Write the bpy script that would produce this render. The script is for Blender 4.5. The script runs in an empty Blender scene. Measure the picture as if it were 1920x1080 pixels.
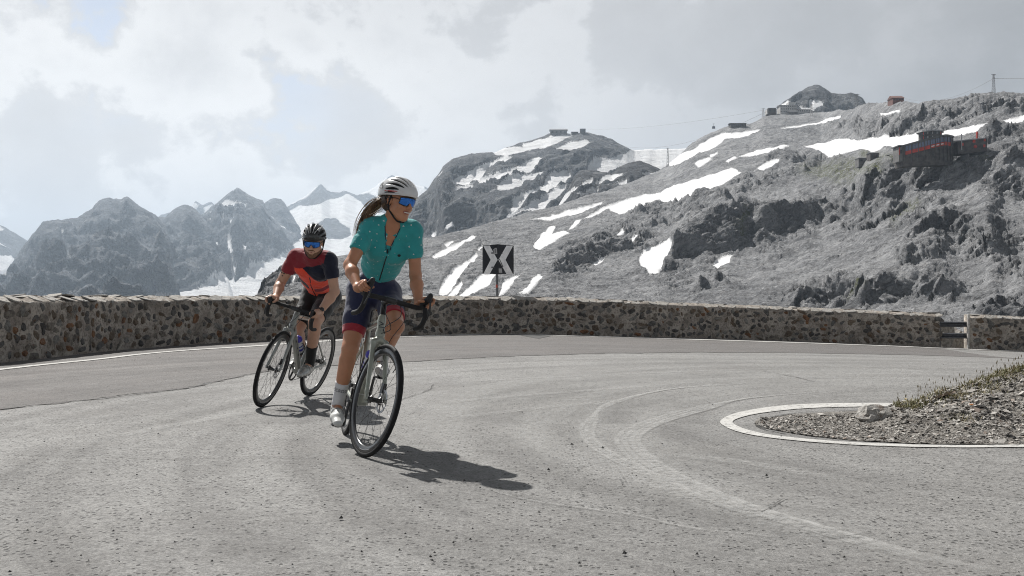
import bpy, bmesh, math, random
import numpy as np
from mathutils import Vector, Matrix, noise as mnoise

random.seed(7)
RNG = np.random.default_rng(7)
S = bpy.context.scene
COL = S.collection
rad = math.radians

# ------------------------------------------------------------------ camera, sky, sun, exposure
FPX, HZ, CH = 1867.0, 555.0, 0.95          # focal length in photo pixels, horizon row, eye height (m)
cam = bpy.data.cameras.new('camera')
cam.sensor_width = 36.0
cam.lens = 36.0 * FPX / 1920.0
cam.shift_y = (HZ - 540.0) / 1920.0
cam.clip_start, cam.clip_end = 0.05, 30000.0
camo = bpy.data.objects.new('camera', cam)
COL.objects.link(camo)
camo.location = (0, 0, CH)
camo.rotation_euler = (rad(90), 0, 0)
S.camera = camo

SUN = Vector((-0.345, 0.62, 0.80)).normalized()   # direction towards the sun

SKY_O = (15.25, 0.04, 8.91, 14.43, 4.58, 18.91)
world = bpy.data.worlds.new('World')
S.world = world
world.use_nodes = True
wn, wl = world.node_tree.nodes, world.node_tree.links
wn.clear()


def wnode(t, **kw):
    n = wn.new(t)
    for k, v in kw.items():
        setattr(n, k, v)
    return n


def wmath(op, a, b=None, c=None, clamp=False):
    n = wnode('ShaderNodeMath', operation=op, use_clamp=clamp)
    for i, v in enumerate((a, b, c)):
        if v is None:
            continue
        if isinstance(v, (int, float)):
            n.inputs[i].default_value = v
        else:
            wl.new(v, n.inputs[i])
    return n.outputs[0]


sky = wnode('ShaderNodeTexSky', sky_type='NISHITA', sun_disc=False)
sky.sun_elevation = math.asin(SUN.z)
sky.sun_rotation = math.atan2(SUN.x, SUN.y)
sky.altitude = 2500
bg_sky = wnode('ShaderNodeBackground')
bg_sky.inputs['Strength'].default_value = 0.12
wl.new(sky.outputs[0], bg_sky.inputs['Color'])
tc = wnode('ShaderNodeTexCoord')


def wnoise(scale, detail, rough, stretch, offs, dist=0.0):
    mp = wnode('ShaderNodeMapping')
    mp.inputs['Location'].default_value = offs
    mp.inputs['Scale'].default_value = stretch
    wl.new(tc.outputs['Generated'], mp.inputs['Vector'])
    n = wnode('ShaderNodeTexNoise')
    n.inputs['Scale'].default_value = scale
    n.inputs['Detail'].default_value = detail
    n.inputs['Roughness'].default_value = rough
    n.inputs['Distortion'].default_value = dist
    wl.new(mp.outputs[0], n.inputs['Vector'])
    return n.outputs['Fac']


def wramp(x, a, b, lo=0.0, hi=1.0):
    n = wnode('ShaderNodeMapRange', interpolation_type='SMOOTHSTEP')
    wl.new(x, n.inputs[0])
    for i, v in enumerate((a, b, lo, hi)):
        n.inputs[i + 1].default_value = v
    return n.outputs[0]


dp = wnode('ShaderNodeVectorMath', operation='DOT_PRODUCT')
dp.inputs[1].default_value = SUN
wl.new(tc.outputs['Generated'], dp.inputs[0])
toward = dp.outputs['Value']
big = wnoise(1.7, 3, 0.5, (1, 1, 1.6), (SKY_O[0], SKY_O[1], SKY_O[2]))
puff = wnoise(5.2, 10, 0.56, (1, 1, 1.25), (SKY_O[3], SKY_O[4], SKY_O[5]), 0.1)
fine = wnoise(15.0, 8, 0.6, (1, 1, 1.3), (5.2, 1.3, 2.2), 0.2)
body = wmath('ADD', wmath('MULTIPLY', puff, 0.80), wmath('MULTIPLY', fine, 0.20))
near_sun = wramp(toward, 0.56, 0.80, 0.06, 1.0)
base = wmath('ADD', wramp(toward, 0.42, 0.80, 0.25, 0.60), wramp(toward, 0.20, -0.50, 0.0, 0.18))                 # the grey sheet, brighter towards the sun; lifted behind the camera as added fill
# heaped clouds: crisp bright rims, shading to grey inside and below
heap = wramp(body, 0.468, 0.516)
core = wramp(body, 0.50, 0.66, 0.135, -0.03)
lum = wmath('ADD', base, wmath('MULTIPLY', wmath('MULTIPLY', heap, core), near_sun))
lum = wmath('ADD', lum, wramp(big, 0.30, 0.70, -0.05, 0.05))
lum = wmath('ADD', lum, wramp(puff, 0.3, 0.7, -0.035, 0.035))
lum = wmath('ADD', lum, wramp(fine, 0.3, 0.7, -0.02, 0.02))
sxyz = wnode('ShaderNodeSeparateXYZ')
wl.new(tc.outputs['Generated'], sxyz.inputs[0])
lum = wmath('MULTIPLY', lum, wramp(sxyz.outputs[2], 0.12, 0.60, 1.0, 0.36))   # thick grey deck overhead, paler low down
cc = wnode('ShaderNodeMix', data_type='RGBA')
wl.new(wramp(lum, 0.40, 0.85), cc.inputs[0])
cc.inputs[6].default_value = (0.985, 0.985, 1.0, 1)
cc.inputs[7].default_value = (1.0, 0.995, 0.985, 1)
bg_cl = wnode('ShaderNodeBackground')
wl.new(cc.outputs[2], bg_cl.inputs['Color'])
wl.new(lum, bg_cl.inputs['Strength'])
gap = wmath('MULTIPLY', wramp(body, 0.480, 0.440), wramp(big, 0.50, 0.60))
gap = wmath('MULTIPLY', gap, wmath('MULTIPLY', near_sun, 0.30))
mx = wnode('ShaderNodeMixShader')
wl.new(gap, mx.inputs[0])
wl.new(bg_cl.outputs[0], mx.inputs[1])
wl.new(bg_sky.outputs[0], mx.inputs[2])
wo = wnode('ShaderNodeOutputWorld')
wl.new(mx.outputs[0], wo.inputs['Surface'])

sun = bpy.data.lights.new('sun', 'SUN')
sun.energy = 5.0
sun.angle = rad(0.6)
sun.color = (1.0, 0.97, 0.925)
suno = bpy.data.objects.new('sun', sun)
COL.objects.link(suno)
suno.location = (-20, 30, 60)
suno.rotation_euler = (-SUN).to_track_quat('-Z', 'Y').to_euler()

S.view_settings.view_transform = 'Standard'
S.view_settings.look = 'None'
S.view_settings.gamma = 1.0
S.view_settings.exposure = 0.35
S.view_settings.use_curve_mapping = False
S.render.engine = 'CYCLES'
S.cycles.use_denoising = True
S.cycles.denoising_prefilter = 'NONE'
S.cycles.filter_width = 1.05
S.cycles.max_bounces = 6
S.cycles.diffuse_bounces = 3
S.cycles.glossy_bounces = 3
S.cycles.transparent_max_bounces = 12
S.cycles.volume_bounces = 1
S.cycles.sample_clamp_indirect = 6.0


# ------------------------------------------------------------------ helpers
def at(px, py, Y):
    return np.array(((px - 960.0) / FPX * Y, Y, CH + (HZ - py) / FPX * Y))


def sstep(a, b, x):
    t = np.clip((x - a) / (b - a), 0, 1)
    return t * t * (3 - 2 * t)


def gz(x, y):
    """height of the road surface: level round the bend, dropping gently to the right at the far side"""
    u = np.asarray(x, float) - 0.5
    return -0.042 * (np.sqrt(u * u + 1) + u) / 2 * sstep(11, 24, np.asarray(y, float)) + 0.0


def gpix(px, py):
    z = 0.0
    for _ in range(12):
        d = (CH - z) * FPX / (py - HZ)
        x = (px - 960) / FPX * d
        z = float(gz(x, d))
    return np.array((x, d, z))


def link(o, parent=None):
    COL.objects.link(o)
    if parent is not None:
        o.parent = parent
    return o


def tag(o, label=None, cat=None, group=None, kind=None):
    if label: o['label'] = label
    if cat: o['category'] = cat
    if group: o['group'] = group
    if kind: o['kind'] = kind
    return o


def empty(name, loc=(0, 0, 0), rot=None):
    o = bpy.data.objects.new(name, None)
    o.empty_display_size = 0.1
    link(o)
    o.location = loc
    if rot is not None:
        o.rotation_euler = rot
    return o


def mesh_from(name, verts, faces, mat=None, smooth=False):
    me = bpy.data.meshes.new(name)
    me.from_pydata([tuple(map(float, v)) for v in verts], [], [tuple(map(int, f)) for f in faces])
    if mat is not None:
        for m in (mat if isinstance(mat, (list, tuple)) else [mat]):
            me.materials.append(m)
    if smooth:
        me.polygons.foreach_set('use_smooth', [True] * len(me.polygons))
    me.update()
    return me


def quads_mesh(name, V, Q, mat=None, smooth=True):
    """fast mesh from numpy verts (n,3) and quads (m,4)"""
    me = bpy.data.meshes.new(name)
    V = np.ascontiguousarray(V, dtype=np.float32)
    Q = np.ascontiguousarray(Q, dtype=np.int32)
    n, m, w = len(V), len(Q), Q.shape[1]
    me.vertices.add(n)
    me.vertices.foreach_set('co', V.ravel())
    me.loops.add(m * w)
    me.loops.foreach_set('vertex_index', Q.ravel())
    me.polygons.add(m)
    me.polygons.foreach_set('loop_start', np.arange(0, m * w, w, dtype=np.int32))
    me.polygons.foreach_set('loop_total', np.full(m, w, dtype=np.int32))
    me.update(calc_edges=True)
    if smooth:
        me.polygons.foreach_set('use_smooth', np.ones(m, dtype=bool))
    if mat is not None:
        for x in (mat if isinstance(mat, (list, tuple)) else [mat]):
            me.materials.append(x)
    me.validate()
    return me


def obj(name, me, parent=None, **kw):
    o = bpy.data.objects.new(name, me)
    link(o, parent)
    if kw:
        tag(o, **kw)
    return o


class MB:
    """collects simple shapes and links them as one mesh object"""
    def __init__(s):
        s.v, s.f, s.sm = [], [], []

    def add(s, v, f, smooth=False):
        b = len(s.v)
        s.v += [tuple(map(float, p)) for p in v]
        s.f += [tuple(i + b for i in q) for q in f]
        s.sm += [smooth] * len(f)
        return s

    def box(s, c, size, R=None, taper=1.0):
        c = np.array(c, float)
        hx, hy, hz = [0.5 * k for k in size]
        v = []
        for dz in (-1, 1):
            t = taper if dz > 0 else 1.0
            for dx, dy in ((-1, -1), (1, -1), (1, 1), (-1, 1)):
                p = np.array((dx * hx * t, dy * hy * t, dz * hz))
                if R is not None:
                    p = np.array(R) @ p
                v.append(c + p)
        return s.add(v, [(3, 2, 1, 0), (4, 5, 6, 7), (0, 1, 5, 4), (1, 2, 6, 5), (2, 3, 7, 6), (3, 0, 4, 7)])

    def tube(s, pts, r, n=8, caps=True, smooth=True, closed=False, flat=1.0, up=(0, 0, 1)):
        pts = [np.array(p, float) for p in pts]
        m = len(pts)
        rr = [r] * m if isinstance(r, (int, float)) else list(r)
        v, f = [], []
        prev = None
        for i, p in enumerate(pts):
            if closed:
                t = pts[(i + 1) % m] - pts[i - 1]
            else:
                t = pts[min(i + 1, m - 1)] - pts[max(i - 1, 0)]
            t = t / (np.linalg.norm(t) + 1e-12)
            if prev is None:
                a = np.array(up, float)
                if abs(a @ t) > 0.95:
                    a = np.array((1.0, 0, 0))
                a = a - t * (a @ t)
            else:
                a = prev - t * (prev @ t)
            a = a / (np.linalg.norm(a) + 1e-12)
            prev = a
            b = np.cross(t, a)
            for k in range(n):
                th = 2 * math.pi * k / n
                v.append(p + rr[i] * (math.cos(th) * a * flat + math.sin(th) * b))
        rng = m if closed else m - 1
        for i in range(rng):
            for k in range(n):
                j = (i + 1) % m
                f.append((i * n + k, i * n + (k + 1) % n, j * n + (k + 1) % n, j * n + k))
        s.add(v, f, smooth)
        if caps and not closed:
            s.add(v[:n], [tuple(range(n - 1, -1, -1))])
            s.add(v[-n:], [tuple(range(n))])
        return s

    def lathe(s, prof, c, axis, n=32, smooth=True, closed=False):
        """prof: (radius, offset along the axis)"""
        c = np.array(c, float)
        ax = np.array(axis, float) / np.linalg.norm(axis)
        a = np.cross(ax, (0.0, 0, 1)) if abs(ax[2]) < 0.9 else np.cross(ax, (1.0, 0, 0))
        a /= np.linalg.norm(a)
        b = np.cross(ax, a)
        v, f = [], []
        m = len(prof)
        for k in range(n):
            th = 2 * math.pi * k / n
            e = math.cos(th) * a + math.sin(th) * b
            for (r, o) in prof:
                v.append(c + e * r + ax * o)
        for k in range(n):
            k2 = (k + 1) % n
            for i in range(m if closed else m - 1):
                j = (i + 1) % m
                f.append((k * m + i, k2 * m + i, k2 * m + j, k * m + j))
        return s.add(v, f, smooth)

    def xform(s, M):
        s.v = [tuple(M @ Vector(p)) for p in s.v]
        return s

    def mesh(s, name, mat=None):
        me = mesh_from(name, s.v, s.f, mat)
        me.polygons.foreach_set('use_smooth', s.sm)
        return me

    def build(s, name, mat=None, parent=None, **kw):
        return obj(name, s.mesh(name, mat), parent, **kw)


def catmull(P, n=8):
    P = [np.array(p, float) for p in P]
    Q = [2 * P[0] - P[1]] + P + [2 * P[-1] - P[-2]]
    out = []
    for i in range(1, len(Q) - 2):
        p0, p1, p2, p3 = Q[i - 1:i + 3]
        for k in range(n):
            t = k / n
            out.append(0.5 * (2 * p1 + (p2 - p0) * t + (2 * p0 - 5 * p1 + 4 * p2 - p3) * t * t + (3 * p1 - p0 - 3 * p2 + p3) * t ** 3))
    out.append(P[-1])
    return out


# --- vectorised gradient noise
_perm = RNG.permutation(256)
_perm = np.concatenate([_perm, _perm, _perm])
_gr = RNG.normal(size=(256, 3))
_gr = (_gr / np.linalg.norm(_gr, axis=1, keepdims=True)).astype(np.float32)


def pnoise(p):
    p = np.asarray(p, np.float32)
    i = np.floor(p).astype(np.int64)
    f = p - i
    u = f * f * f * (f * (f * 6 - 15) + 10)
    i &= 255
    res = 0
    for dx in (0, 1):
        wx = u[:, 0] if dx else 1 - u[:, 0]
        for dy in (0, 1):
            wy = u[:, 1] if dy else 1 - u[:, 1]
            for dz in (0, 1):
                wz = u[:, 2] if dz else 1 - u[:, 2]
                h = _perm[_perm[_perm[(i[:, 0] + dx) & 255] + ((i[:, 1] + dy) & 255)] + ((i[:, 2] + dz) & 255)]
                g = _gr[h]
                res = res + wx * wy * wz * (g[:, 0] * (f[:, 0] - dx) + g[:, 1] * (f[:, 1] - dy) + g[:, 2] * (f[:, 2] - dz))
    return res * 1.5


def fbm(p, o=5, lac=2.05, gain=0.5):
    a, s, tot = 1.0, 0, 0
    p = np.asarray(p, np.float32).copy()
    for _ in range(o):
        s = s + a * pnoise(p)
        p = p * lac + 13.7
        a *= gain
    return s


_rv = RNG.random((256, 7)).astype(np.float32)


def facets(p):
    """blocky rock: every cell of a Voronoi pattern is a tilted plane at its own height"""
    p = np.asarray(p, np.float32)
    i = np.floor(p).astype(np.int64)
    best = np.full(len(p), 1e9, np.float32)
    out = np.zeros(len(p), np.float32)
    for dx in (-1, 0, 1):
        for dy in (-1, 0, 1):
            for dz in (-1, 0, 1):
                h = _perm[_perm[_perm[(i[:, 0] + dx) & 255] + ((i[:, 1] + dy) & 255)] + ((i[:, 2] + dz) & 255)]
                r = _rv[h]
                q = p - (i + np.array((dx, dy, dz)) + r[:, :3])
                d = (q * q).sum(1)
                m = d < best
                best = np.where(m, d, best)
                out = np.where(m, (r[:, 3] - 0.5) * 1.1 + ((r[:, 4:7] - 0.5) * q).sum(1) * 1.6, out)
    return out


def ridged(p, o=5, lac=2.1, gain=0.55):
    a, s, w = 1.0, 0, 1.0
    p = np.asarray(p, np.float32).copy()
    for _ in range(o):
        n = (1 - np.abs(pnoise(p)))
        n = n * n * w
        w = np.clip(n * 1.6, 0, 1)
        s = s + a * n
        p = p * lac + 7.3
        a *= gain
    return s


# ------------------------------------------------------------------ materials
class NT:
    def __init__(s, name):
        s.m = bpy.data.materials.new(name)
        s.m.use_nodes = True
        s.n, s.l = s.m.node_tree.nodes, s.m.node_tree.links
        s.b = s.n['Principled BSDF']
        s.out = s.n['Material Output']

    def node(s, t, **kw):
        n = s.n.new(t)
        for k, v in kw.items():
            setattr(n, k, v)
        return n

    def put(s, sock, v):
        if isinstance(v, bpy.types.NodeSocket):
            s.l.new(v, sock)
        elif isinstance(v, (tuple, list)) and len(v) == 3 and sock.type == 'RGBA':
            sock.default_value = (*v, 1)
        else:
            sock.default_value = v

    def math(s, op, a, b=None, clamp=False):
        n = s.node('ShaderNodeMath', operation=op, use_clamp=clamp)
        s.put(n.inputs[0], a)
        if b is not None:
            s.put(n.inputs[1], b)
        return n.outputs[0]

    def pos(s, kind='Position'):
        if kind == 'Position':
            return s.node('ShaderNodeNewGeometry').outputs['Position']
        return s.node('ShaderNodeTexCoord').outputs[kind]

    def map(s, v, scale=(1, 1, 1), loc=(0, 0, 0), rot=(0, 0, 0)):
        n = s.node('ShaderNodeMapping')
        s.put(n.inputs['Vector'], v)
        n.inputs['Scale'].default_value = scale
        n.inputs['Location'].default_value = loc
        n.inputs['Rotation'].default_value = rot
        return n.outputs[0]

    def noise(s, v, scale, detail=4, rough=0.5, dist=0.0):
        n = s.node('ShaderNodeTexNoise')
        s.put(n.inputs['Vector'], v)
        n.inputs['Scale'].default_value = scale
        n.inputs['Detail'].default_value = detail
        n.inputs['Roughness'].default_value = rough
        n.inputs['Distortion'].default_value = dist
        return n.outputs['Fac']

    def voro(s, v, scale, out='Distance', feature='F1', rnd=1.0):
        n = s.node('ShaderNodeTexVoronoi', feature=feature)
        s.put(n.inputs['Vector'], v)
        n.inputs['Scale'].default_value = scale
        n.inputs['Randomness'].default_value = rnd
        return n.outputs[out]

    def ramp(s, x, a, b, lo=0.0, hi=1.0, kind='SMOOTHSTEP'):
        n = s.node('ShaderNodeMapRange', interpolation_type=kind)
        s.put(n.inputs[0], x)
        for i, v in enumerate((a, b, lo, hi)):
            s.put(n.inputs[i + 1], v)
        return n.outputs[0]

    def mix(s, fac, a, b, blend='MIX'):
        n = s.node('ShaderNodeMix', data_type='RGBA', blend_type=blend)
        s.put(n.inputs[0], fac)
        s.put(n.inputs[6], a)
        s.put(n.inputs[7], b)
        return n.outputs[2]

    def attr(s, name, out='Fac'):
        n = s.node('ShaderNodeAttribute')
        n.attribute_name = name
        return n.outputs[out]

    def bump(s, h, strength=0.5, dist=0.01, prev=None):
        n = s.node('ShaderNodeBump')
        n.inputs['Strength'].default_value = strength
        n.inputs['Distance'].default_value = dist
        s.put(n.inputs['Height'], h)
        if prev is not None:
            s.put(n.inputs['Normal'], prev)
        return n.outputs[0]

    def set(s, **kw):
        for k, v in kw.items():
            s.put(s.b.inputs[k.replace('_', ' ')], v)
        return s


def P(name, col, rough=0.6, metal=0.0, var=0.0, vs=25.0, bump=0.0, bs=120.0, bd=0.002, coat=0.0, spec=0.5, sheen=0.0, coords='Object', rnd=0.0):
    t = NT(name)
    c = col
    v = t.pos(coords)
    if var:
        n = t.noise(v, vs, 4, 0.6)
        c = t.mix(t.ramp(n, 0.3, 0.7), tuple(k * (1 - var) for k in col), tuple(min(1, k * (1 + var)) for k in col))
    if rnd:
        oi = t.node('ShaderNodeObjectInfo').outputs['Random']
        k = t.ramp(oi, 0, 1, 1 - rnd, 1 + rnd, 'LINEAR')
        cm = t.node('ShaderNodeCombineXYZ')
        for i in range(3):
            t.put(cm.inputs[i], k)
        c = t.mix(1.0, c, cm.outputs[0], 'MULTIPLY')
    t.put(t.b.inputs['Base Color'], c)
    t.set(Roughness=rough, Metallic=metal)
    t.b.inputs['Specular IOR Level'].default_value = spec
    t.b.inputs['Coat Weight'].default_value = coat
    t.b.inputs['Sheen Weight'].default_value = sheen
    if bump:
        t.put(t.b.inputs['Normal'], t.bump(t.noise(v, bs, 3, 0.6), bump, bd))
    return t.m


# ------------------------------------------------------------------ signed-distance modelling (bodies, clothes, frames)
class Field:
    def __init__(s, lo, hi, h):
        s.lo, s.h = np.array(lo, float), h
        s.n = np.ceil((np.array(hi) - s.lo) / h).astype(int) + 1
        s.D = np.full(s.n, 1e3, np.float32)

    def _sl(s, lo, hi):
        a = np.clip(np.floor((np.array(lo) - s.lo) / s.h).astype(int), 0, s.n)
        b = np.clip(np.ceil((np.array(hi) - s.lo) / s.h).astype(int) + 1, 0, s.n)
        sl = tuple(slice(int(i), int(j)) for i, j in zip(a, b))
        ax = [(s.lo[k] + s.h * np.arange(a[k], b[k])).astype(np.float32) for k in range(3)]
        return sl, (ax[0][:, None, None], ax[1][None, :, None], ax[2][None, None, :])

    def op(s, fn, lo, hi, k=0.0, sub=False):
        m = k + 3 * s.h
        sl, G = s._sl(np.array(lo) - m, np.array(hi) + m)
        a = s.D[sl]
        if a.size == 0:
            return s
        d = fn(*G).astype(np.float32)
        if sub:
            a, d = -a, d
        if k > 0:
            t = np.clip(0.5 + 0.5 * (a - d) / k, 0, 1)
            r = a * (1 - t) + d * t - k * t * (1 - t)
        else:
            r = np.minimum(a, d)
        s.D[sl] = -r if sub else r
        return s

    def cap(s, a, b, ra, rb, k=0.015, wide=None, asp=1.0, clip=(), sub=False):
        a, b = np.array(a, float), np.array(b, float)
        ab = b - a
        L2 = max(ab @ ab, 1e-12)

        def fn(X, Y, Z):
            px, py, pz = X - a[0], Y - a[1], Z - a[2]
            t = np.clip((px * ab[0] + py * ab[1] + pz * ab[2]) / L2, 0, 1)
            vx, vy, vz = px - t * ab[0], py - t * ab[1], pz - t * ab[2]
            if wide is not None:
                w = (vx * wide[0] + vy * wide[1] + vz * wide[2]) * (1 - 1 / asp)
                vx, vy, vz = vx - wide[0] * w, vy - wide[1] * w, vz - wide[2] * w
            d = np.sqrt(vx * vx + vy * vy + vz * vz) - (ra + t * (rb - ra))
            for (o, n) in clip:
                d = np.maximum(d, (X - o[0]) * n[0] + (Y - o[1]) * n[1] + (Z - o[2]) * n[2])
            return d
        R = max(ra, rb) * max(asp, 1.0)
        return s.op(fn, np.minimum(a, b) - R, np.maximum(a, b) + R, k, sub)

    def ell(s, c, r, R=None, k=0.02, clip=(), sub=False):
        c, r = np.array(c, float), np.array(r, float)
        R = np.eye(3) if R is None else np.array(R, float)     # columns are the axes

        def fn(X, Y, Z):
            x, y, z = X - c[0], Y - c[1], Z - c[2]
            q = [x * R[0, i] + y * R[1, i] + z * R[2, i] for i in range(3)]
            k0 = np.sqrt(sum((q[i] / r[i]) ** 2 for i in range(3)))
            k1 = np.sqrt(sum((q[i] / r[i] ** 2) ** 2 for i in range(3))) + 1e-9
            d = k0 * (k0 - 1) / k1
            for (o, n) in clip:
                d = np.maximum(d, (X - o[0]) * n[0] + (Y - o[1]) * n[1] + (Z - o[2]) * n[2])
            return d
        m = max(r)
        return s.op(fn, c - m, c + m, k, sub)

    def clip(s, o, n):
        sl, (X, Y, Z) = s._sl(s.lo, s.lo + s.h * (s.n + 1))
        s.D = np.maximum(s.D, ((X - o[0]) * n[0] + (Y - o[1]) * n[1] + (Z - o[2]) * n[2]).astype(np.float32))
        return s

    def ripple(s, amp, freq, band=0.03, o=2, stretch=(1, 1, 1)):
        idx = np.nonzero(np.abs(s.D) < band)
        p = np.stack(idx, 1) * s.h + s.lo
        s.D[idx] += (amp * fbm(p * freq * np.array(stretch), o)).astype(np.float32)
        return s

    def mesh(s):
        D = s.D
        inside = D < 0
        n = D.shape
        cs = [inside[dx:n[0] - 1 + dx, dy:n[1] - 1 + dy, dz:n[2] - 1 + dz] for dx in (0, 1) for dy in (0, 1) for dz in (0, 1)]
        cnt = sum(c.astype(np.int8) for c in cs)
        act = (cnt > 0) & (cnt < 8)
        I = np.stack(np.nonzero(act), 1)
        vid = np.full(act.shape, -1, np.int32)
        vid[I[:, 0], I[:, 1], I[:, 2]] = np.arange(len(I))
        corners = [(dx, dy, dz) for dx in (0, 1) for dy in (0, 1) for dz in (0, 1)]
        val = {c: D[I[:, 0] + c[0], I[:, 1] + c[1], I[:, 2] + c[2]] for c in corners}
        acc = np.zeros((len(I), 3))
        num = np.zeros(len(I))
        for c in corners:
            for ax in range(3):
                if c[ax] == 0:
                    c2 = tuple(1 if k == ax else c[k] for k in range(3))
                    a, b = val[c], val[c2]
                    m = (a < 0) != (b < 0)
                    t = np.where(m, a / np.where(m, a - b, 1), 0)
                    pos = np.tile(np.array(c, float), (len(I), 1))
                    pos[:, ax] = t
                    acc[m] += pos[m]
                    num[m] += 1
        V = s.lo + s.h * (I + acc / np.maximum(num, 1)[:, None])
        Q = []
        for ax in range(3):
            sl0 = [slice(None)] * 3
            sl1 = [slice(None)] * 3
            sl0[ax], sl1[ax] = slice(0, -1), slice(1, None)
            a, b = inside[tuple(sl0)], inside[tuple(sl1)]
            E = np.stack(np.nonzero(a != b), 1)
            u, w = [k for k in range(3) if k != ax]
            ok = (E[:, u] > 0) & (E[:, w] > 0) & (E[:, u] < n[u] - 1) & (E[:, w] < n[w] - 1)
            E = E[ok]
            ids = []
            for du, dw in ((-1, -1), (0, -1), (0, 0), (-1, 0)):
                e = E.copy()
                e[:, u] += du
                e[:, w] += dw
                ids.append(vid[e[:, 0], e[:, 1], e[:, 2]])
            q = np.stack(ids, 1)
            flip = a[E[:, 0], E[:, 1], E[:, 2]]
            if ax == 1:
                flip = ~flip
            q[~flip] = q[~flip][:, ::-1]
            Q.append(q)
        Q = np.concatenate(Q)
        Q = Q[(Q >= 0).all(1)]
        return V, Q

    def build(s, name, mat, parent=None, **kw):
        V, Q = s.mesh()
        return obj(name, quads_mesh(name, V, Q, mat), parent, **kw)

# ------------------------------------------------------------------ terrain: mountains, slopes, valley
def poly_sd(px, py, poly, m=12.0):
    """signed distance (photo pixels) to a polygon, positive inside, -m far away"""
    out = np.full(px.shape, -m)
    Pn = np.array(poly, float)
    sel = (px > Pn[:, 0].min() - m) & (px < Pn[:, 0].max() + m) & (py > Pn[:, 1].min() - m) & (py < Pn[:, 1].max() + m)
    if not sel.any():
        return out
    x, y = px[sel], py[sel]
    best = np.full(x.shape, 1e9)
    ins = np.zeros(x.shape, bool)
    for i in range(len(Pn)):
        a, b = Pn[i - 1], Pn[i]
        ab = b - a
        t = np.clip(((x - a[0]) * ab[0] + (y - a[1]) * ab[1]) / (ab @ ab + 1e-9), 0, 1)
        best = np.minimum(best, np.hypot(x - a[0] - t * ab[0], y - a[1] - t * ab[1]))
        c = ((a[1] > y) != (b[1] > y)) & (x < (b[0] - a[0]) * (y - a[1]) / (b[1] - a[1] + 1e-12) + a[0])
        ins ^= c
    out[sel] = np.where(ins, best, -best)
    return np.clip(out, -m, m)


def line_mask(px, py, lines):
    out = np.zeros(px.shape)
    for pts, w in lines:
        best = np.full(px.shape, 1e9)
        for a, b in zip(pts[:-1], pts[1:]):
            a, b = np.array(a, float), np.array(b, float)
            ab = b - a
            t = np.clip(((px - a[0]) * ab[0] + (py - a[1]) * ab[1]) / (ab @ ab + 1e-9), 0, 1)
            best = np.minimum(best, np.hypot(px - a[0] - t * ab[0], py - a[1] - t * ab[1]))
        out = np.maximum(out, np.exp(-(best / w) ** 2))
    return out


def f_att(me, name, arr):
    a = me.attributes.new(name, 'FLOAT', 'POINT')
    a.data.foreach_set('value', np.ascontiguousarray(arr, dtype=np.float32))


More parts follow.
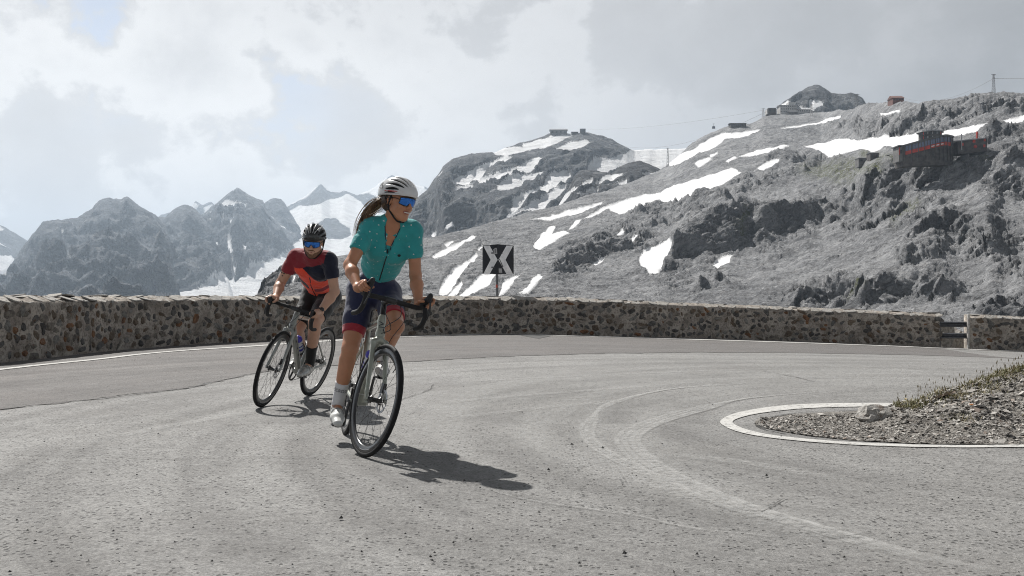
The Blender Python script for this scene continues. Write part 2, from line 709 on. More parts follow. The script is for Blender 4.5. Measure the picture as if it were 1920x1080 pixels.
def layer(name, mat, crest, Df, foot_py, step, rows, relief, snow=(), rock=(), moss=(), allsnow=False, g=1.0, back=0.25, seed=0.0, jag=1.0, skirt=-70.0, crest_keep=0.15, fade=(0.80, 0.18), calm=(), cliffs=(), grow=0.0):
    """A mountain side as a heightfield. crest: (bearing column, row, distance) along the ridge; Df: distance of the foot.
    relief: list of (wavelength m, amplitude m, 'r' ridged | 'f' fractal | 's' strata, rock-only 0..1)"""
    C = np.array(crest, float)
    U = np.arange(C[0, 0], C[-1, 0] + step, step)
    cy = np.interp(U, C[:, 0], C[:, 1])
    cD = np.interp(U, C[:, 0], C[:, 2])
    jn = np.stack([U * 0.05, U * 0 + seed, U * 0], 1)
    jg = jag * (2.2 * fbm(jn, 4) + 1.2 * np.abs(fbm(jn * 5, 3)))
    Dfv = np.interp(U, [p[0] for p in Df], [p[1] for p in Df])
    T = np.linspace(0, 1, rows)
    nb = 8
    uu, tt = np.meshgrid(U, T, indexing='ij')
    fy = np.broadcast_to(np.maximum(foot_py, cy + 4)[:, None], uu.shape)
    py = fy + (cy[:, None] - fy) * tt + jg[:, None] * tt ** 9
    cy = cy + jg
    # steep bands: the ground hardly recedes across them, so they stand up as cliffs
    wgt = np.ones_like(py)
    for band in cliffs:
        Bn = np.array(band, float)
        wob = 7.0 * fbm(np.stack([U * 0.014, U * 0 + 3.3, U * 0 + seed], 1), 2)
        wob2 = 7.0 * fbm(np.stack([U * 0.016, U * 0 + 8.3, U * 0 + seed], 1), 2)
        top = np.interp(U, Bn[:, 0], Bn[:, 1], left=1e4, right=1e4) + wob
        bot = np.interp(U, Bn[:, 0], Bn[:, 2], left=-1e4, right=-1e4) + wob2
        edge_ = np.clip(np.minimum(U - Bn[0, 0], Bn[-1, 0] - U) / 30.0, 0, 1)[:, None]
        ins_ = sstep(-7, 7, py - top[:, None]) * sstep(-9, 9, bot[:, None] - py) * edge_
        wgt = np.minimum(wgt, 1 - 0.74 * ins_)
    cw = np.concatenate([np.zeros((len(U), 1)), np.cumsum((wgt[:, 1:] + wgt[:, :-1]) / 2, 1)], 1)
    cw = cw / cw[:, -1:]
    D = Dfv[:, None] * (cD / Dfv)[:, None] ** (cw ** g)
    band_m = np.concatenate([np.zeros((len(U), 1)), 1 - wgt, np.zeros((len(U), 8))], 1).ravel()
    # behind the ridge
    bb = np.linspace(0.12, 1, nb)
    zc = CH + (HZ - cy) / FPX * cD
    Db = cD[:, None] * (1 + back * bb[None, :])
    zb = zc[:, None] + (skirt - zc)[:, None] * (bb[None, :] ** 1.3)
    X = np.concatenate([(uu - 960) / FPX * D, ((U - 960) / FPX)[:, None] * Db], 1)
    Y = np.concatenate([D, Db], 1)
    Z = np.concatenate([CH + (HZ - py) / FPX * D, zb], 1)
    # skirt in front of the foot
    Ds = Dfv * 0.93
    X = np.concatenate([((U - 960) / FPX * Ds)[:, None], X], 1)
    Y = np.concatenate([Ds[:, None], Y], 1)
    Z = np.concatenate([np.minimum(Z[:, 0] - 8, skirt)[:, None], Z], 1)
    rowsT = X.shape[1]
    PX = np.concatenate([uu[:, :1], uu, np.repeat(uu[:, -1:], nb, 1)], 1).ravel()
    PY = np.concatenate([fy[:, :1] + 20, py, cy[:, None] - 3 + 0 * bb[None, :]], 1).ravel()
    tq = np.concatenate([np.zeros((len(U), 1)), tt, np.ones((len(U), nb))], 1).ravel()
    W = np.stack([X.ravel(), Y.ravel(), Z.ravel()], 1)
    sn = np.full(PX.shape, -12.0)
    # wander the outlines so that patches melt out irregularly
    wx = 3.0 * fbm(np.stack([PX * 0.06, PY * 0.09, PX * 0 + seed], 1), 3)
    wy = 2.2 * fbm(np.stack([PX * 0.06, PY * 0.09, PX * 0 + seed + 9], 1), 3)
    if allsnow:
        sn[:] = 12.0
        for p in rock_polys.get(name, ()):
            sn = np.minimum(sn, -poly_sd(PX + wx, PY + wy, p))
    for p in snow:
        sn = np.maximum(sn, poly_sd(PX + wx, PY + wy, p))
    sn = np.clip(sn + grow, -12, 12)
    rk = np.clip(line_mask(PX + 4 * wx, PY + 4 * wy, rock), 0, 1) if rock else np.zeros(PX.shape)
    ms = np.clip(line_mask(PX + 3 * wx, PY + 3 * wy, moss), 0, 1) if moss else np.zeros(PX.shape)
    rk = np.clip(np.maximum(rk * (0.75 if cliffs else 1.0), band_m * 1.1), 0, 1)
    damp = 1 - 0.85 * np.clip(sn * 0.25 + 0.5, 0, 1)
    dz = np.zeros(len(W))
    for (wl_, am, kind, ro) in relief:
        if kind == 'r':
            n = ridged(W / wl_ + seed, 5) - 0.9
        elif kind == 'v':        # angular blocks along the bedding
            ca, sa = math.cos(0.45), math.sin(0.45)
            q = np.stack([(W[:, 0] * ca + W[:, 2] * sa) * 0.55, W[:, 1], (W[:, 2] * ca - W[:, 0] * sa) * 1.25], 1) / wl_
            q = q + 0.30 * np.stack([fbm(q * 1.3 + 3, 3), fbm(q * 1.3 + 17, 3), fbm(q * 1.3 + 31, 3)], 1)
            n = facets(q + seed)
        elif kind == 'b':        # rounded masses parted by sharp clefts
            q, n, a_ = W / wl_ + seed, 0, 1.0
            for _ in range(4):
                n = n + a_ * np.abs(pnoise(q)) * 2
                q = q * 2.1 + 5.1
                a_ *= 0.5
            n = n - 0.75
        elif kind == 't':        # ledges: steps along tilted bedding
            q = (W[:, 2] + 0.10 * W[:, 0] - 0.16 * W[:, 1] + 0.45 * wl_ * fbm(W / (wl_ * 4.0) + seed, 3)) / wl_
            fr_ = q - np.floor(q)
            n = sstep(0.35, 0.62, fr_) - fr_
        elif kind == 's':
            q = W / wl_
            q = np.stack([q[:, 0] * 0.5 + q[:, 2] * 0.5, q[:, 1] * 0.5, q[:, 2] * 2.6 - q[:, 0] * 0.9], 1)
            n = ridged(q + seed, 4) - 0.9
        else:
            n = fbm(W / wl_ + seed, 5)
        dz += am * n * ((1 - ro) + ro * rk)
    dz *= damp * (1 - (1 - crest_keep) * np.clip((tq - fade[0]) / fade[1], 0, 1))
    for (cx_, cy_, rx_, ry_) in calm:
        dz *= 1 - 0.92 * np.exp(-(((PX - cx_) / rx_) ** 2 + ((PY - cy_) / ry_) ** 2) ** 2)
    hd = np.hypot(W[:, 0], W[:, 1])
    W[:, 0] -= 0.62 * dz * W[:, 0] / hd
    W[:, 1] -= 0.62 * dz * W[:, 1] / hd
    W[:, 2] += 0.78 * dz
    nu = len(U)
    idx = np.arange(nu * rowsT).reshape(nu, rowsT)
    Q = np.stack([idx[:-1, :-1], idx[1:, :-1], idx[1:, 1:], idx[:-1, 1:]], -1).reshape(-1, 4)
    me = quads_mesh(name, W, Q, mat)
    f_att(me, 'snow', sn / 12.0)
    f_att(me, 'rock', rk)
    f_att(me, 'moss', ms)
    o = obj(name, me, kind='structure')
    # a height sampler for what stands on this slope
    k0 = 1
    grid = W.reshape(nu, rowsT, 3)

    def sample(px, pyq):
        i = int(np.clip(round((px - U[0]) / step), 0, nu - 1))
        colp = grid[i, k0:k0 + rows]
        sp = HZ - (colp[:, 2] - CH) / colp[:, 1] * FPX
        j = int(np.argmin(np.abs(sp - pyq)))
        return colp[j]
    return o, sample


def rock_mat(name, dark, light, s, snowc=(0.82, 0.822, 0.83), bd=0.5, tint=None, edge=0.10, dip=0.5, flecks=0.0):
    t = NT(name)
    p = t.pos()
    n1 = t.noise(p, 0.9 / s, 8, 0.62)
    n2 = t.noise(p, 6.0 / s, 8, 0.68)
    n3 = t.noise(t.map(t.map(p, rot=(0, dip, 0)), (0.35, 0.6, 1.7)), 2.2 / s, 8, 0.65, 0.5)
    f = t.math('ADD', t.math('MULTIPLY', n1, 0.35), t.math('ADD', t.math('MULTIPLY', n2, 0.35), t.math('MULTIPLY', n3, 0.30)))
    c = t.mix(t.ramp(f, 0.38, 0.62), dark, light)
    rk = t.attr('rock')
    c = t.mix(t.math('MULTIPLY', rk, 0.55), c, t.mix(t.ramp(n3, 0.35, 0.66), tuple(k * 0.5 for k in dark), tuple(k * 0.62 for k in light)))
    if tint:
        c = t.mix(t.ramp(t.noise(p, 1.6 / s, 4), 0.55, 0.75, 0, 0.5), c, tint)
    bigv = t.noise(p, 0.16 / s, 4, 0.6)
    strk = t.noise(t.map(t.map(p, rot=(0, dip, 0)), (0.16, 0.4, 1.5)), 1.6 / s, 6, 0.68)
    tone = t.math('ADD', t.math('MULTIPLY', bigv, 0.6), t.math('MULTIPLY', strk, 0.4))
    c = t.mix(t.ramp(tone, 0.36, 0.64), t.mix(0.45, c, (0.02, 0.021, 0.024)), t.mix(0.16, c, (0.50, 0.49, 0.48)))
    pebb = t.noise(p, 9.0 / s, 5, 0.82)
    c = t.mix(t.ramp(pebb, 0.38, 0.62), t.mix(0.26, c, (0.03, 0.03, 0.035)), t.mix(0.10, c, (0.58, 0.58, 0.58)))
    vsep = t.node('ShaderNodeSeparateColor')
    t.put(vsep.inputs[0], t.voro(t.map(t.map(p, rot=(0, dip, 0)), (0.7, 0.8, 1.5)), 5.0 / s, 'Color'))
    c = t.mix(t.ramp(vsep.outputs[0], 0.0, 0.28, 0.38, 0.0), c, (0.03, 0.031, 0.034))
    c = t.mix(t.ramp(vsep.outputs[1], 0.82, 1.0, 0.0, 0.32), c, (0.60, 0.60, 0.60))
    ms = t.math('MULTIPLY', t.attr('moss'), t.ramp(n2, 0.42, 0.60))
    c = t.mix(ms, c, (0.085, 0.095, 0.025))
    sn = t.math('ADD', t.attr('snow'), t.math('MULTIPLY', t.math('SUBTRACT', t.noise(p, 11.0 / s, 6, 0.75), 0.5), 0.85))
    sn = t.math('ADD', sn, t.math('MULTIPLY', t.math('SUBTRACT', n3, 0.5), 0.10))
    sf = t.ramp(sn, -edge * 0.4, edge * 0.4)
    sc = t.mix(t.ramp(n3, 0.40, 0.68), snowc, tuple(k * 0.80 for k in snowc))
    sc = t.mix(t.ramp(pebb, 0.58, 0.72, 0, 0.35), sc, (0.30, 0.29, 0.275))
    if flecks:
        fl = t.noise(t.map(t.map(p, (1, 1, 1), (7.7 * s, 3.1 * s, 0), (0, dip, 0)), (0.30, 0.5, 1.6)), 0.9 / s, 6, 0.62)
        sf = t.math('MAXIMUM', sf, t.math('MULTIPLY', t.ramp(fl, flecks, flecks + 0.02), t.ramp(rk, 0.2, 0.6, 1.0, 0.0)))
    c = t.mix(sf, c, sc)
    t.put(t.b.inputs['Base Color'], c)
    t.set(Roughness=0.92)
    t.b.inputs['Specular IOR Level'].default_value = 0.15
    h = t.math('ADD', t.math('MULTIPLY', n2, 0.6), t.math('ADD', t.math('MULTIPLY', n3, 0.6), t.math('MULTIPLY', pebb, 0.35)))
    h = t.math('MULTIPLY', h, t.ramp(sf, 0, 1, 1.0, 0.22, 'LINEAR'))
    t.put(t.b.inputs['Normal'], t.bump(h, 1.0, bd * s))
    return t.m


def Z8(L): return [(780 + x / 3, 200 + y / 3) for x, y in L]
def Z7(L): return [(x / 3, 300 + y / 3) for x, y in L]


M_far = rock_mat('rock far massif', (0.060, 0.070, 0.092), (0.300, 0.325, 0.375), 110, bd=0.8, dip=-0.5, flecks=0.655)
M_mid = rock_mat('rock banded summit', (0.050, 0.054, 0.064), (0.265, 0.275, 0.297), 42, bd=0.6, dip=0.25, flecks=0.655)
M_slope = rock_mat('rock and scree slope', (0.155, 0.158, 0.167), (0.50, 0.505, 0.52), 6, bd=0.30, tint=(0.30, 0.285, 0.275), dip=0.5)

rock_polys = {'glacier': [
    [(520, 392), (540, 386), (560, 376), (580, 366), (600, 342), (618, 358), (636, 358), (652, 362), (640, 368), (620, 372), (600, 382), (575, 386), (560, 384), (540, 396)],
    [(598, 418), (610, 410), (628, 409), (640, 420), (655, 428), (658, 440), (640, 446), (618, 447), (606, 436)],
    [(664, 368), (690, 362), (720, 374), (735, 395), (720, 400), (690, 390)],
    [(640, 356), (655, 352), (672, 362), (690, 372), (676, 376), (655, 366)],
    [(720, 338), (735, 322), (750, 330), (748, 342), (730, 346)],
    [(790, 346), (806, 350), (830, 366), (850, 385), (830, 385), (808, 364)],
    [(455, 530), (480, 508), (520, 490), (545, 478), (530, 492), (500, 512), (470, 534)],
    [(330, 548), (390, 543), (440, 530), (470, 520), (440, 538), (400, 550), (350, 556)],
    [(430, 556), (470, 545), (520, 520), (560, 500), (575, 505), (540, 530), (500, 552), (470, 560)],
    [(640, 480), (680, 470), (720, 478), (780, 470), (830, 470), (830, 520), (640, 520)],
]}

layer('mountain_distant_left', M_far, [(-420, 330, 5600), (-200, 360, 5400), (-60, 395, 5200), (0, 422, 5000), (25, 437, 5000), (50, 452, 5000), (95, 480, 4900), (160, 520, 4900)],
      [(-420, 3600), (160, 3600)], 590, 5, 50, [(500, 40, 'r', 0), (120, 10, 'r', 0)], seed=3.3,
      snow=[[(-30, 480), (20, 478), (32, 492), (10, 510), (-40, 505)], [(-60, 415), (-20, 412), (10, 432), (-30, 440)]])
layer('peaks_distant', M_far, [(280, 430, 6300), (300, 404, 6300), (345, 392, 6300), (352, 384, 6300), (358, 388, 6300), (367, 377, 6300), (380, 386, 6300), (395, 378, 6300), (420, 400, 6300)],
      [(280, 5600), (420, 5600)], 470, 3, 24, [(300, 40, 'r', 0), (80, 10, 'r', 0)], seed=5.1, jag=0.6,
      snow=[[(350, 390), (368, 380), (376, 386), (362, 396)], [(380, 392), (398, 382), (410, 396), (384, 404)]])
layer('glacier', M_far, [(320, 452, 5500), (400, 430, 5500), (500, 402, 5600), (540, 385, 5600), (573, 367, 5600), (590, 352, 5600), (602, 345, 5600), (620, 360, 5600), (637, 360, 5600), (645, 356, 5600), (670, 365, 5600),
                          (690, 357, 5600), (705, 349, 5600), (720, 336, 5600), (735, 328, 5600), (750, 336, 5600), (781, 347, 5600), (797, 350, 5600), (805, 355, 5600), (825, 372, 5600), (900, 400, 5600)],
      [(320, 2300), (900, 2600)], 600, 3, 110, [(700, 26, 'f', 0), (300, 8, 'f', 0)], seed=1.7, allsnow=True, jag=0.5)
layer('mountain_rock_tower', M_far, [(470, 410, 4700), (485, 392, 4700), (497, 380, 4700), (508, 373, 4700), (517, 371, 4700), (527, 374, 4700), (533, 380, 4700), (543, 397, 4700), (556, 418, 4600), (566, 440, 4500)],
      [(470, 4100), (566, 4100)], 470, 2, 40, [(260, 34, 'r', 0), (70, 9, 'r', 0)], seed=2.2, jag=0.6)
layer('mountain_pointed_peak', M_far, [(318, 445, 4300), (345, 425, 4300), (372, 405, 4300), (383, 398, 4300), (410, 377, 4300), (430, 360, 4300), (445, 349, 4300), (455, 356, 4300), (463, 363, 4300), (478, 371, 4300), (493, 377, 4300),
                                       (499, 392, 4250), (515, 412, 4200), (532, 425, 4150), (545, 440, 4100), (550, 452, 4050), (545, 470, 4000), (552, 486, 3950), (570, 500, 3900)],
      [(318, 2600), (570, 2700)], 560, 2, 110, [(480, 55, 'r', 0), (170, 24, 'r', 0), (60, 9, 's', 0), (50, 16, 'v', 0)], seed=4.6, jag=0.9, grow=1.2,
      snow=[Z7([(1150, 335), (1180, 310), (1240, 285), (1235, 255), (1270, 240), (1350, 245), (1390, 262), (1300, 288), (1250, 300), (1190, 332)]),
            Z7([(1250, 312), (1290, 298), (1340, 302), (1300, 314)]), Z7([(1208, 395), (1250, 372), (1345, 360), (1300, 398), (1270, 405), (1225, 412)]),
            Z7([(1238, 350), (1290, 338), (1308, 345), (1280, 362), (1244, 360)]), Z7([(1280, 445), (1292, 450), (1306, 510), (1302, 545), (1290, 520)]),
            Z7([(1302, 600), (1330, 610), (1322, 660), (1310, 680)]), Z7([(1370, 495), (1382, 500), (1380, 530), (1372, 528)]),
            [(395, 580), (415, 542), (450, 519), (500, 494), (535, 481), (580, 478), (580, 580)], Z7([(1010, 770), (1020, 735), (1100, 718), (1180, 680), (1215, 690), (1310, 660), (1350, 680), (1420, 640), (1500, 575), (1590, 545), (1640, 540), (1640, 600), (1480, 690), (1420, 770)])])
layer('mountain_middle_peak', M_far, [(262, 420, 3900), (285, 404, 3900), (310, 409, 3900), (322, 398, 3900), (333, 390, 3900), (343, 386, 3900), (350, 385, 3900), (358, 388, 3900), (367, 393, 3900), (378, 404, 3880), (390, 418, 3850),
                                      (410, 440, 3800), (428, 478, 3750), (437, 520, 3700), (440, 560, 3650)],
      [(262, 2300), (440, 2300)], 570, 2, 100, [(420, 50, 'r', 0), (150, 22, 'r', 0), (60, 9, 's', 0), (50, 16, 'v', 0)], seed=8.4, jag=0.7, snow=[[(325, 580), (332, 549), (370, 541), (400, 528), (437, 512), (450, 580)]])
layer('mountain_left', M_far, [(-320, 640, 3100), (-80, 572, 3250), (0, 531, 3300), (20, 497, 3300), (38, 472, 3350), (50, 457, 3400), (60, 443, 3400), (70, 428, 3450), (80, 415, 3450), (95, 411, 3450), (110, 410, 3450), (130, 409, 3450), (147, 407, 3500),
                               (162, 397, 3500), (177, 387, 3500), (188, 380, 3500), (197, 376, 3500), (207, 374, 3500), (217, 377, 3500), (227, 381, 3500), (233, 375, 3500), (240, 373, 3500), (247, 376, 3500), (253, 382, 3500), (265, 390, 3500), (277, 397, 3480),
                               (295, 407, 3460), (310, 424, 3440), (322, 455, 3400), (333, 500, 3350), (342, 560, 3300), (350, 610, 3300)],
      [(-320, 1500), (350, 1500)], 640, 2, 150, [(520, 62, 'r', 0), (190, 30, 'r', 0), (80, 14, 's', 0), (60, 16, 'v', 0), (30, 6, 'v', 0)], seed=6.9, jag=1.1, grow=0.8,
      snow=[Z7([(385, 375), (405, 378), (400, 395), (384, 392)]), Z7([(345, 415), (355, 425), (352, 435), (345, 430)]), Z7([(360, 585), (372, 582), (395, 610), (382, 615)]),
            Z7([(500, 610), (512, 615), (510, 640), (500, 632)]), Z7([(600, 580), (612, 590), (630, 605), (618, 608)]), Z7([(608, 700), (640, 690), (634, 720), (610, 730)]), Z7([(640, 745), (690, 725), (680, 740), (640, 768)]),
            Z7([(270, 583), (282, 585), (276, 595)]), Z7([(1000, 700), (1010, 715), (1030, 740), (1010, 740)])])

layer('mountain_banded_summit', M_mid,
      [(700, 470, 1700), (745, 410, 1700), (780, 372, 1700), (800, 357, 1700), (817, 333, 1700), (830, 313, 1700), (850, 298, 1700), (880, 290, 1700), (905, 288, 1700), (927, 287, 1720), (940, 280, 1740), (980, 267, 1780), (1013, 257, 1800), (1033, 250, 1800),
       (1066, 250, 1800), (1100, 249, 1800), (1130, 257, 1800), (1150, 264, 1800), (1163, 270, 1800), (1175, 277, 1800), (1190, 281, 1850), (1230, 280, 1900), (1290, 278, 1950), (1340, 274, 1950), (1420, 280, 1950)],
      [(700, 900), (1420, 1000)], 540, 2, 150, [(230, 14, 'r', 0), (90, 8, 's', 0), (26, 9, 't', 0), (30, 7, 'v', 0.3), (14, 3.0, 'v', 0.3)], seed=2.9, jag=0.6, grow=2.6,
      cliffs=[[(735, 440, 460), (780, 380, 452), (815, 345, 445), (850, 385, 442), (900, 372, 432), (960, 396, 424), (1000, 404, 414)], [(820, 320, 330), (850, 302, 345), (890, 292, 338), (925, 290, 315), (945, 285, 292)]],
      snow=[Z8(k) for k in (
          [(600, 215), (700, 190), (770, 168), (865, 163), (800, 195), (740, 222), (680, 232), (610, 238)],
          [(800, 240), (870, 205), (960, 200), (980, 215), (910, 232), (885, 255), (830, 257)],
          [(440, 255), (480, 238), (600, 233), (640, 240), (560, 262), (500, 277), (450, 268)],
          [(210, 435), (300, 380), (350, 345), (420, 322), (500, 290), (535, 290), (470, 332), (400, 372), (360, 412), (300, 438), (230, 446)],
          [(350, 432), (450, 398), (600, 338), (690, 288), (715, 300), (640, 352), (560, 378), (480, 424), (380, 446)],
          [(460, 462), (540, 412), (640, 398), (720, 378), (705, 402), (600, 432), (520, 465)],
          [(515, 620), (560, 540), (620, 500), (720, 458), (760, 400), (850, 388), (862, 402), (800, 440), (700, 502), (600, 545), (560, 592), (530, 628)],
          [(560, 602), (700, 540), (800, 460), (835, 455), (780, 522), (720, 572), (620, 592)],
          [(975, 362), (1005, 312), (1100, 300), (1180, 275), (1225, 240), (1500, 232), (1800, 225), (1800, 420), (1300, 420), (1180, 360), (1080, 375), (1000, 372)],
          [(640, 150 + 60), (700, 185), (660, 215)], [(170, 660), (200, 645), (205, 660), (180, 685)], [(220, 480), (300, 455), (320, 462), (240, 490)],
          [(95, 715), (110, 712), (108, 735), (96, 738)], [(600, 355), (640, 345), (660, 350), (610, 372)])])
layer('ridge_dark_knoll', M_mid,
      [(985, 440, 1100), (1010, 422, 1100), (1040, 396, 1100), (1062, 360, 1100), (1078, 330, 1100), (1088, 321, 1100), (1100, 320, 1100), (1128, 324, 1100), (1148, 326, 1100), (1160, 314, 1100), (1180, 305, 1100), (1200, 301, 1100), (1215, 306, 1100),
       (1232, 315, 1100), (1250, 323, 1100), (1290, 336, 1080)], [(985, 800), (1290, 820)], 480, 2, 70, [(110, 8, 'r', 0), (40, 4, 's', 0), (12, 1.0, 'r', 0)], seed=9.4, jag=0.5, grow=2.0,
      rock=[([(1070, 350), (1090, 330), (1120, 345)], 22), ([(1150, 335), (1200, 312), (1240, 320)], 18)],
      snow=[[(1040, 382), (1073, 357), (1110, 338), (1107, 347), (1080, 364), (1050, 384)], [(1118, 348), (1133, 333), (1167, 326), (1150, 338), (1130, 347)], [(1150, 352), (1175, 343), (1172, 350)], [(1205, 330), (1240, 322), (1250, 328), (1215, 338)],
            [(1080, 372), (1120, 358), (1118, 366), (1090, 378)]])
layer('peak_behind_huts', M_mid,
      [(1425, 240, 1500), (1450, 212, 1500), (1467, 192, 1500), (1487, 178, 1500), (1507, 166, 1500), (1515, 161, 1500), (1527, 157, 1500), (1538, 160, 1500), (1547, 165, 1500), (1560, 175, 1500), (1572, 177, 1500), (1583, 176, 1500), (1595, 174, 1500),
       (1606, 178, 1500), (1618, 185, 1500), (1626, 198, 1480), (1650, 215, 1460)], [(1425, 1150), (1650, 1150)], 260, 2, 60, [(120, 12, 'r', 0), (45, 5, 'r', 0)], seed=7.7, jag=0.7,
      rock=[([(1470, 195), (1530, 175), (1600, 185)], 40)], snow=[[(1466, 196), (1478, 188), (1481, 196), (1468, 204)], [(1514, 194), (1535, 189), (1545, 196), (1540, 204), (1516, 203)], [(1496, 206), (1520, 202), (1540, 212), (1530, 216), (1498, 214)]])

H_CREST = [(430, 600, 330), (470, 570, 360), (480, 553, 380), (498, 530, 400), (524, 505, 420), (560, 490, 440), (640, 476, 480), (700, 467, 500), (797, 448, 540), (847, 436, 570), (897, 423, 600), (953, 409, 630), (993, 398, 650), (1027, 391, 670), (1100, 367, 720),
           (1180, 342, 790), (1225, 325, 830), (1250, 311, 850), (1273, 291, 870), (1300, 268, 890), (1333, 252, 900), (1370, 238, 910), (1410, 233, 920), (1433, 218, 930), (1460, 214, 930), (1540, 210, 920), (1600, 203, 740), (1623, 194, 660), (1673, 190, 590), (1700, 188, 565),
           (1723, 192, 545), (1743, 189, 535), (1800, 183, 515), (1833, 174, 505), (1867, 173, 495), (1920, 172, 480), (2050, 160, 450), (2260, 140, 420)]
H_SNOW = [
    [(1505, 272), (1560, 262), (1620, 259), (1690, 253), (1735, 246), (1790, 240), (1850, 232), (1920, 219), (2000, 208), (2060, 206), (1990, 230), (1920, 240), (1850, 248), (1790, 258), (1720, 276), (1690, 284), (1660, 274), (1640, 286), (1600, 281), (1555, 294), (1530, 283)],
    [(1455, 244), (1480, 238), (1530, 230), (1578, 215), (1576, 222), (1530, 236), (1490, 243)], [(1645, 211), (1690, 203), (1686, 209), (1650, 214)],
    [(1235, 374), (1245, 353), (1290, 340), (1330, 328), (1372, 313), (1392, 325), (1355, 347), (1320, 362), (1270, 377), (1240, 382)],
    [(1092, 412), (1130, 389), (1200, 367), (1242, 360), (1242, 374), (1200, 390), (1160, 405), (1140, 394), (1110, 410)],
    [(1383, 294), (1420, 279), (1470, 270), (1482, 274), (1440, 288), (1400, 294)], [(1416, 319), (1435, 304), (1462, 299), (1457, 311), (1430, 322)],
    [(1252, 311), (1275, 289), (1300, 279), (1330, 261), (1350, 251), (1432, 244), (1400, 256), (1360, 263), (1335, 281), (1310, 289), (1290, 301), (1265, 313)],
    [(988, 411), (1040, 402), (1100, 389), (1137, 377), (1127, 387), (1080, 403), (1030, 412)],
    [(998, 464), (1010, 444), (1030, 423), (1042, 420), (1037, 437), (1055, 430), (1070, 436), (1047, 446), (1025, 462), (1010, 472)], [(1063, 431), (1078, 413), (1090, 411), (1082, 425)],
    [(1196, 492), (1205, 474), (1225, 466), (1256, 451), (1263, 460), (1251, 490), (1236, 511), (1215, 509), (1199, 501)], [(1334, 502), (1350, 484), (1376, 479), (1367, 493), (1345, 507)],
    [(1149, 443), (1168, 429), (1172, 435), (1158, 446)], [(1177, 453), (1195, 439), (1201, 443), (1186, 456)],
    [(808, 483), (830, 468), (855, 458), (885, 441), (894, 444), (881, 457), (855, 470), (835, 480), (815, 487)],
    [(822, 552), (838, 518), (855, 503), (880, 488), (890, 476), (897, 481), (882, 501), (862, 522), (847, 546), (830, 556)],
    [(860, 556), (888, 530), (903, 516), (932, 515), (922, 531), (897, 547), (870, 558)], [(838, 556), (865, 528), (870, 535), (857, 553)],
    [(932, 556), (944, 527), (977, 513), (962, 531), (947, 550)], [(973, 548), (1010, 513), (1017, 519), (992, 547)], [(830, 460), (850, 452), (853, 456), (838, 466)], [(895, 470), (905, 462), (908, 466), (898, 475)],
    [(1110, 495), (1135, 482), (1136, 487), (1115, 500)], [(1330, 290), (1345, 284), (1346, 288), (1334, 295)], [(560, 515), (570, 508), (566, 520), (556, 527)], [(548, 523), (555, 514), (552, 528), (545, 534)],
    [(1300, 305), (1330, 294), (1340, 296), (1310, 312)], [(1360, 300), (1380, 290), (1384, 294), (1366, 306)]]
H_ROCK = [([(1255, 490), (1290, 465), (1330, 445), (1375, 430), (1430, 430), (1470, 415), (1510, 400), (1545, 385)], 34), ([(1275, 475), (1300, 440), (1340, 415), (1400, 400)], 26), ([(1545, 385), (1590, 365), (1640, 345), (1690, 320), (1740, 305), (1800, 300), (1860, 285)], 36),
          ([(1690, 400), (1740, 390), (1800, 420), (1830, 450)], 22), ([(1500, 560), (1560, 545), (1640, 530), (1740, 525), (1780, 540)], 20), ([(1700, 470), (1780, 445), (1830, 450)], 18), ([(1860, 340), (1900, 350), (1940, 345)], 26), ([(1860, 430), (1910, 450)], 16),
          ([(1640, 250), (1740, 220), (1860, 195), (1940, 190)], 26), ([(1850, 258), (1920, 255)], 16), ([(1060, 480), (1110, 470), (1170, 460), (1210, 450)], 20), ([(1040, 510), (1090, 500)], 12), ([(1560, 240), (1640, 230), (1700, 222)], 14),
          ([(480, 550), (520, 520), (560, 500)], 24), ([(1190, 400), (1300, 380), (1400, 345), (1500, 320)], 12), ([(1120, 440), (1200, 420), (1300, 400)], 10), ([(1450, 300), (1520, 300), (1580, 300)], 12), ([(1870, 480), (1920, 500)], 18), ([(1840, 590), (1890, 570), (1920, 585)], 16),
          ([(1320, 540), (1350, 530)], 12), ([(1590, 420), (1640, 400), (1690, 372)], 18)]
H_MOSS = [([(1675, 405), (1690, 390), (1715, 376)], 9), ([(1510, 322), (1560, 318), (1600, 312), (1640, 318)], 12), ([(1690, 300), (1715, 292)], 10), ([(1540, 335), (1600, 330)], 8), ([(1388, 440), (1400, 410)], 7), ([(1590, 548), (1620, 545)], 8), ([(1835, 305), (1850, 298)], 6), ([(1620, 290), (1680, 300)], 8)]
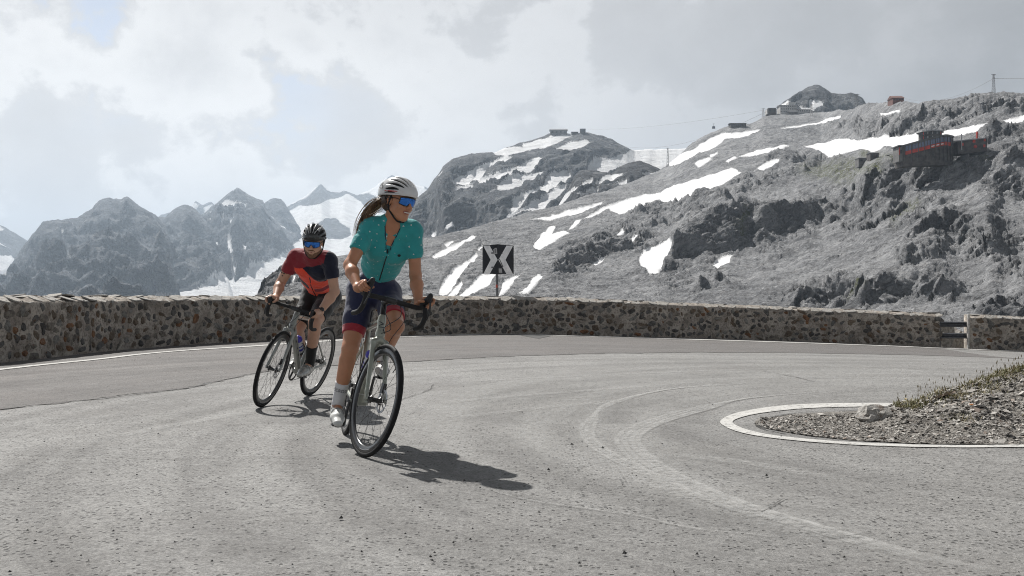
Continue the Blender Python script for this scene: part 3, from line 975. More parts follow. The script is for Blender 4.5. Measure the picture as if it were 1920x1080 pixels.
_, h_at = layer('mountain_slope', M_slope, H_CREST, [(430, 260), (1000, 230), (1500, 205), (1920, 190), (2260, 175)], 640, 2.6, 270,
                [(75, 3.5, 'f', 0), (26, 3.6, 'b', 0.93), (13, 4.2, 'v', 0.92), (9, 3.4, 't', 0.75), (4, 1.8, 't', 0.50), (5.5, 2.2, 'v', 0.76), (2.6, 0.9, 'v', 0.58), (1.2, 0.24, 'b', 0.2)], snow=H_SNOW, rock=H_ROCK, moss=H_MOSS, seed=0.6, jag=0.35, g=1.05, crest_keep=0.5, fade=(0.95, 0.05), calm=((1775, 282, 105, 26), (1628, 300, 28, 12)),
                cliffs=[[(1235, 485, 500), (1265, 462, 502), (1300, 432, 488), (1345, 408, 478), (1400, 396, 474), (1450, 398, 452), (1500, 386, 432), (1550, 368, 412), (1600, 347, 396), (1650, 326, 386), (1700, 309, 362), (1750, 301, 347), (1800, 297, 338), (1860, 290, 330), (1930, 283, 315), (2050, 270, 300)],
                        [(1480, 566, 574), (1520, 552, 576), (1570, 536, 568), (1640, 523, 560), (1740, 519, 556), (1800, 540, 560)], [(1690, 446, 452), (1720, 420, 446), (1760, 396, 426), (1800, 412, 444), (1850, 440, 474), (1880, 462, 474)], [(1850, 345, 352), (1880, 326, 372), (1930, 322, 376), (2000, 330, 350)],
                        [(1030, 488, 494), (1070, 476, 496), (1130, 464, 488), (1200, 452, 470), (1230, 455, 462)], [(1560, 246, 250), (1620, 232, 246), (1700, 218, 232), (1780, 206, 222), (1860, 192, 212), (1960, 186, 206)], [(1820, 600, 608), (1860, 572, 600), (1930, 566, 604), (2000, 580, 596)]])

# valley bottom, hidden behind the parapet but closing the land to the horizon
vm = rock_mat('valley scree', (0.15, 0.15, 0.15), (0.28, 0.28, 0.28), 60, bd=0.3)
gx = np.linspace(-1, 1, 61)
VX, VY = np.meshgrid(np.sign(gx) * np.abs(gx) ** 1.6 * 9000, np.linspace(0, 1, 61) ** 1.6 * 10500 - 1500, indexing='ij')
VZ = -62 + 12 * fbm(np.stack([VX.ravel() / 900, VY.ravel() / 900, VX.ravel() * 0], 1), 4).reshape(VX.shape)
idx = np.arange(61 * 61).reshape(61, 61)
me = quads_mesh('ground', np.stack([VX.ravel(), VY.ravel(), VZ.ravel()], 1), np.stack([idx[:-1, :-1], idx[1:, :-1], idx[1:, 1:], idx[:-1, 1:]], -1).reshape(-1, 4), vm)
f_att(me, 'snow', np.full(3721, -1.0))
obj('ground', me, kind='structure')

# ------------------------------------------------------------------ haze: the air between here and the far peaks
hz = NT('haze air')
hz.n.remove(hz.b)
pv = hz.node('ShaderNodeVolumePrincipled')
pv.inputs['Color'].default_value = (0.70, 0.84, 1.0, 1)
pv.inputs['Density'].default_value = 0.000105
pv.inputs['Anisotropy'].default_value = 0.25
hz.l.new(pv.outputs[0], hz.out.inputs['Volume'])
MB().box((0, 3200, 290), (20000, 11000, 820)).build('haze', hz.m, kind='stuff')

# ------------------------------------------------------------------ road
WALLP = [(-10.4, -3.0), (-9.6, 3.0), (-8.5, 8.5), (-7.24, 14.08), (-7.06, 15.8), (-6.80, 17.74), (-6.2, 19.4), (-5.35, 21.1), (-3.95, 22.9), (-2.08, 24.3), (0, 25.2), (1.7, 25.6), (3.35, 26.0), (5.3, 27.1), (7.2, 27.8), (9.56, 27.9), (11.86, 27.6)]
WALLQ = [(11.86, 27.6), (12.64, 27.55), (14.2, 27.45), (17.0, 27.1), (21.0, 26.2)]
wall_c = catmull([np.array(p) for p in WALLP], 10)
wall_all = np.array(wall_c + catmull([np.array(p) for p in WALLQ], 10)[1:])


def outside(x, y):
    """signed distance beyond the wall's front face line (positive = valley side)"""
    a, b = wall_all[:-1], wall_all[1:]
    ab = b - a
    t = np.clip(((x - a[:, 0]) * ab[:, 0] + (y - a[:, 1]) * ab[:, 1]) / (ab ** 2).sum(1), 0, 1)
    q = a + ab * t[:, None]
    d = np.hypot(x - q[:, 0], y - q[:, 1])
    i = int(np.argmin(d))
    s = ab[i, 0] * (y - a[i, 1]) - ab[i, 1] * (x - a[i, 0])
    return d[i] if s > 0 else -d[i]


def asphalt(name, lo, hi, warm, speck):
    t = NT(name)
    p = t.pos()
    v = t.node('ShaderNodeVectorMath', operation='SUBTRACT')
    t.put(v.inputs[0], p)
    v.inputs[1].default_value = (4.4, 7.4, 0)
    sx = t.node('ShaderNodeSeparateXYZ')
    t.put(sx.inputs[0], v.outputs[0])
    r = t.math('SQRT', t.math('ADD', t.math('POWER', t.math('ABSOLUTE', sx.outputs[0]), 2.0), t.math('POWER', t.math('ABSOLUTE', sx.outputs[1]), 2.0)))
    th = t.math('ARCTAN2', sx.outputs[1], sx.outputs[0])
    cv = t.node('ShaderNodeCombineXYZ')
    t.put(cv.inputs[0], t.math('MULTIPLY', r, 2.6))
    t.put(cv.inputs[1], t.math('MULTIPLY', th, 0.9))
    arcs = t.noise(cv.outputs[0], 1.0, 5, 0.6)              # traffic polish runs round the bend
    blot = t.noise(p, 0.55, 5, 0.6)
    mid = t.noise(p, 5.0, 4, 0.6)
    grain = t.noise(p, 70, 4, 0.8)
    grit = t.noise(p, 300, 2, 0.7)
    rub = t.noise(p, 22, 4, 0.75)
    f = t.math('ADD', t.math('MULTIPLY', arcs, 0.42), t.math('ADD', t.math('MULTIPLY', blot, 0.40), t.math('MULTIPLY', mid, 0.18)))
    c = t.mix(t.ramp(f, 0.36, 0.64), lo, hi)
    c = t.mix(t.ramp(t.noise(p, 0.9, 3), 0.45, 0.7, 0, 0.5), c, warm)
    c = t.mix(t.ramp(grain, 0.34, 0.60, 0.70, 0.0), c, (0.060, 0.059, 0.058))
    c = t.mix(t.ramp(grit, 0.48, 0.70, 0.0, 0.60), c, (0.44, 0.43, 0.42))
    c = t.mix(t.ramp(rub, 0.38, 0.60, 0.40, 0.0), c, (0.08, 0.078, 0.076))
    # open pores between the stones
    vd = t.voro(p, 50)
    vr = t.voro(p, 50, 'Color')
    sc = t.node('ShaderNodeSeparateColor')
    t.put(sc.inputs[0], vr)
    where = t.ramp(blot, 0.35, 0.62, speck * 0.45, speck)
    thr = t.math('MULTIPLY', t.ramp(t.math('SUBTRACT', where, sc.outputs[0]), 0.0, 0.10), 0.42)
    pore = t.math('MULTIPLY', t.ramp(t.math('SUBTRACT', thr, vd), 0.0, 0.08), 0.85)
    c = t.mix(pore, c, (0.035, 0.034, 0.033))
    t.put(t.b.inputs['Base Color'], c)
    t.set(Roughness=t.ramp(f, 0.3, 0.7, 0.88, 0.70))
    t.b.inputs['Specular IOR Level'].default_value = 0.35
    h = t.math('SUBTRACT', t.math('ADD', grain, t.math('MULTIPLY', grit, 0.5)), t.math('MULTIPLY', pore, 1.2))
    t.put(t.b.inputs['Normal'], t.bump(h, 0.9, 0.009))
    return t.m


M_road = asphalt('asphalt pale', (0.212, 0.207, 0.200), (0.405, 0.399, 0.386), (0.31, 0.30, 0.286), 0.36)
M_strip = asphalt('asphalt older edge', (0.105, 0.096, 0.092), (0.165, 0.150, 0.141), (0.165, 0.142, 0.13), 0.30)


def paint(name, col, wear_lo, wear_hi, soft=False, amax=1.0):
    """paint or a mark lying on the road: breaks up where it is worn and shows the road under it"""
    t = NT(name)
    p = t.pos()
    n = t.math('ADD', t.math('MULTIPLY', t.noise(p, 22, 6, 0.7), 0.6), t.math('MULTIPLY', t.noise(p, 150, 3, 0.7), 0.4))
    a = t.ramp(n, wear_lo, wear_hi)
    a = t.math('MULTIPLY', a, amax)
    if soft:
        a = t.math('MULTIPLY', a, t.attr('edge'))
    c = t.mix(t.ramp(t.noise(p, 6, 5, 0.7), 0.35, 0.7), tuple(k * 0.82 for k in col), col)
    c = t.mix(t.ramp(t.noise(p, 120, 3, 0.7), 0.25, 0.48, 0.5, 0.0), c, (0.12, 0.118, 0.112))
    t.put(t.b.inputs['Base Color'], c)
    t.set(Roughness=0.8, Alpha=a)
    return t.m


M_line = paint('white road paint worn', (0.56, 0.55, 0.525), 0.36, 0.49)
M_tar = paint('tar', (0.045, 0.044, 0.043), 0.30, 0.44)
M_crack = paint('crack dirt', (0.040, 0.038, 0.036), 0.38, 0.54, amax=0.85)
M_trace = paint('tyre polish trace', (0.50, 0.495, 0.482), 0.31, 0.64, soft=True, amax=0.62)
M_faint = paint('tyre polish faint', (0.48, 0.475, 0.462), 0.36, 0.66, soft=True, amax=0.55)
M_patch = paint('road patch dark', (0.045, 0.044, 0.043), 0.10, 0.30)

nx, ny = 190, 200
gxv, gyv = np.linspace(-12, 24, nx), np.linspace(-6, 30, ny)
GX, GY = np.meshgrid(gxv, gyv, indexing='ij')
GZ = gz(GX, GY)
idx = np.arange(nx * ny).reshape(nx, ny)
Q = np.stack([idx[:-1, :-1], idx[1:, :-1], idx[1:, 1:], idx[:-1, 1:]], -1).reshape(-1, 4)
cen = np.stack([(GX[:-1, :-1] + GX[1:, 1:]).ravel() / 2, (GY[:-1, :-1] + GY[1:, 1:]).ravel() / 2], 1)
keep = np.array([outside(x, y) < 0.25 for x, y in cen])
me = quads_mesh('road', np.stack([GX.ravel(), GY.ravel(), GZ.ravel()], 1), Q[keep], M_road)
bm = bmesh.new(); bm.from_mesh(me)
bmesh.ops.delete(bm, geom=[v for v in bm.verts if not v.link_faces], context='VERTS')
bm.to_mesh(me); bm.free()
obj('road', me, kind='structure')


def ribbon(name, cpts, width, mat, lift, parent=None, n=8, soft=False, wob=0.0, **kw):
    """a strip lying on the road along ground points"""
    pts = catmull([np.array(p[:2]) for p in cpts], n)
    V, F, E = [], [], []
    offs = (-0.5, -0.2, 0.2, 0.5) if soft else (-0.5, 0.5)
    m = len(offs)
    for i, p in enumerate(pts):
        t = pts[min(i + 1, len(pts) - 1)] - pts[max(i - 1, 0)]
        t = t / (np.linalg.norm(t) + 1e-9)
        nrm = np.array((-t[1], t[0]))
        u = i / (len(pts) - 1)
        w = width(u) if callable(width) else width
        if wob:
            p = p + nrm * wob * float(fbm(np.array([[p[0] * 2.1, p[1] * 2.1, 0.3]]), 3)[0])
            w = w * (1 + 0.7 * float(fbm(np.array([[p[0] * 3, p[1] * 3, 5.3]]), 3)[0]))
        for o in offs:
            q = p + nrm * w * o
            V.append((q[0], q[1], float(gz(q[0], q[1])) + lift))
            E.append((1.0 if abs(o) < 0.3 else 0.0) * min(1, u * 6, (1 - u) * 6))
    for i in range(len(pts) - 1):
        for k in range(m - 1):
            a = i * m + k
            F.append((a, a + 1, a + m + 1, a + m))
    me = mesh_from(name, V, F, mat)
    if soft:
        f_att(me, 'edge', E)
    o = obj(name, me, parent, **kw)
    return o


def strip_between(name, A, B, mat, lift, n=8, **kw):
    a, b = catmull([gpix(*p)[:2] for p in A], n), catmull([gpix(*p)[:2] for p in B], n)
    V, F = [], []
    for p, q in zip(a, b):
        for k in (p, (p + q) / 2, q):
            V.append((k[0], k[1], float(gz(k[0], k[1])) + lift))
    for i in range(len(a) - 1):
        for k in range(2):
            s = i * 3 + k
            F.append((s, s + 1, s + 4, s + 3))
    return obj(name, mesh_from(name, V, F, mat), **kw)


# the older asphalt strip between the resurfaced lane and the wall, with the ragged joint along its edge
SEAM = [(-130, 790), (0, 769), (90, 758), (180, 749), (260, 739), (345, 729), (400, 718), (480, 700), (560, 690), (660, 684), (760, 679), (880, 672), (1000, 667), (1150, 663), (1300, 661.5), (1480, 662), (1650, 664.5), (1800, 668), (1920, 672), (2040, 677)]
seam = [gpix(*p)[:2] for p in SEAM]
seam = [np.array((-8.2, 2.0)), np.array((-6.9, 5.4))] + seam
sc_ = catmull(seam, 10)
V, F = [], []
nw = 7
wl_n = len(wall_all)
for i, p in enumerate(sc_):
    u = i / (len(sc_) - 1)
    # nearest wall point, kept monotone
    dd = np.hypot(wall_all[:, 0] - p[0], wall_all[:, 1] - p[1])
    q = wall_all[int(np.argmin(dd))]
    jig = 0.03 * float(fbm(np.array([[p[0] * 3, p[1] * 3, 1.0]]), 3)[0])
    for k in range(nw):
        w = k / (nw - 1)
        s = p + (q - p) * (w + jig * (1 - w))
        V.append((s[0], s[1], float(gz(s[0], s[1])) + 0.004))
for i in range(len(sc_) - 1):
    for k in range(nw - 1):
        a = i * nw + k
        F.append((a, a + nw, a + nw + 1, a + 1))
obj('road_edge_strip', mesh_from('road_edge_strip', V, F, M_strip), kind='structure')
ribbon('road_joint_crack', seam, lambda u: 0.035, M_crack, 0.008, wob=0.03, kind='structure')

EDGE = [(-130, 709), (0, 694), (90, 684), (180, 675), (270, 664.5), (360, 657), (480, 649.5), (600, 641), (700, 635), (800, 630.5), (900, 627.6), (960, 627.2), (1030, 629), (1120, 631.5), (1250, 635.5), (1400, 640), (1550, 645), (1700, 650.5), (1800, 654.8), (1920, 659.5), (2040, 664)]
el = [np.array((-8.9, 2.0)), np.array((-7.7, 6.5))] + [gpix(*p)[:2] for p in EDGE]
ribbon('road_edge_line', el, lambda u: 0.15 + 0.30 * min(1.0, max(0.0, (u - 0.30) / 0.25)), M_line, 0.012, kind='structure')
OUT = [(1690, 756.5), (1620, 756.5), (1540, 757.5), (1470, 761), (1410, 769), (1372, 778), (1351, 790), (1358, 800), (1385, 811), (1430, 820), (1500, 828), (1580, 834), (1680, 838.5), (1800, 840.5), (1920, 839.5), (2080, 838)]
INN = [(1690, 763), (1620, 763.5), (1545, 765), (1480, 769), (1424, 776), (1390, 783.5), (1374, 791), (1380, 798.5), (1402, 807), (1442, 816), (1507, 823.5), (1583, 829.5), (1680, 834), (1800, 836), (1920, 835), (2080, 834)]
strip_between('road_bend_line', OUT, INN, M_line, 0.006, kind='structure')

# tyre traces polished into the bend, cracks, repairs
for k, off in enumerate((0, 10, 20)):
    ribbon('tyre_trace', [gpix(1420, 718), gpix(1260, 730), gpix(1150 - off * 0.6, 758), gpix(1097 + off, 793), gpix(1092 + off, 815 + off * 0.2), gpix(1112 + off, 840), gpix(1160 + off, 868), gpix(1250 + off, 910), gpix(1340, 945), gpix(1450, 980)], 0.05, M_trace, 0.004 + 0.001 * k, soft=True, kind='structure')
for k, off in enumerate((0, 14, 28, 40)):
    ribbon('tyre_trace', [gpix(1560, 733), gpix(1400, 748), gpix(1290 + off, 768), gpix(1205 + off, 793), gpix(1160 + off, 818), gpix(1163 + off, 840), gpix(1195 + off, 870), gpix(1260 + off, 905), gpix(1370 + off, 950), gpix(1520 + off, 995), gpix(1700 + off, 1045), gpix(1900 + off, 1085)], 0.06, M_trace, 0.004 + 0.001 * k, soft=True, kind='structure')
for k, (a, b) in enumerate((((780, 760), (1260, 722)), ((800, 790), (1200, 748)), ((1230, 850), (1600, 905)), ((800, 720), (1500, 690)), ((150, 830), (620, 745)))):
    ribbon('tyre_trace', [gpix(*a), gpix(0.5 * a[0] + 0.5 * b[0], 0.55 * a[1] + 0.45 * b[1] - 4), gpix(*b)], 0.20, M_faint, 0.0035, soft=True, kind='structure')
ribbon('road_crack', [gpix(905, 912), gpix(960, 932), gpix(1080, 952), gpix(1180, 968), gpix(1300, 992), gpix(1450, 1008), gpix(1600, 1020), gpix(1760, 1030)], 0.016, M_faint, 0.0072, wob=0.03, soft=True, kind='structure')
ribbon('road_crack', [gpix(1470, 938), gpix(1440, 955), gpix(1425, 962)], 0.008, M_crack, 0.007, wob=0.02, kind='structure')
ribbon('road_crack', [gpix(1450, 1000), gpix(1560, 1008), gpix(1640, 1004)], 0.007, M_crack, 0.0075, wob=0.02, kind='structure')
ribbon('road_crack', [gpix(740, 757), gpix(775, 742), gpix(800, 733), gpix(812, 722)], 0.012, M_crack, 0.007, wob=0.03, kind='structure')
ribbon('road_crack', [gpix(1430, 696), gpix(1480, 705), gpix(1525, 716)], 0.016, M_crack, 0.007, wob=0.03, kind='structure')
ribbon('road_crack', [gpix(0, 852), gpix(160, 856), gpix(300, 862), gpix(420, 858), gpix(600, 860)], 0.006, M_crack, 0.007, wob=0.03, kind='structure')
ribbon('tyre_trace', [gpix(1400, 730), gpix(1250, 775), gpix(1190, 815), gpix(1210, 865), gpix(1320, 925), gpix(1500, 985), gpix(1800, 1060)], 0.42, M_faint, 0.0032, soft=True, kind='structure')
ribbon('tyre_trace', [gpix(1150, 740), gpix(1105, 790), gpix(1130, 850), gpix(1260, 915), gpix(1400, 968)], 0.30, M_faint, 0.0030, soft=True, kind='structure')
ribbon('tyre_trace', [gpix(1750, 690), gpix(1400, 685), gpix(1100, 700), gpix(900, 735), gpix(830, 790), gpix(800, 850)], 0.55, M_faint, 0.0028, soft=True, kind='structure')
ribbon('tyre_trace', [gpix(1800, 712), gpix(1450, 708), gpix(1200, 725), gpix(1040, 765), gpix(1000, 820), gpix(1050, 880)], 0.40, M_faint, 0.0026, soft=True, kind='structure')
ribbon('road_crack', [gpix(1470, 814), gpix(1436, 806), gpix(1423, 797), gpix(1434, 788), gpix(1461, 780), gpix(1526, 774), gpix(1616, 771), gpix(1690, 767)], 0.035, M_crack, 0.010, wob=0.03, kind='structure')
tp = [gpix(*p) for p in ((976, 629.2), (1034, 629.8), (1010, 635.6))]
obj('road_patch', mesh_from('road_patch', [(p[0], p[1], p[2] + 0.008) for p in tp], [(0, 2, 1)], M_patch), kind='structure')

# loose grit on the road
gm = P('grit stone', (0.05, 0.048, 0.046), 0.9)
mb = MB()
for k in range(260):
    if k < 8:
        q = gpix(*((1028, 884), (1437, 895), (1130, 842), (1170, 1042), (870, 905), (1072, 836), (640, 975), (300, 672))[k])
        s = 0.013
    else:
        q = gpix(random.uniform(-50, 1980), 640 + 440 * random.random() ** 0.8)
        s = random.uniform(0.003, 0.008)
    if outside(q[0], q[1]) > -0.5:
        continue
    a = random.random() * 6.28
    v = [(q[0] + s * random.uniform(0.6, 1.3) * math.cos(a + i * 1.57), q[1] + s * random.uniform(0.6, 1.3) * math.sin(a + i * 1.57), q[2] + 0.008) for i in range(4)]
    v.append((q[0], q[1], q[2] + 0.008 + s * 0.9))
    mb.add(v, [(0, 1, 4), (1, 2, 4), (2, 3, 4), (3, 0, 4)])
mb.build('grit', gm, kind='stuff')

# ------------------------------------------------------------------ parapet walls
M_mortar = NT('mortar weathered')
t = M_mortar
p = t.pos()
n1, n2, n3 = t.noise(p, 3, 6, 0.65), t.noise(p, 22, 6, 0.7), t.noise(p, 1.1, 3)
c = t.mix(t.ramp(n1, 0.35, 0.65), (0.27, 0.238, 0.206), (0.48, 0.432, 0.380))
c = t.mix(t.ramp(n2, 0.38, 0.54, 0.60, 0.0), c, (0.085, 0.075, 0.066))
t.put(t.b.inputs['Base Color'], c)
t.set(Roughness=0.95)
t.b.inputs['Specular IOR Level'].default_value = 0.2
t.put(t.b.inputs['Normal'], t.bump(t.math('ADD', n1, n2), 0.9, 0.03))
M_mortar = t.m


def stone_mat(name, a, b):
    t = NT(name)
    p = t.pos()
    n = t.noise(p, 14, 7, 0.7)
    c = t.mix(t.ramp(n, 0.36, 0.64), a, b)
    c = t.mix(t.ramp(t.noise(p, 60, 4, 0.7), 0.56, 0.70, 0, 0.6), c, (0.22, 0.20, 0.18))
    c = t.mix(t.ramp(t.noise(p, 9, 4), 0.60, 0.70, 0, 0.5), c, (0.14, 0.065, 0.025))
    t.put(t.b.inputs['Base Color'], c)
    t.set(Roughness=0.85)
    t.put(t.b.inputs['Normal'], t.bump(t.math('ADD', n, t.noise(p, 45, 5, 0.7)), 0.9, 0.02))
    return t.m


STONES = [stone_mat('stone dark grey', (0.06, 0.058, 0.055), (0.16, 0.154, 0.145)), stone_mat('stone black', (0.036, 0.034, 0.032), (0.10, 0.095, 0.09)), stone_mat('stone brown', (0.075, 0.056, 0.040), (0.19, 0.148, 0.108)),
          stone_mat('stone rust', (0.10, 0.046, 0.022), (0.25, 0.13, 0.065)), stone_mat('stone mid grey', (0.11, 0.104, 0.095), (0.26, 0.25, 0.23)), stone_mat('stone grey brown', (0.085, 0.074, 0.062), (0.22, 0.195, 0.165))]
CAPM = [stone_mat('capping slate pale', (0.25, 0.235, 0.21), (0.46, 0.435, 0.40)), stone_mat('capping slate grey', (0.24, 0.23, 0.215), (0.42, 0.40, 0.37)), stone_mat('capping slate ochre', (0.34, 0.24, 0.16), (0.52, 0.38, 0.27))]
WH, WT = 0.93, 0.46


def rubble(seed, mat, flat=0.42):
    """an irregular stone, unit sized: x along the wall, y out of the wall, z up"""
    r = random.Random(seed)
    bm = bmesh.new()
    k = r.randint(6, 9)
    rim, top = [], []
    for i in range(k):
        a = 2 * math.pi * (i + r.uniform(-0.3, 0.3)) / k
        d = r.uniform(0.78, 1.08)
        rim.append(bm.verts.new((math.cos(a) * 0.5 * d, 0, math.sin(a) * 0.5 * d)))
        e = r.uniform(0.55, 0.82)
        top.append(bm.verts.new((math.cos(a) * 0.5 * d * e, -flat * r.uniform(0.55, 1.0), math.sin(a) * 0.5 * d * e)))
    c = bm.verts.new((r.uniform(-0.1, 0.1), -flat * r.uniform(0.9, 1.15), r.uniform(-0.1, 0.1)))
    for i in range(k):
        j = (i + 1) % k
        bm.faces.new((rim[i], rim[j], top[j], top[i]))
        bm.faces.new((top[i], top[j], c))
    bmesh.ops.recalc_face_normals(bm, faces=bm.faces)
    me = bpy.data.meshes.new('stone')
    bm.to_mesh(me); bm.free()
    me.materials.append(mat)
    return me


STONE_ME = [[rubble(100 * a + b, m) for b in range(6)] for a, m in enumerate(STONES)]


def slab(seed, mat):
    r = random.Random(seed)
    bm = bmesh.new()
    k = r.randint(5, 7)
    lo, hi = [], []
    for i in range(k):
        a = 2 * math.pi * (i + r.uniform(-0.25, 0.25)) / k
        d = r.uniform(0.75, 1.1)
        x, y = math.cos(a) * 0.5 * d, math.sin(a) * 0.5 * d
        lo.append(bm.verts.new((x, y, 0)))
        hi.append(bm.verts.new((x * 0.95, y * 0.93, r.uniform(0.8, 1.0))))
    for i in range(k):
        j = (i + 1) % k
        bm.faces.new((lo[i], lo[j], hi[j], hi[i]))
    bm.faces.new(hi)
    bm.faces.new(lo[::-1])
    bmesh.ops.recalc_face_normals(bm, faces=bm.faces)
    me = bpy.data.meshes.new('capstone')
    bm.to_mesh(me); bm.free()
    me.materials.append(mat)
    return me


SLAB_ME = [slab(900 + i, CAPM[0 if i % 3 else 1]) for i in range(14)]


def join_list(name, items, parent, kind='stuff'):
    """many small pieces as one part"""
    V, F, MI = [], [], []
    mats = []
    for me, M in items:
        mt = me.materials[0]
        if mt not in mats:
            mats.append(mt)
        b = len(V)
        V += [tuple(M @ v.co) for v in me.vertices]
        for pl in me.polygons:
            F.append(tuple(i + b for i in pl.vertices))
            MI.append(mats.index(mt))
    me = mesh_from(name, V, F, mats)
    me.polygons.foreach_set('material_index', MI)
    return obj(name, me, parent, kind=kind)


def build_wall(name, label, ctrl, n_parts, seed, visible):
    r = random.Random(seed)
    path = catmull([np.array(p) for p in ctrl], 40)
    seg = [0.0]
    for a, b in zip(path[:-1], path[1:]):
        seg.append(seg[-1] + float(np.linalg.norm(b - a)))
    seg = np.array(seg)
    L = seg[-1]
    path = np.array(path)

    def frame(s):
        x, y = np.interp(s, seg, path[:, 0]), np.interp(s, seg, path[:, 1])
        x2, y2 = np.interp(min(s + 0.05, L), seg, path[:, 0]), np.interp(min(s + 0.05, L), seg, path[:, 1])
        x1, y1 = np.interp(max(s - 0.05, 0), seg, path[:, 0]), np.interp(max(s - 0.05, 0), seg, path[:, 1])
        tv = np.array((x2 - x1, y2 - y1))
        tv /= np.linalg.norm(tv)
        return np.array((x, y, float(gz(x, y)))), np.array((tv[0], tv[1], 0)), np.array((-tv[1], tv[0], 0))   # point, along, outward (to the valley)

    root = empty(name, tuple(frame(L / 2)[0]))
    inv = Matrix.Translation(-Vector(root.location))
    # core of mortar and rubble
    ns = max(8, int(L / 0.12))
    prof = [(0.02, -0.25)] + [(0.02 - 0.0 * k, (WH - 0.075) * k / 9) for k in range(10)] + [(0.045, WH - 0.060), (0.12, WH - 0.028), (0.25, WH + 0.015), (0.40, WH + 0.01), (WT, WH - 0.01)] + [(WT, WH * k / 4) for k in range(3, -1, -1)] + [(WT, -0.6)]
    V, F = [], []
    for i in range(ns + 1):
        o, ta, ou = frame(L * i / ns)
        for (a, h) in prof:
            q = o + ou * a + np.array((0, 0, h))
            V.append(q)
    V = np.array(V)
    nz = fbm(V * 4.5, 4)
    nz2 = fbm(V * 1.3 + 5, 2)
    m = len(prof)
    for i in range(ns + 1):
        _, ta, ou = frame(L * i / ns)
        sl = slice(i * m, (i + 1) * m)
        V[sl] -= ou[None, :] * (0.030 * nz[sl])[:, None]
        V[sl, 2] += 0.016 * nz[sl] + 0.012 * nz2[sl]
    for i in range(ns):
        for k in range(m - 1):
            a = i * m + k
            F.append((a, a + m, a + m + 1, a + 1))
    F.append(tuple(range(m)))
    F.append(tuple(range((ns + 1) * m - 1, ns * m - 1, -1)))
    co = mesh_from('mortar_core', V - np.array(root.location), F, M_mortar, True)
    obj('mortar_core', co, root)
    # face stones, laid without courses
    items = []
    rows = 6
    hrow = (WH - 0.11) / rows
    for row in range(rows):
        s = r.uniform(0, 0.1)
        while s < L - 0.06:
            w = r.choice((0.11, 0.15, 0.19, 0.23, 0.28, 0.34)) * r.uniform(0.85, 1.15)
            h = hrow * r.uniform(0.62, 1.30)
            if r.random() < 0.93:
                o, ta, ou = frame(min(s + w / 2, L))
                zc = 0.02 + hrow * (row + 0.5) + r.uniform(-0.06, 0.06)
                pos = o + ou * 0.028 + np.array((0, 0, zc))
                tilt = r.gauss(0, 0.45)
                B = Matrix(((ta[0], ou[0], 0), (ta[1], ou[1], 0), (0, 0, 1))).to_4x4()
                M = inv @ Matrix.Translation(Vector(pos)) @ B @ Matrix.Rotation(tilt, 4, 'Y') @ Matrix.Diagonal((w * 0.92, r.uniform(0.045, 0.085), h, 1))
                k = r.choices(range(6), (24, 12, 22, 6, 16, 20))[0]
                size = w * FPX / max(3, o[1])
                items.append((size if visible(o) else 0, STONE_ME[k][r.randrange(6)], M))
            s += w * r.uniform(0.82, 0.98)
    items.sort(key=lambda q: -q[0])
    for q in items[:n_parts]:
        st = obj('stone', q[1], root)
        st.matrix_local = q[2]
    if len(items) > n_parts:
        join_list('far_stones', [(q[1], q[2]) for q in items[n_parts:]], root)
    # capping of thin slates bedded along the top
    caps = []
    s = 0.0
    while s < L:
        w = r.uniform(0.16, 0.42)
        o, ta, ou = frame(min(s + w / 2, L))
        for side in (0, 1):
            if r.random() < 0.10:
                continue
            pos = o + ou * ((0.115 if side == 0 else 0.33) + r.uniform(-0.03, 0.03)) + np.array((0, 0, WH + (-0.038 if side == 0 else 0.004) + r.uniform(-0.014, 0.014)))
            B = Matrix(((ta[0], ou[0], 0), (ta[1], ou[1], 0), (0, 0, 1))).to_4x4()
            M = inv @ Matrix.Translation(Vector(pos)) @ B @ Matrix.Rotation(r.uniform(-0.25, 0.25), 4, 'Z') @ Matrix.Rotation(r.gauss(0.36 if side == 0 else 0.0, 0.06), 4, 'X') @ Matrix.Rotation(r.gauss(0, 0.06), 4, 'Y') @ Matrix.Diagonal((w * 1.12, r.uniform(0.24, 0.34), r.uniform(0.010, 0.026), 1))
            caps.append((w * FPX / max(3, o[1]) if visible(o) else 0, SLAB_ME[r.randrange(14)], M))
        s += w * 0.97
    caps.sort(key=lambda q: -q[0])
    for q in caps[:250]:
        c_ = obj('capstone', q[1], root)
        c_.matrix_local = q[2]
    if len(caps) > 250:
        join_list('far_capstones', [(q[1], q[2]) for q in caps[250:]], root)
    tag(root, label, 'wall')
    return root, frame


seen = lambda o: o[1] > 1 and abs((o[0]) / o[1]) < 0.53
build_wall('stone_wall', 'long curved parapet wall of dark rubble stones in mortar round the bend', WALLP[1:], 300, 11, seen)
Q2 = [np.array((12.66, 27.52)), np.array((14.2, 27.4)), np.array((17.0, 27.0)), np.array((20.0, 26.2))]
build_wall('stone_wall', 'short stretch of stone parapet at the right edge, past the metal rails', Q2, 120, 12, seen)

# embankment falling away behind the wall
M_emb = rock_mat('embankment rubble', (0.13, 0.125, 0.12), (0.30, 0.29, 0.28), 1.2, bd=0.2)
prof = [(0.30, -0.30), (1.0, -0.35), (2.2, -0.9), (4.5, -3.2), (10, -10), (26, -27), (60, -62)]
V, F = [], []
wa = wall_all[::2]
for i in range(len(wa)):
    tv = wa[min(i + 1, len(wa) - 1)] - wa[max(i - 1, 0)]
    tv /= np.linalg.norm(tv)
    for a, h in prof:
        q = wa[i] + np.array((-tv[1], tv[0])) * a
        V.append((q[0], q[1], float(gz(wa[i][0], wa[i][1])) + h))
V = np.array(V)
V[:, 2] += 0.15 * fbm(V * 1.1, 4) * np.clip(np.tile([p_[0] for p_ in prof], len(wa)), 0, 4)
m = len(prof)
for i in range(len(wa) - 1):
    for k in range(m - 1):
        a = i * m + k
        F.append((a, a + m, a + m + 1, a + 1))
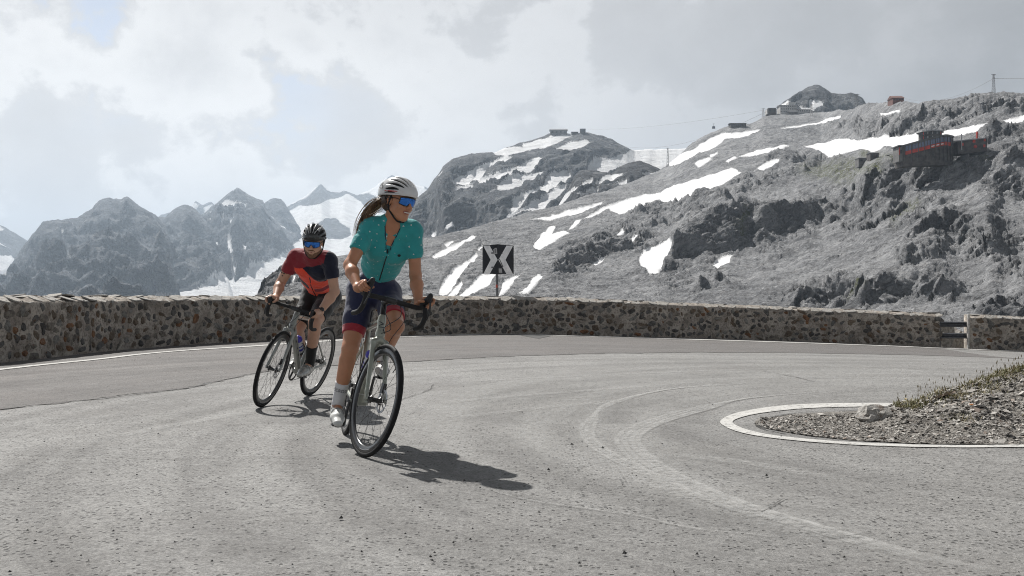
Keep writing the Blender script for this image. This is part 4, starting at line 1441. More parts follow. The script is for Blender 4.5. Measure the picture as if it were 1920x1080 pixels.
me = mesh_from('embankment', V, F, M_emb, True)
f_att(me, 'snow', np.full(len(V), -1.0))
obj('embankment', me, kind='structure')
# land on the near side, under and beside the road, out of frame
V = [(-40, -40, -0.6), (60, -40, -0.6), (60, 26, -1.2), (24, 26, -1.2), (24, -6, -0.25), (-12, -6, -0.25), (-12, 4, -0.4), (-40, 4, -14)]
me = mesh_from('hillside', V, [(0, 1, 4, 5), (1, 2, 3, 4), (0, 5, 6, 7)], M_emb)
f_att(me, 'snow', np.full(len(V), -1.0))
obj('hillside', me, kind='structure')

# rails closing the gap between the walls
M_rail = P('galvanised rail dull', (0.10, 0.105, 0.115), 0.45, 0.7, var=0.3, vs=12)
M_post = P('rail post white rusted', (0.55, 0.53, 0.50), 0.7, 0.0, var=0.35, vs=14)
ga, gb = np.array((11.80, 27.72)), np.array((12.78, 27.66))
zg = float(gz(12.3, 27.6))
g = empty('guard_rail', (12.3, 27.7, zg))
for h in (0.66, 0.34):
    mb = MB()
    # W-shaped beam
    pr = [(-0.03, -0.085), (0.02, -0.065), (0.02, -0.04), (-0.02, -0.01), (-0.02, 0.01), (0.02, 0.04), (0.02, 0.065), (-0.03, 0.085)]
    v, f = [], []
    for e, bend in ((ga, 0), (gb * 0.85 + ga * 0.15, 0), (gb, -0.06)):
        for (o_, hh) in pr:
            v.append((e[0] - 12.3, e[1] - 27.7 - o_, h + hh * 0.9 + bend))
        for (o_, hh) in pr[::-1]:
            v.append((e[0] - 12.3, e[1] - 27.7 - o_ + 0.006, h + hh * 0.9 + bend))
    n_ = len(pr) * 2
    for i in range(2):
        for k in range(n_):
            f.append((i * n_ + k, i * n_ + (k + 1) % n_, (i + 1) * n_ + (k + 1) % n_, (i + 1) * n_ + k))
    mb.add(v, f)
    mb.build('rail', M_rail, g)
mb = MB()
mb.box((0.34, -0.12, 0.44), (0.06, 0.05, 1.0)).box((0.34, -0.095, 0.44), (0.012, 0.03, 0.98))
mb.build('post', M_post, g)
mb = MB()
mb.box((-0.40, 0.03, 0.30), (0.05, 0.05, 0.9))
mb.build('post', M_rail, g)
tag(g, 'two dark metal guard rails bridging the gap between the stone walls', 'guard rail')


def boulder(name, loc, size, seed, mat, flat=0.7, sub=3):
    bm = bmesh.new()
    bmesh.ops.create_icosphere(bm, subdivisions=sub, radius=1)
    co = np.array([v.co[:] for v in bm.verts])
    d = 0.75 + 0.42 * ridged(co * 0.8 + seed, 3) * 0.6 + 0.22 * fbm(co * 1.6 + seed, 4)
    cl = np.round(co * 2.2 + 0.15 * seed % 1) / 2.2
    co = (0.75 * co + 0.25 * cl) * d[:, None]
    for v, c in zip(bm.verts, co):
        v.co = (c[0] * size[0], c[1] * size[1], max(c[2], -0.6) * size[2] * flat)
    me = bpy.data.meshes.new(name)
    bm.to_mesh(me); bm.free()
    me.materials.append(mat)
    o = obj(name, me)
    o.location = loc
    return o


M_boul = stone_mat('boulder pale', (0.20, 0.19, 0.175), (0.42, 0.40, 0.37))
tag(boulder('boulder', (12.55, 28.6, zg - 0.02), (0.55, 0.4, 0.75), 3.1, M_boul), 'rough rock behind the guard rails, next to the wall end', 'rock', 'rocks seen through the gap')
tag(boulder('boulder', (11.95, 28.5, zg - 0.25), (0.5, 0.35, 0.5), 6.1, M_boul), 'pale rock low behind the lower guard rail', 'rock', 'rocks seen through the gap')

# ------------------------------------------------------------------ gravel island inside the bend
front_pts = [(1.78, 7.30), (1.84, 7.06), (2.0, 6.75), (2.25, 6.52), (2.6, 6.38), (3.2, 6.33), (4.2, 6.30), (6, 6.2), (9, 6.1), (13, 6.0)]
back_pts = [(1.78, 7.32), (1.9, 7.62), (2.2, 7.95), (2.6, 8.12), (2.95, 8.22), (3.4, 8.40), (4.5, 8.8), (6, 9.2), (9, 9.7), (13, 10.0)]
fx, bx_ = np.array(front_pts), np.array(back_pts)


def island_h(x, y):
    y0, y1 = np.interp(x, fx[:, 0], fx[:, 1]), np.interp(x, bx_[:, 0], bx_[:, 1])
    w = np.clip((y - y0) / (y1 - y0 + 1e-6), 0, 1)
    prof = np.where(w < 0.68, sstep(0.0, 0.68, w) ** 0.8, 1 - sstep(0.68, 1.0, w))
    hm = 0.022 + np.interp(x, (1.78, 2.6, 2.9, 3.2, 3.6, 4.1, 4.6, 6, 9, 13), (0, 0.0, 0.05, 0.12, 0.22, 0.35, 0.46, 0.75, 1.1, 1.2))
    return hm * prof


def island_z(x, y):
    x, y = np.atleast_1d(np.asarray(x, float)), np.atleast_1d(np.asarray(y, float))
    h_ = island_h(x, y)
    q = np.stack([x, y, x * 0], 1)
    return h_ + 0.004 + (0.035 * fbm(q * 3.0, 4) + 0.014 * ridged(q * 14, 3) - 0.008) * sstep(0.0, 0.05, h_) + 0.008 * np.abs(fbm(q * 22, 3))


ns, nr = 260, 70
XS = np.concatenate([np.linspace(1.785, 5.2, 200), np.linspace(5.25, 13, 60)])
V = []
for x in XS:
    y0, y1 = np.interp(x, fx[:, 0], fx[:, 1]), np.interp(x, bx_[:, 0], bx_[:, 1])
    for k in range(nr):
        V.append((x, y0 + (y1 - y0) * k / (nr - 1), 0))
V = np.array(V)
V[:, 2] = island_z(V[:, 0], V[:, 1])
idx = np.arange(ns * nr).reshape(ns, nr)
t = NT('gravel earth')
p = t.pos()
n1, n2, n3 = t.noise(p, 7, 6, 0.7), t.noise(p, 55, 5, 0.7), t.voro(p, 38)
c = t.mix(t.ramp(n1, 0.35, 0.65), (0.14, 0.128, 0.112), (0.32, 0.30, 0.272))
c = t.mix(t.ramp(n2, 0.35, 0.55, 0.75, 0.0), c, (0.06, 0.055, 0.05))
t.put(t.b.inputs['Base Color'], c)
t.set(Roughness=0.95)
t.put(t.b.inputs['Normal'], t.bump(t.math('ADD', n2, t.math('MULTIPLY', n3, -0.8)), 1.0, 0.02))
M_grav = t.m
obj('gravel_island', quads_mesh('gravel_island', V, np.stack([idx[:-1, :-1], idx[1:, :-1], idx[1:, 1:], idx[:-1, 1:]], -1).reshape(-1, 4), M_grav), kind='structure')

# slate shards lying on it
t = NT('slate shard')
cl = t.attr('tone')
c = t.mix(cl, (0.18, 0.165, 0.15), (0.62, 0.59, 0.545))
c = t.mix(t.ramp(t.attr('rusty'), 0.93, 0.96, 0, 0.6), c, (0.26, 0.15, 0.09))
c = t.mix(t.ramp(t.noise(t.pos(), 90, 4, 0.7), 0.4, 0.65, 0.35, 0), c, (0.07, 0.065, 0.06))
t.put(t.b.inputs['Base Color'], c)
t.set(Roughness=0.8)
M_shard = t.m
V, F, TN, RS = [], [], [], []
NS = 21000
SX = 1.8 + 3.9 * RNG.random(NS) ** 0.85
SY0, SY1 = np.interp(SX, fx[:, 0], fx[:, 1]), np.interp(SX, bx_[:, 0], bx_[:, 1])
SY = SY0 + (SY1 - SY0) * (0.01 + 0.80 * RNG.random(NS))
SZ = island_z(SX, SY)
SH, SHx, SHy = island_h(SX, SY), island_h(SX + 0.02, SY), island_h(SX, SY + 0.02)
for k in range(NS):
    x, y, z = float(SX[k]), float(SY[k]), float(SH[k])
    big = min(1.0, max(0.15, z / 0.1))
    s = min(0.07, random.lognormvariate(-4.72, 0.5)) * (0.55 + 0.40 * big)
    th = s * random.uniform(0.12, 0.35)
    e = 0.02
    nx_ = -(float(SHx[k]) - z) / e
    ny_ = -(float(SHy[k]) - z) / e
    z = float(SZ[k]) - 0.006
    N = Vector((nx_ + random.gauss(0, 0.42), ny_ + random.gauss(0, 0.42), 1)).normalized()
    Rm = N.to_track_quat('Z', 'Y').to_matrix() @ Matrix.Rotation(random.gauss(0.3, 0.8), 3, 'Z')
    kk = random.choice((4, 5))
    b = len(V)
    for lv in (0, 1):
        for i in range(kk):
            a = 2 * math.pi * (i + random.uniform(-0.2, 0.2)) / kk
            q = Rm @ Vector((math.cos(a) * s * 1.35, math.sin(a) * s * 0.75, th * lv))
            V.append((x + q.x, y + q.y, z + 0.008 + q.z))
    F.append(tuple(b + kk + i for i in range(kk)))
    for i in range(kk):
        j = (i + 1) % kk
        F.append((b + i, b + j, b + kk + j, b + kk + i))
    tn, rs = random.random() ** 1.2, random.random()
    TN += [tn] * (2 * kk)
    RS += [rs] * (2 * kk)
me = mesh_from('gravel', V, F, M_shard)
f_att(me, 'tone', TN)
f_att(me, 'rusty', RS)
obj('gravel', me, kind='stuff')
q = gpix(1640, 798)
tag(boulder('boulder', (q[0], q[1] + 0.02, 0.055), (0.115, 0.10, 0.10), 1.3, stone_mat('boulder grey', (0.30, 0.285, 0.26), (0.50, 0.48, 0.45)), 0.9), 'pale rounded rock at the tip of the gravel mound inside the bend', 'rock')

# grass and dry stalks along the mound's crest
t = NT('grass blade')
c = t.mix(t.attr('dry'), (0.125, 0.13, 0.040), (0.36, 0.29, 0.17))
t.put(t.b.inputs['Base Color'], c)
t.set(Roughness=0.7)
M_grass = t.m
V, F, DR = [], [], []


def crest_pt():
    x = 2.95 + 3.0 * random.random()
    y0, y1 = np.interp(x, fx[:, 0], fx[:, 1]), np.interp(x, bx_[:, 0], bx_[:, 1])
    w = min(0.95, max(0.1, random.gauss(0.67, 0.055)))
    return x, y0 + (y1 - y0) * w


def blade(x, y, z, h, w, lean, az, dry, head=False):
    b = len(V)
    dx, dy = math.cos(az), math.sin(az)
    for i in range(4):
        u = i / 3
        ox, oz = lean * h * u * u, h * u
        ww = w * (1 - 0.85 * u)
        V.append((x + dx * ox - dy * ww, y + dy * ox + dx * ww, z + oz))
        V.append((x + dx * ox + dy * ww, y + dy * ox - dx * ww, z + oz))
        DR.extend([dry, dry])
    for i in range(3):
        F.append((b + 2 * i, b + 2 * i + 1, b + 2 * i + 3, b + 2 * i + 2))
    if head:
        tx, ty, tz = x + dx * lean * h, y + dy * lean * h, z + h
        for s in range(3):
            b = len(V)
            a = az + s * 1.05
            for (r_, hz_) in ((0, -0.014), (0.0035, 0.0), (0, 0.016), (-0.0035, 0.0)):
                V.append((tx + r_ * math.cos(a), ty + r_ * math.sin(a), tz + hz_))
                DR.append(dry)
            F.append((b, b + 1, b + 2, b + 3))


CP = np.array([crest_pt() for _ in range(9000)])
CZ = island_z(CP[:, 0], CP[:, 1])
CN = fbm(np.stack([CP[:, 0] * 2.5, CP[:, 1] * 2.5, CP[:, 0] * 0 + 0.7], 1), 2)
for (x, y), z_, n_ in zip(CP, CZ, CN):
    if n_ < -0.08 and random.random() < 0.8:
        continue
    blade(x, y, z_ - 0.004, random.uniform(0.012, 0.048), random.uniform(0.0025, 0.006), random.uniform(0.2, 1.3), random.uniform(0, 6.28), random.random() ** 2)
for k in range(240):
    x, y = crest_pt()
    if x > 3.0 or random.random() < 0.3:
        blade(x, y, float(island_h(x, y)), random.uniform(0.06, 0.135), 0.0016, random.uniform(0, 0.5), random.uniform(0, 6.28), random.uniform(0.6, 1.0), True)
for k in range(900):   # tufts on the near slope
    cx, cy = random.choice(((3.9, 7.4), (4.05, 7.55), (3.75, 7.0), (3.35, 7.25), (4.3, 7.2), (3.15, 7.0), (3.6, 7.5), (4.5, 7.6), (4.2, 6.9), (3.4, 7.55)))
    x, y = random.gauss(cx, 0.06), random.gauss(cy, 0.06)
    blade(x, y, float(island_h(x, y)) + 0.005, random.uniform(0.015, 0.04), 0.003, random.uniform(0.2, 1.1), random.uniform(0, 6.28), random.random())
me = mesh_from('grass', V, F, M_grass)
f_att(me, 'dry', DR)
obj('grass', me, kind='stuff')

# two small flowers
M_or, M_ye, M_gr = P('petal orange', (0.80, 0.28, 0.03), 0.6), P('petal yellow', (0.80, 0.55, 0.05), 0.6), P('flower stem', (0.06, 0.08, 0.02), 0.7)


def flower(x, y, h, r, mat, label):
    z = float(island_h(x, y))
    e = empty('flower', (x, y, z))
    MB().tube([(0, 0, 0), (0.004, 0, h * 0.6), (0.002, -0.003, h)], 0.0014, 5).build('stem', M_gr, e)
    mb = MB()
    for k in range(10):
        a = k * 0.628
        R = Matrix.Rotation(a, 3, 'Z') @ Matrix.Rotation(-0.5, 3, 'Y')
        v = [R @ Vector(q) for q in ((0, 0, 0), (r * 0.6, r * 0.22, 0), (r, 0, 0.001), (r * 0.6, -r * 0.22, 0))]
        mb.add([(k2.x + 0.002, k2.y - 0.003, k2.z + h) for k2 in v], [(0, 1, 2, 3)])
    mb.build('petals', mat, e)
    mb = MB().lathe([(0.0001, 0.006), (r * 0.3, 0.004), (r * 0.34, 0.0), (0.0001, -0.004)], (0.002, -0.003, h + 0.003), (0, 0, 1), 8)
    mb.build('flower_centre', mat, e)
    tag(e, label, 'flower')


flower(3.28, 7.12, 0.06, 0.020, M_or, 'single orange flower low on the gravel mound')
flower(3.14, 7.95, 0.05, 0.014, M_ye, 'small yellow flower at the left end of the grassy crest')

# ------------------------------------------------------------------ chevron sign behind the wall
M_sblk = P('sign black', (0.012, 0.014, 0.020), 0.45, var=0.3, vs=9)
M_swht = P('sign reflective pale', (0.90, 0.91, 0.93), 0.4, var=0.12, vs=9)
M_stick = P('sticker paper', (0.42, 0.42, 0.43), 0.6)
M_stkd = P('sticker print', (0.10, 0.10, 0.11), 0.6)
M_steel = P('sign post steel', (0.16, 0.165, 0.175), 0.55, 0.5, var=0.25, vs=7)
M_red = P('sticker red', (0.55, 0.10, 0.07), 0.6)
sg = empty('chevron_sign', (-0.37, 26.35, 0.0))
PW, PH, ZB = 0.455, 0.79, 1.53          # panel width, height, bottom edge
ang = rad(24)
for side in (-1, 1):
    ux, uy = math.cos(ang) * side, math.sin(ang)

    def pt(u, v, off):       # u from the centre fold outwards, v up, off towards the viewer
        return (ux * u - off * uy * (-side) * 0 + 0, uy * u - off, ZB + v)
    mb = MB()
    v = [pt(0, 0, 0), pt(PW, 0.01, 0), pt(PW, PH - 0.03, 0), pt(0, PH, 0)]
    w = [(a, b + 0.012, c) for a, b, c in v]
    mb.add(v + w, [(0, 1, 2, 3), (7, 6, 5, 4), (0, 4, 5, 1), (1, 5, 6, 2), (2, 6, 7, 3), (3, 7, 4, 0)])
    pl = mb.build('panel', M_sblk, sg)
    # chevron pointing to the fold
    h = PH - 0.03
    tip, w_ = 0.012, 0.205
    mid = h / 2
    ch = [pt(tip, mid, 0.004), pt(0.245, h, 0.004), pt(0.245 + w_ - 0.02, h - 0.012, 0.004), pt(tip + w_, mid, 0.004), pt(0.245 + w_ - 0.02, 0.012, 0.004), pt(0.245, 0.003, 0.004)]
    cw = [(a, b + 0.0035, c) for a, b, c in ch]
    f = [(0, 1, 2, 3), (0, 3, 4, 5), (9, 8, 7, 6), (11, 10, 9, 6)] + [(i, (i + 1) % 6, 6 + (i + 1) % 6, 6 + i) for i in range(6)]
    MB().add(ch + cw, f).build('chevron', M_swht, pl)
    if side < 0:
        MB().add([pt(0.02, 0.53, 0.007), pt(0.115, 0.53, 0.007), pt(0.14, 0.66, 0.007), pt(0.06, 0.70, 0.007), pt(0.03, 0.68, 0.007)], [(0, 1, 2, 3, 4)]).build('sticker', M_stick, pl)
        MB().add([pt(0.07, 0.56, 0.009), pt(0.095, 0.56, 0.009), pt(0.095, 0.66, 0.009), pt(0.07, 0.66, 0.009)], [(0, 1, 2, 3)]).build('sticker_print', M_stkd, pl)
    else:
        MB().add([pt(0.02, 0.035, 0.007), pt(0.125, 0.035, 0.007), pt(0.105, 0.15, 0.007), pt(0.02, 0.15, 0.007)], [(0, 1, 2, 3)]).build('sticker', M_stick, pl)
        MB().add([pt(0.03, 0.40, 0.007), pt(0.045, 0.41, 0.007), pt(0.155, 0.19, 0.007), pt(0.135, 0.185, 0.007)], [(0, 1, 2, 3)]).build('scratch', M_sblk, pl)
MB().tube([(0.0, 0.05, -0.6), (-0.02, 0.05, 0.9), (-0.03, 0.05, ZB + PH - 0.1)], 0.033, 12).build('post', M_steel, sg)
MB().tube([(-0.0275, 0.05, ZB - 0.36), (-0.028, 0.05, ZB - 0.28)], 0.0345, 12).build('post_sticker', M_red, sg)
for zz in (0.18, 0.56):
    MB().box((-0.03, 0.075, ZB + zz), (0.30, 0.06, 0.035)).build('bracket', M_steel, sg)
tag(sg, 'black road sign of two angled panels with white chevrons meeting, behind the wall', 'road sign')

# ------------------------------------------------------------------ buildings and masts on the mountain
M_bdark = P('hut dark stone', (0.085, 0.078, 0.074), 0.9, var=0.4, vs=0.6)
M_bgrey = P('hut grey render', (0.16, 0.155, 0.15), 0.9, var=0.3, vs=0.5)
M_bpale = P('hotel pale render', (0.50, 0.49, 0.475), 0.9, var=0.15, vs=0.3)
M_roofd = P('roof dark metal', (0.10, 0.10, 0.105), 0.6, var=0.3, vs=0.5)
M_roofp = P('roof pale sheet', (0.34, 0.345, 0.35), 0.6, var=0.2, vs=0.5)
M_bred = P('painted red boards', (0.50, 0.050, 0.030), 0.7, var=0.25, vs=0.8)
M_glass = P('window glass', (0.16, 0.19, 0.28), 0.15, 0.0, var=0.2, vs=1.0)
M_win = P('window dark', (0.03, 0.032, 0.036), 0.3)
M_wood = P('hut red brown wood', (0.17, 0.082, 0.066), 0.85, var=0.25, vs=0.7)
M_mast = P('mast steel', (0.22, 0.22, 0.225), 0.6, 0.3)
M_wht = P('lettering white', (0.75, 0.74, 0.72), 0.7)


def text_mesh(body, size, ext=0.0):
    cu = bpy.data.curves.new('lettering', 'FONT')
    cu.body = body
    cu.size = size
    cu.align_x = 'CENTER'
    cu.align_y = 'CENTER'
    cu.extrude = ext
    cu.resolution_u = 3
    o = bpy.data.objects.new('lettering', cu)
    COL.objects.link(o)
    bpy.context.view_layer.update()
    me = bpy.data.meshes.new_from_object(o.evaluated_get(bpy.context.evaluated_depsgraph_get()))
    bpy.data.objects.remove(o)
    return me


# the round-fronted hotel. local: x along the front (right), y away from the viewer, z up, metres
hb = h_at(1806, 292)
D0 = hb[1] - 3.0
ppm = FPX / D0                      # photo pixels per metre there
hx = lambda px: (px - 1765) / ppm
hzv = lambda py: (292 - py) / ppm
ho = empty('mountain_hotel', ((1765 - 960) / FPX * D0, D0, CH + (HZ - 292) / FPX * D0))
# curved restaurant: from x=1705 to 1800, an arc bulging to the viewer
arc = [(hx(1698 + 100 * u), 7.0 - 9.0 * math.sin(math.pi * (0.12 + 0.80 * u))) for u in np.linspace(0, 1, 15)]
zb0 = lambda u: hzv(296) - 2.0
zt_ = lambda u: hzv(272 - 17 * min(1, u * 1.35) - 1.0 * u)     # roof edge climbs to the right as in the photo


def arc_band(z0, z1, off, u0=0.0, u1=1.0, n=14, thick=0.5):
    """a strip of the curved front between two heights"""
    v, f = [], []
    us = np.linspace(u0, u1, n + 1)
    for u in us:
        x = hx(1698 + 100 * u)
        y = 7.0 - 9.0 * math.sin(math.pi * (0.12 + 0.80 * u))
        a0, a1 = (z0(u) if callable(z0) else z0), (z1(u) if callable(z1) else z1)
        v += [(x, y - off, a0), (x, y - off, a1), (x, y - off + thick, a1), (x, y - off + thick, a0)]
    for i in range(n):
        b = 4 * i
        for k in range(4):
            f.append((b + k, b + (k + 1) % 4, b + 4 + (k + 1) % 4, b + 4 + k))
    f += [(3, 2, 1, 0), tuple(4 * n + k for k in range(4))]
    return v, f


MB().add(*arc_band(lambda u: hzv(310), lambda u: zt_(u) - 0.2, 0.0, thick=7.0)).build('curved_wall', M_bdark, ho)
MB().add(*arc_band(lambda u: zt_(u) - 0.2, lambda u: zt_(u) + 0.45, 0.9, thick=8.5)).build('terrace_roof', M_roofd, ho)
nb_ = 9
for k in range(nb_):
    u0, u1 = 0.04 + 0.86 * k / nb_, 0.04 + 0.86 * (k + 0.90) / nb_
    pn = MB().add(*arc_band(lambda u: zt_(u) - 3.7, lambda u: zt_(u) - 2.35, 0.35, u0, u1, 3, 0.3)).build('red_panel', M_bred, ho)
    wn_ = MB().add(*arc_band(lambda u: zt_(u) - 2.25, lambda u: zt_(u) - 0.35, 0.22, u0, u1, 3, 0.2)).build('window', M_glass, ho)
    um = (u0 + u1) / 2
    MB().add(*arc_band(lambda u: zt_(u) - 2.3, lambda u: zt_(u) - 0.3, 0.32, um - 0.004, um + 0.004, 1, 0.12)).build('mullion', M_bdark, wn_)
    if k in (4, 5, 6):
        MB().add(*arc_band(lambda u: zt_(u) - 3.2, lambda u: zt_(u) - 2.8, 0.40, u0 + 0.015, u1 - 0.015, 3, 0.04)).build('lettering', M_wht, pn)
for k in range(10):
    u = 0.035 + 0.86 * k / nb_
    MB().add(*arc_band(lambda u_: hzv(302), lambda u_: zt_(u_) - 0.2, 0.55, u - 0.006, u + 0.006, 1, 0.5)).build('pillar', M_bdark, ho)
# drum tower
tcx, tr = hx(1757), 20.5 / ppm
mb = MB().lathe([(tr * 1.0, hzv(262)), (tr * 1.0, hzv(243)), (0.01, hzv(243))], (tcx, 6.5, 0), (0, 0, 1), 18, smooth=False)
tw = mb.build('tower', M_bdark, ho)
MB().lathe([(tr * 1.20, hzv(244.2)), (tr * 1.16, hzv(241.5)), (0.01, hzv(238.2)), (0.01, hzv(244.4)), (tr * 1.20, hzv(244.2))], (tcx, 6.5, 0), (0, 0, 1), 18, smooth=False).build('tower_roof', M_roofp, ho)
for a in (-1.15, -0.75, -0.35, 0.05, 0.45, 0.85):
    for zz, mt in ((246, M_win), (254, M_win)):
        c_ = (tcx + tr * 1.005 * math.sin(a), 6.5 - tr * 1.005 * math.cos(a), hzv(zz + 1))
        R = np.array(((math.cos(a), -math.sin(a), 0), (math.sin(a), math.cos(a), 0), (0, 0, 1)))
        w2 = MB().box(c_, (1.3, 0.12, 0.95), R).build('window', mt, ho)
        MB().box((c_[0] + 0.75 * math.cos(a), c_[1] + 0.75 * math.sin(a) - 0.03, c_[2]), (0.28, 0.12, 0.95), R).build('shutter', M_bred if (a < -1 or a > 0.4) else M_bpale, w2)
# annexe to the right
ax0, ax1 = hx(1800), hx(1852)
mb = MB()
mb.add([(ax0, 1.5, hzv(288)), (ax1, 0.5, hzv(283)), (ax1, 0.5, hzv(259)), (ax0, 1.5, hzv(264)), (ax0, 9, hzv(288)), (ax1, 9, hzv(283)), (ax1, 9, hzv(257)), (ax0, 9, hzv(262))],
       [(0, 1, 2, 3), (5, 4, 7, 6), (4, 0, 3, 7), (1, 5, 6, 2), (3, 2, 6, 7), (0, 4, 5, 1)])
an = mb.build('annexe', M_bdark, ho)
MB().add([(ax0 - 0.4, 1.0, hzv(264) + 0.02), (ax1 + 0.4, 0.0, hzv(259) + 0.02), (ax1 + 0.4, 9.4, hzv(255)), (ax0 - 0.4, 9.4, hzv(260)), (ax0 - 0.4, 1.0, hzv(264) + 0.35), (ax1 + 0.4, 0.0, hzv(259) + 0.35), (ax1 + 0.4, 9.4, hzv(255) + 0.35), (ax0 - 0.4, 9.4, hzv(260) + 0.35)],
         [(3, 2, 1, 0), (4, 5, 6, 7), (0, 1, 5, 4), (1, 2, 6, 5), (2, 3, 7, 6), (3, 0, 4, 7)]).build('annexe_roof', M_roofp, ho)
for px_, py_, s in ((1828, 264, 0.9), (1848, 262, 0.8), (1847, 273, 0.8), (1806, 270, 0.8)):
    MB().box((hx(px_), 0.8, hzv(py_)), (s, 0.5, s * 1.3)).build('shutter', M_bred, an)
MB().lathe([(0.0001, 0.12), (0.62, 0.12), (0.66, 0.0), (0.66, -0.3)], (hx(1831), 0.92, hzv(274)), (0, -1, 0), 12).build('round_badge', M_bred, an)
# left wing and chimney
lx0, lx1 = hx(1692), hx(1712)
MB().box(((lx0 + lx1) / 2, 6.5, (hzv(293) + hzv(272)) / 2 - 0.8), (lx1 - lx0, 6, hzv(272) - hzv(293) + 1.4)).build('left_wing', M_bgrey, ho)
MB().box(((lx0 + lx1) / 2, 6.2, hzv(270.8)), (lx1 - lx0 + 1.0, 7, 0.4)).build('left_wing_roof', M_roofd, ho)
for px_ in (1696, 1702, 1708):
    MB().box((hx(px_), 3.45, hzv(282)), (0.8, 0.16, 1.5)).build('window', M_win, ho)
MB().box((hx(1693), 3.42, hzv(281)), (0.4, 0.2, 2.8)).build('shutter', M_bred, ho)
MB().tube([(hx(1803.5), 0.2, hzv(281)), (hx(1803.5), 0.2, hzv(251))], 0.22, 8).build('flue', M_roofp, ho)
MB().box((hx(1853), 9.2, hzv(246)), (0.6, 0.6, 2.6)).build('chimney', M_bred, ho)
tag(ho, 'dark round-fronted mountain hotel with red panels and drum tower on the right-hand slope', 'hotel')


def simple_house(name, label, cat, px0, px1, py_base, py_eave, py_ridge, wall, roof, windows=0, depth=7.0, rows=1, D=None, shutters=None):
    b = h_at((px0 + px1) / 2, py_base)
    D = D or b[1]
    s = D / FPX
    W, Hh, Hr = (px1 - px0) * s, (py_base - py_eave) * s, (py_eave - py_ridge) * s
    e = empty(name, (((px0 + px1) / 2 - 960) * s, D, CH + (HZ - py_base) * s))
    MB().box((0, depth / 2, Hh / 2 - 1.0), (W, depth, Hh + 2.0)).build('wall', wall, e)
    o = 0.05 * W
    if Hr > 0.2:
        v = [(-W / 2 - o, -o, Hh), (W / 2 + o, -o, Hh), (W / 2 + o, depth + o, Hh), (-W / 2 - o, depth + o, Hh), (-W / 2 - o, depth / 2, Hh + Hr), (W / 2 + o, depth / 2, Hh + Hr)]
        MB().add(v, [(0, 1, 5, 4), (2, 3, 4, 5), (1, 2, 5), (3, 0, 4), (3, 2, 1, 0)]).build('roof', roof, e)
    else:
        MB().box((0, depth / 2, Hh + 0.15), (W + o, depth + o, 0.3)).build('roof', roof, e)
    for r_ in range(rows):
        for k in range(windows):
            x = -W / 2 + W * (k + 0.5) / windows
            MB().box((x, -0.02, Hh * (r_ + 0.55) / rows), (W / windows * 0.42, 0.12, Hh / rows * 0.42)).build('window', M_win, e)
    return tag(e, label, cat)


simple_house('concrete_hut', 'low grey concrete hut on the slope left of the big hotel', 'hut', 1610, 1631, 305, 297, 297, M_bgrey, M_roofd, 2, 5)
simple_house('stone_hut', 'small dark stone hut next to the concrete hut below the snow band', 'hut', 1632, 1648, 298, 287, 284, M_bdark, M_roofd, 2, 5)
simple_house('low_shed', 'long low shed just left of the big hotel', 'shed', 1668, 1690, 296, 290, 289, M_bdark, M_roofd, 3, 4)
wh = simple_house('ridge_hotel', 'long white hotel with rows of windows on the ridge under the dark peak', 'hotel', 1463, 1494, 212, 197, 195, M_bpale, M_roofp, 9, 12, 3)
s_ = wh.location.y / FPX
MB().box((6 * s_, 5, 17 * s_), (11 * s_, 9, 8 * s_)).build('upper_storey', M_bpale, wh)
MB().box((14 * s_, -1.0, 3.0 * s_), (34 * s_, 4.0, 5.0 * s_)).build('terrace', M_bpale, wh)
simple_house('annexe_block', 'low white building with snow behind it, right of the ridge hotel', 'building', 1496, 1520, 211, 205, 204, M_bpale, M_roofp, 7, 8)
bl = simple_house('cube_station', 'small block-shaped cable car station with pale side at the left end of the ridge', 'cable station', 1441, 1455, 213, 203, 203, M_bdark, M_roofd, 2, 10)
s_ = bl.location.y / FPX
MB().box((-8.3 * s_, 5, 4.2 * s_), (2.4 * s_, 9, 9 * s_)).build('side_wall', M_bpale, bl)
simple_house('dark_station', 'long dark station building on the ridge lower left of the white hotel', 'cable station', 1370, 1399, 239, 231, 229.5, M_bdark, M_roofd, 7, 9)
hr = simple_house('red_hut', 'red-brown pitched roof hut alone on the skyline at right', 'hut', 1674, 1695, 190, 183.5, 177.5, M_wood, M_wood, 4, 8)
D_s = 1790.0
for nm, lb, a in (('summit_hut', 'wide rounded hut on the far summit, left of the two', (1032, 1063, 252, 244, 240.5)), ('summit_block', 'small block hut on the far summit, right of the two', (1088, 1098, 250.5, 241.5, 241.5)), ('summit_shed', 'low shed between the two summit huts', (1072, 1084, 251, 247, 246))):
    e = simple_house(nm, lb, 'hut', *a, M_bgrey if nm == 'summit_hut' else M_bdark, M_roofd, 4, 14, 1, D_s)


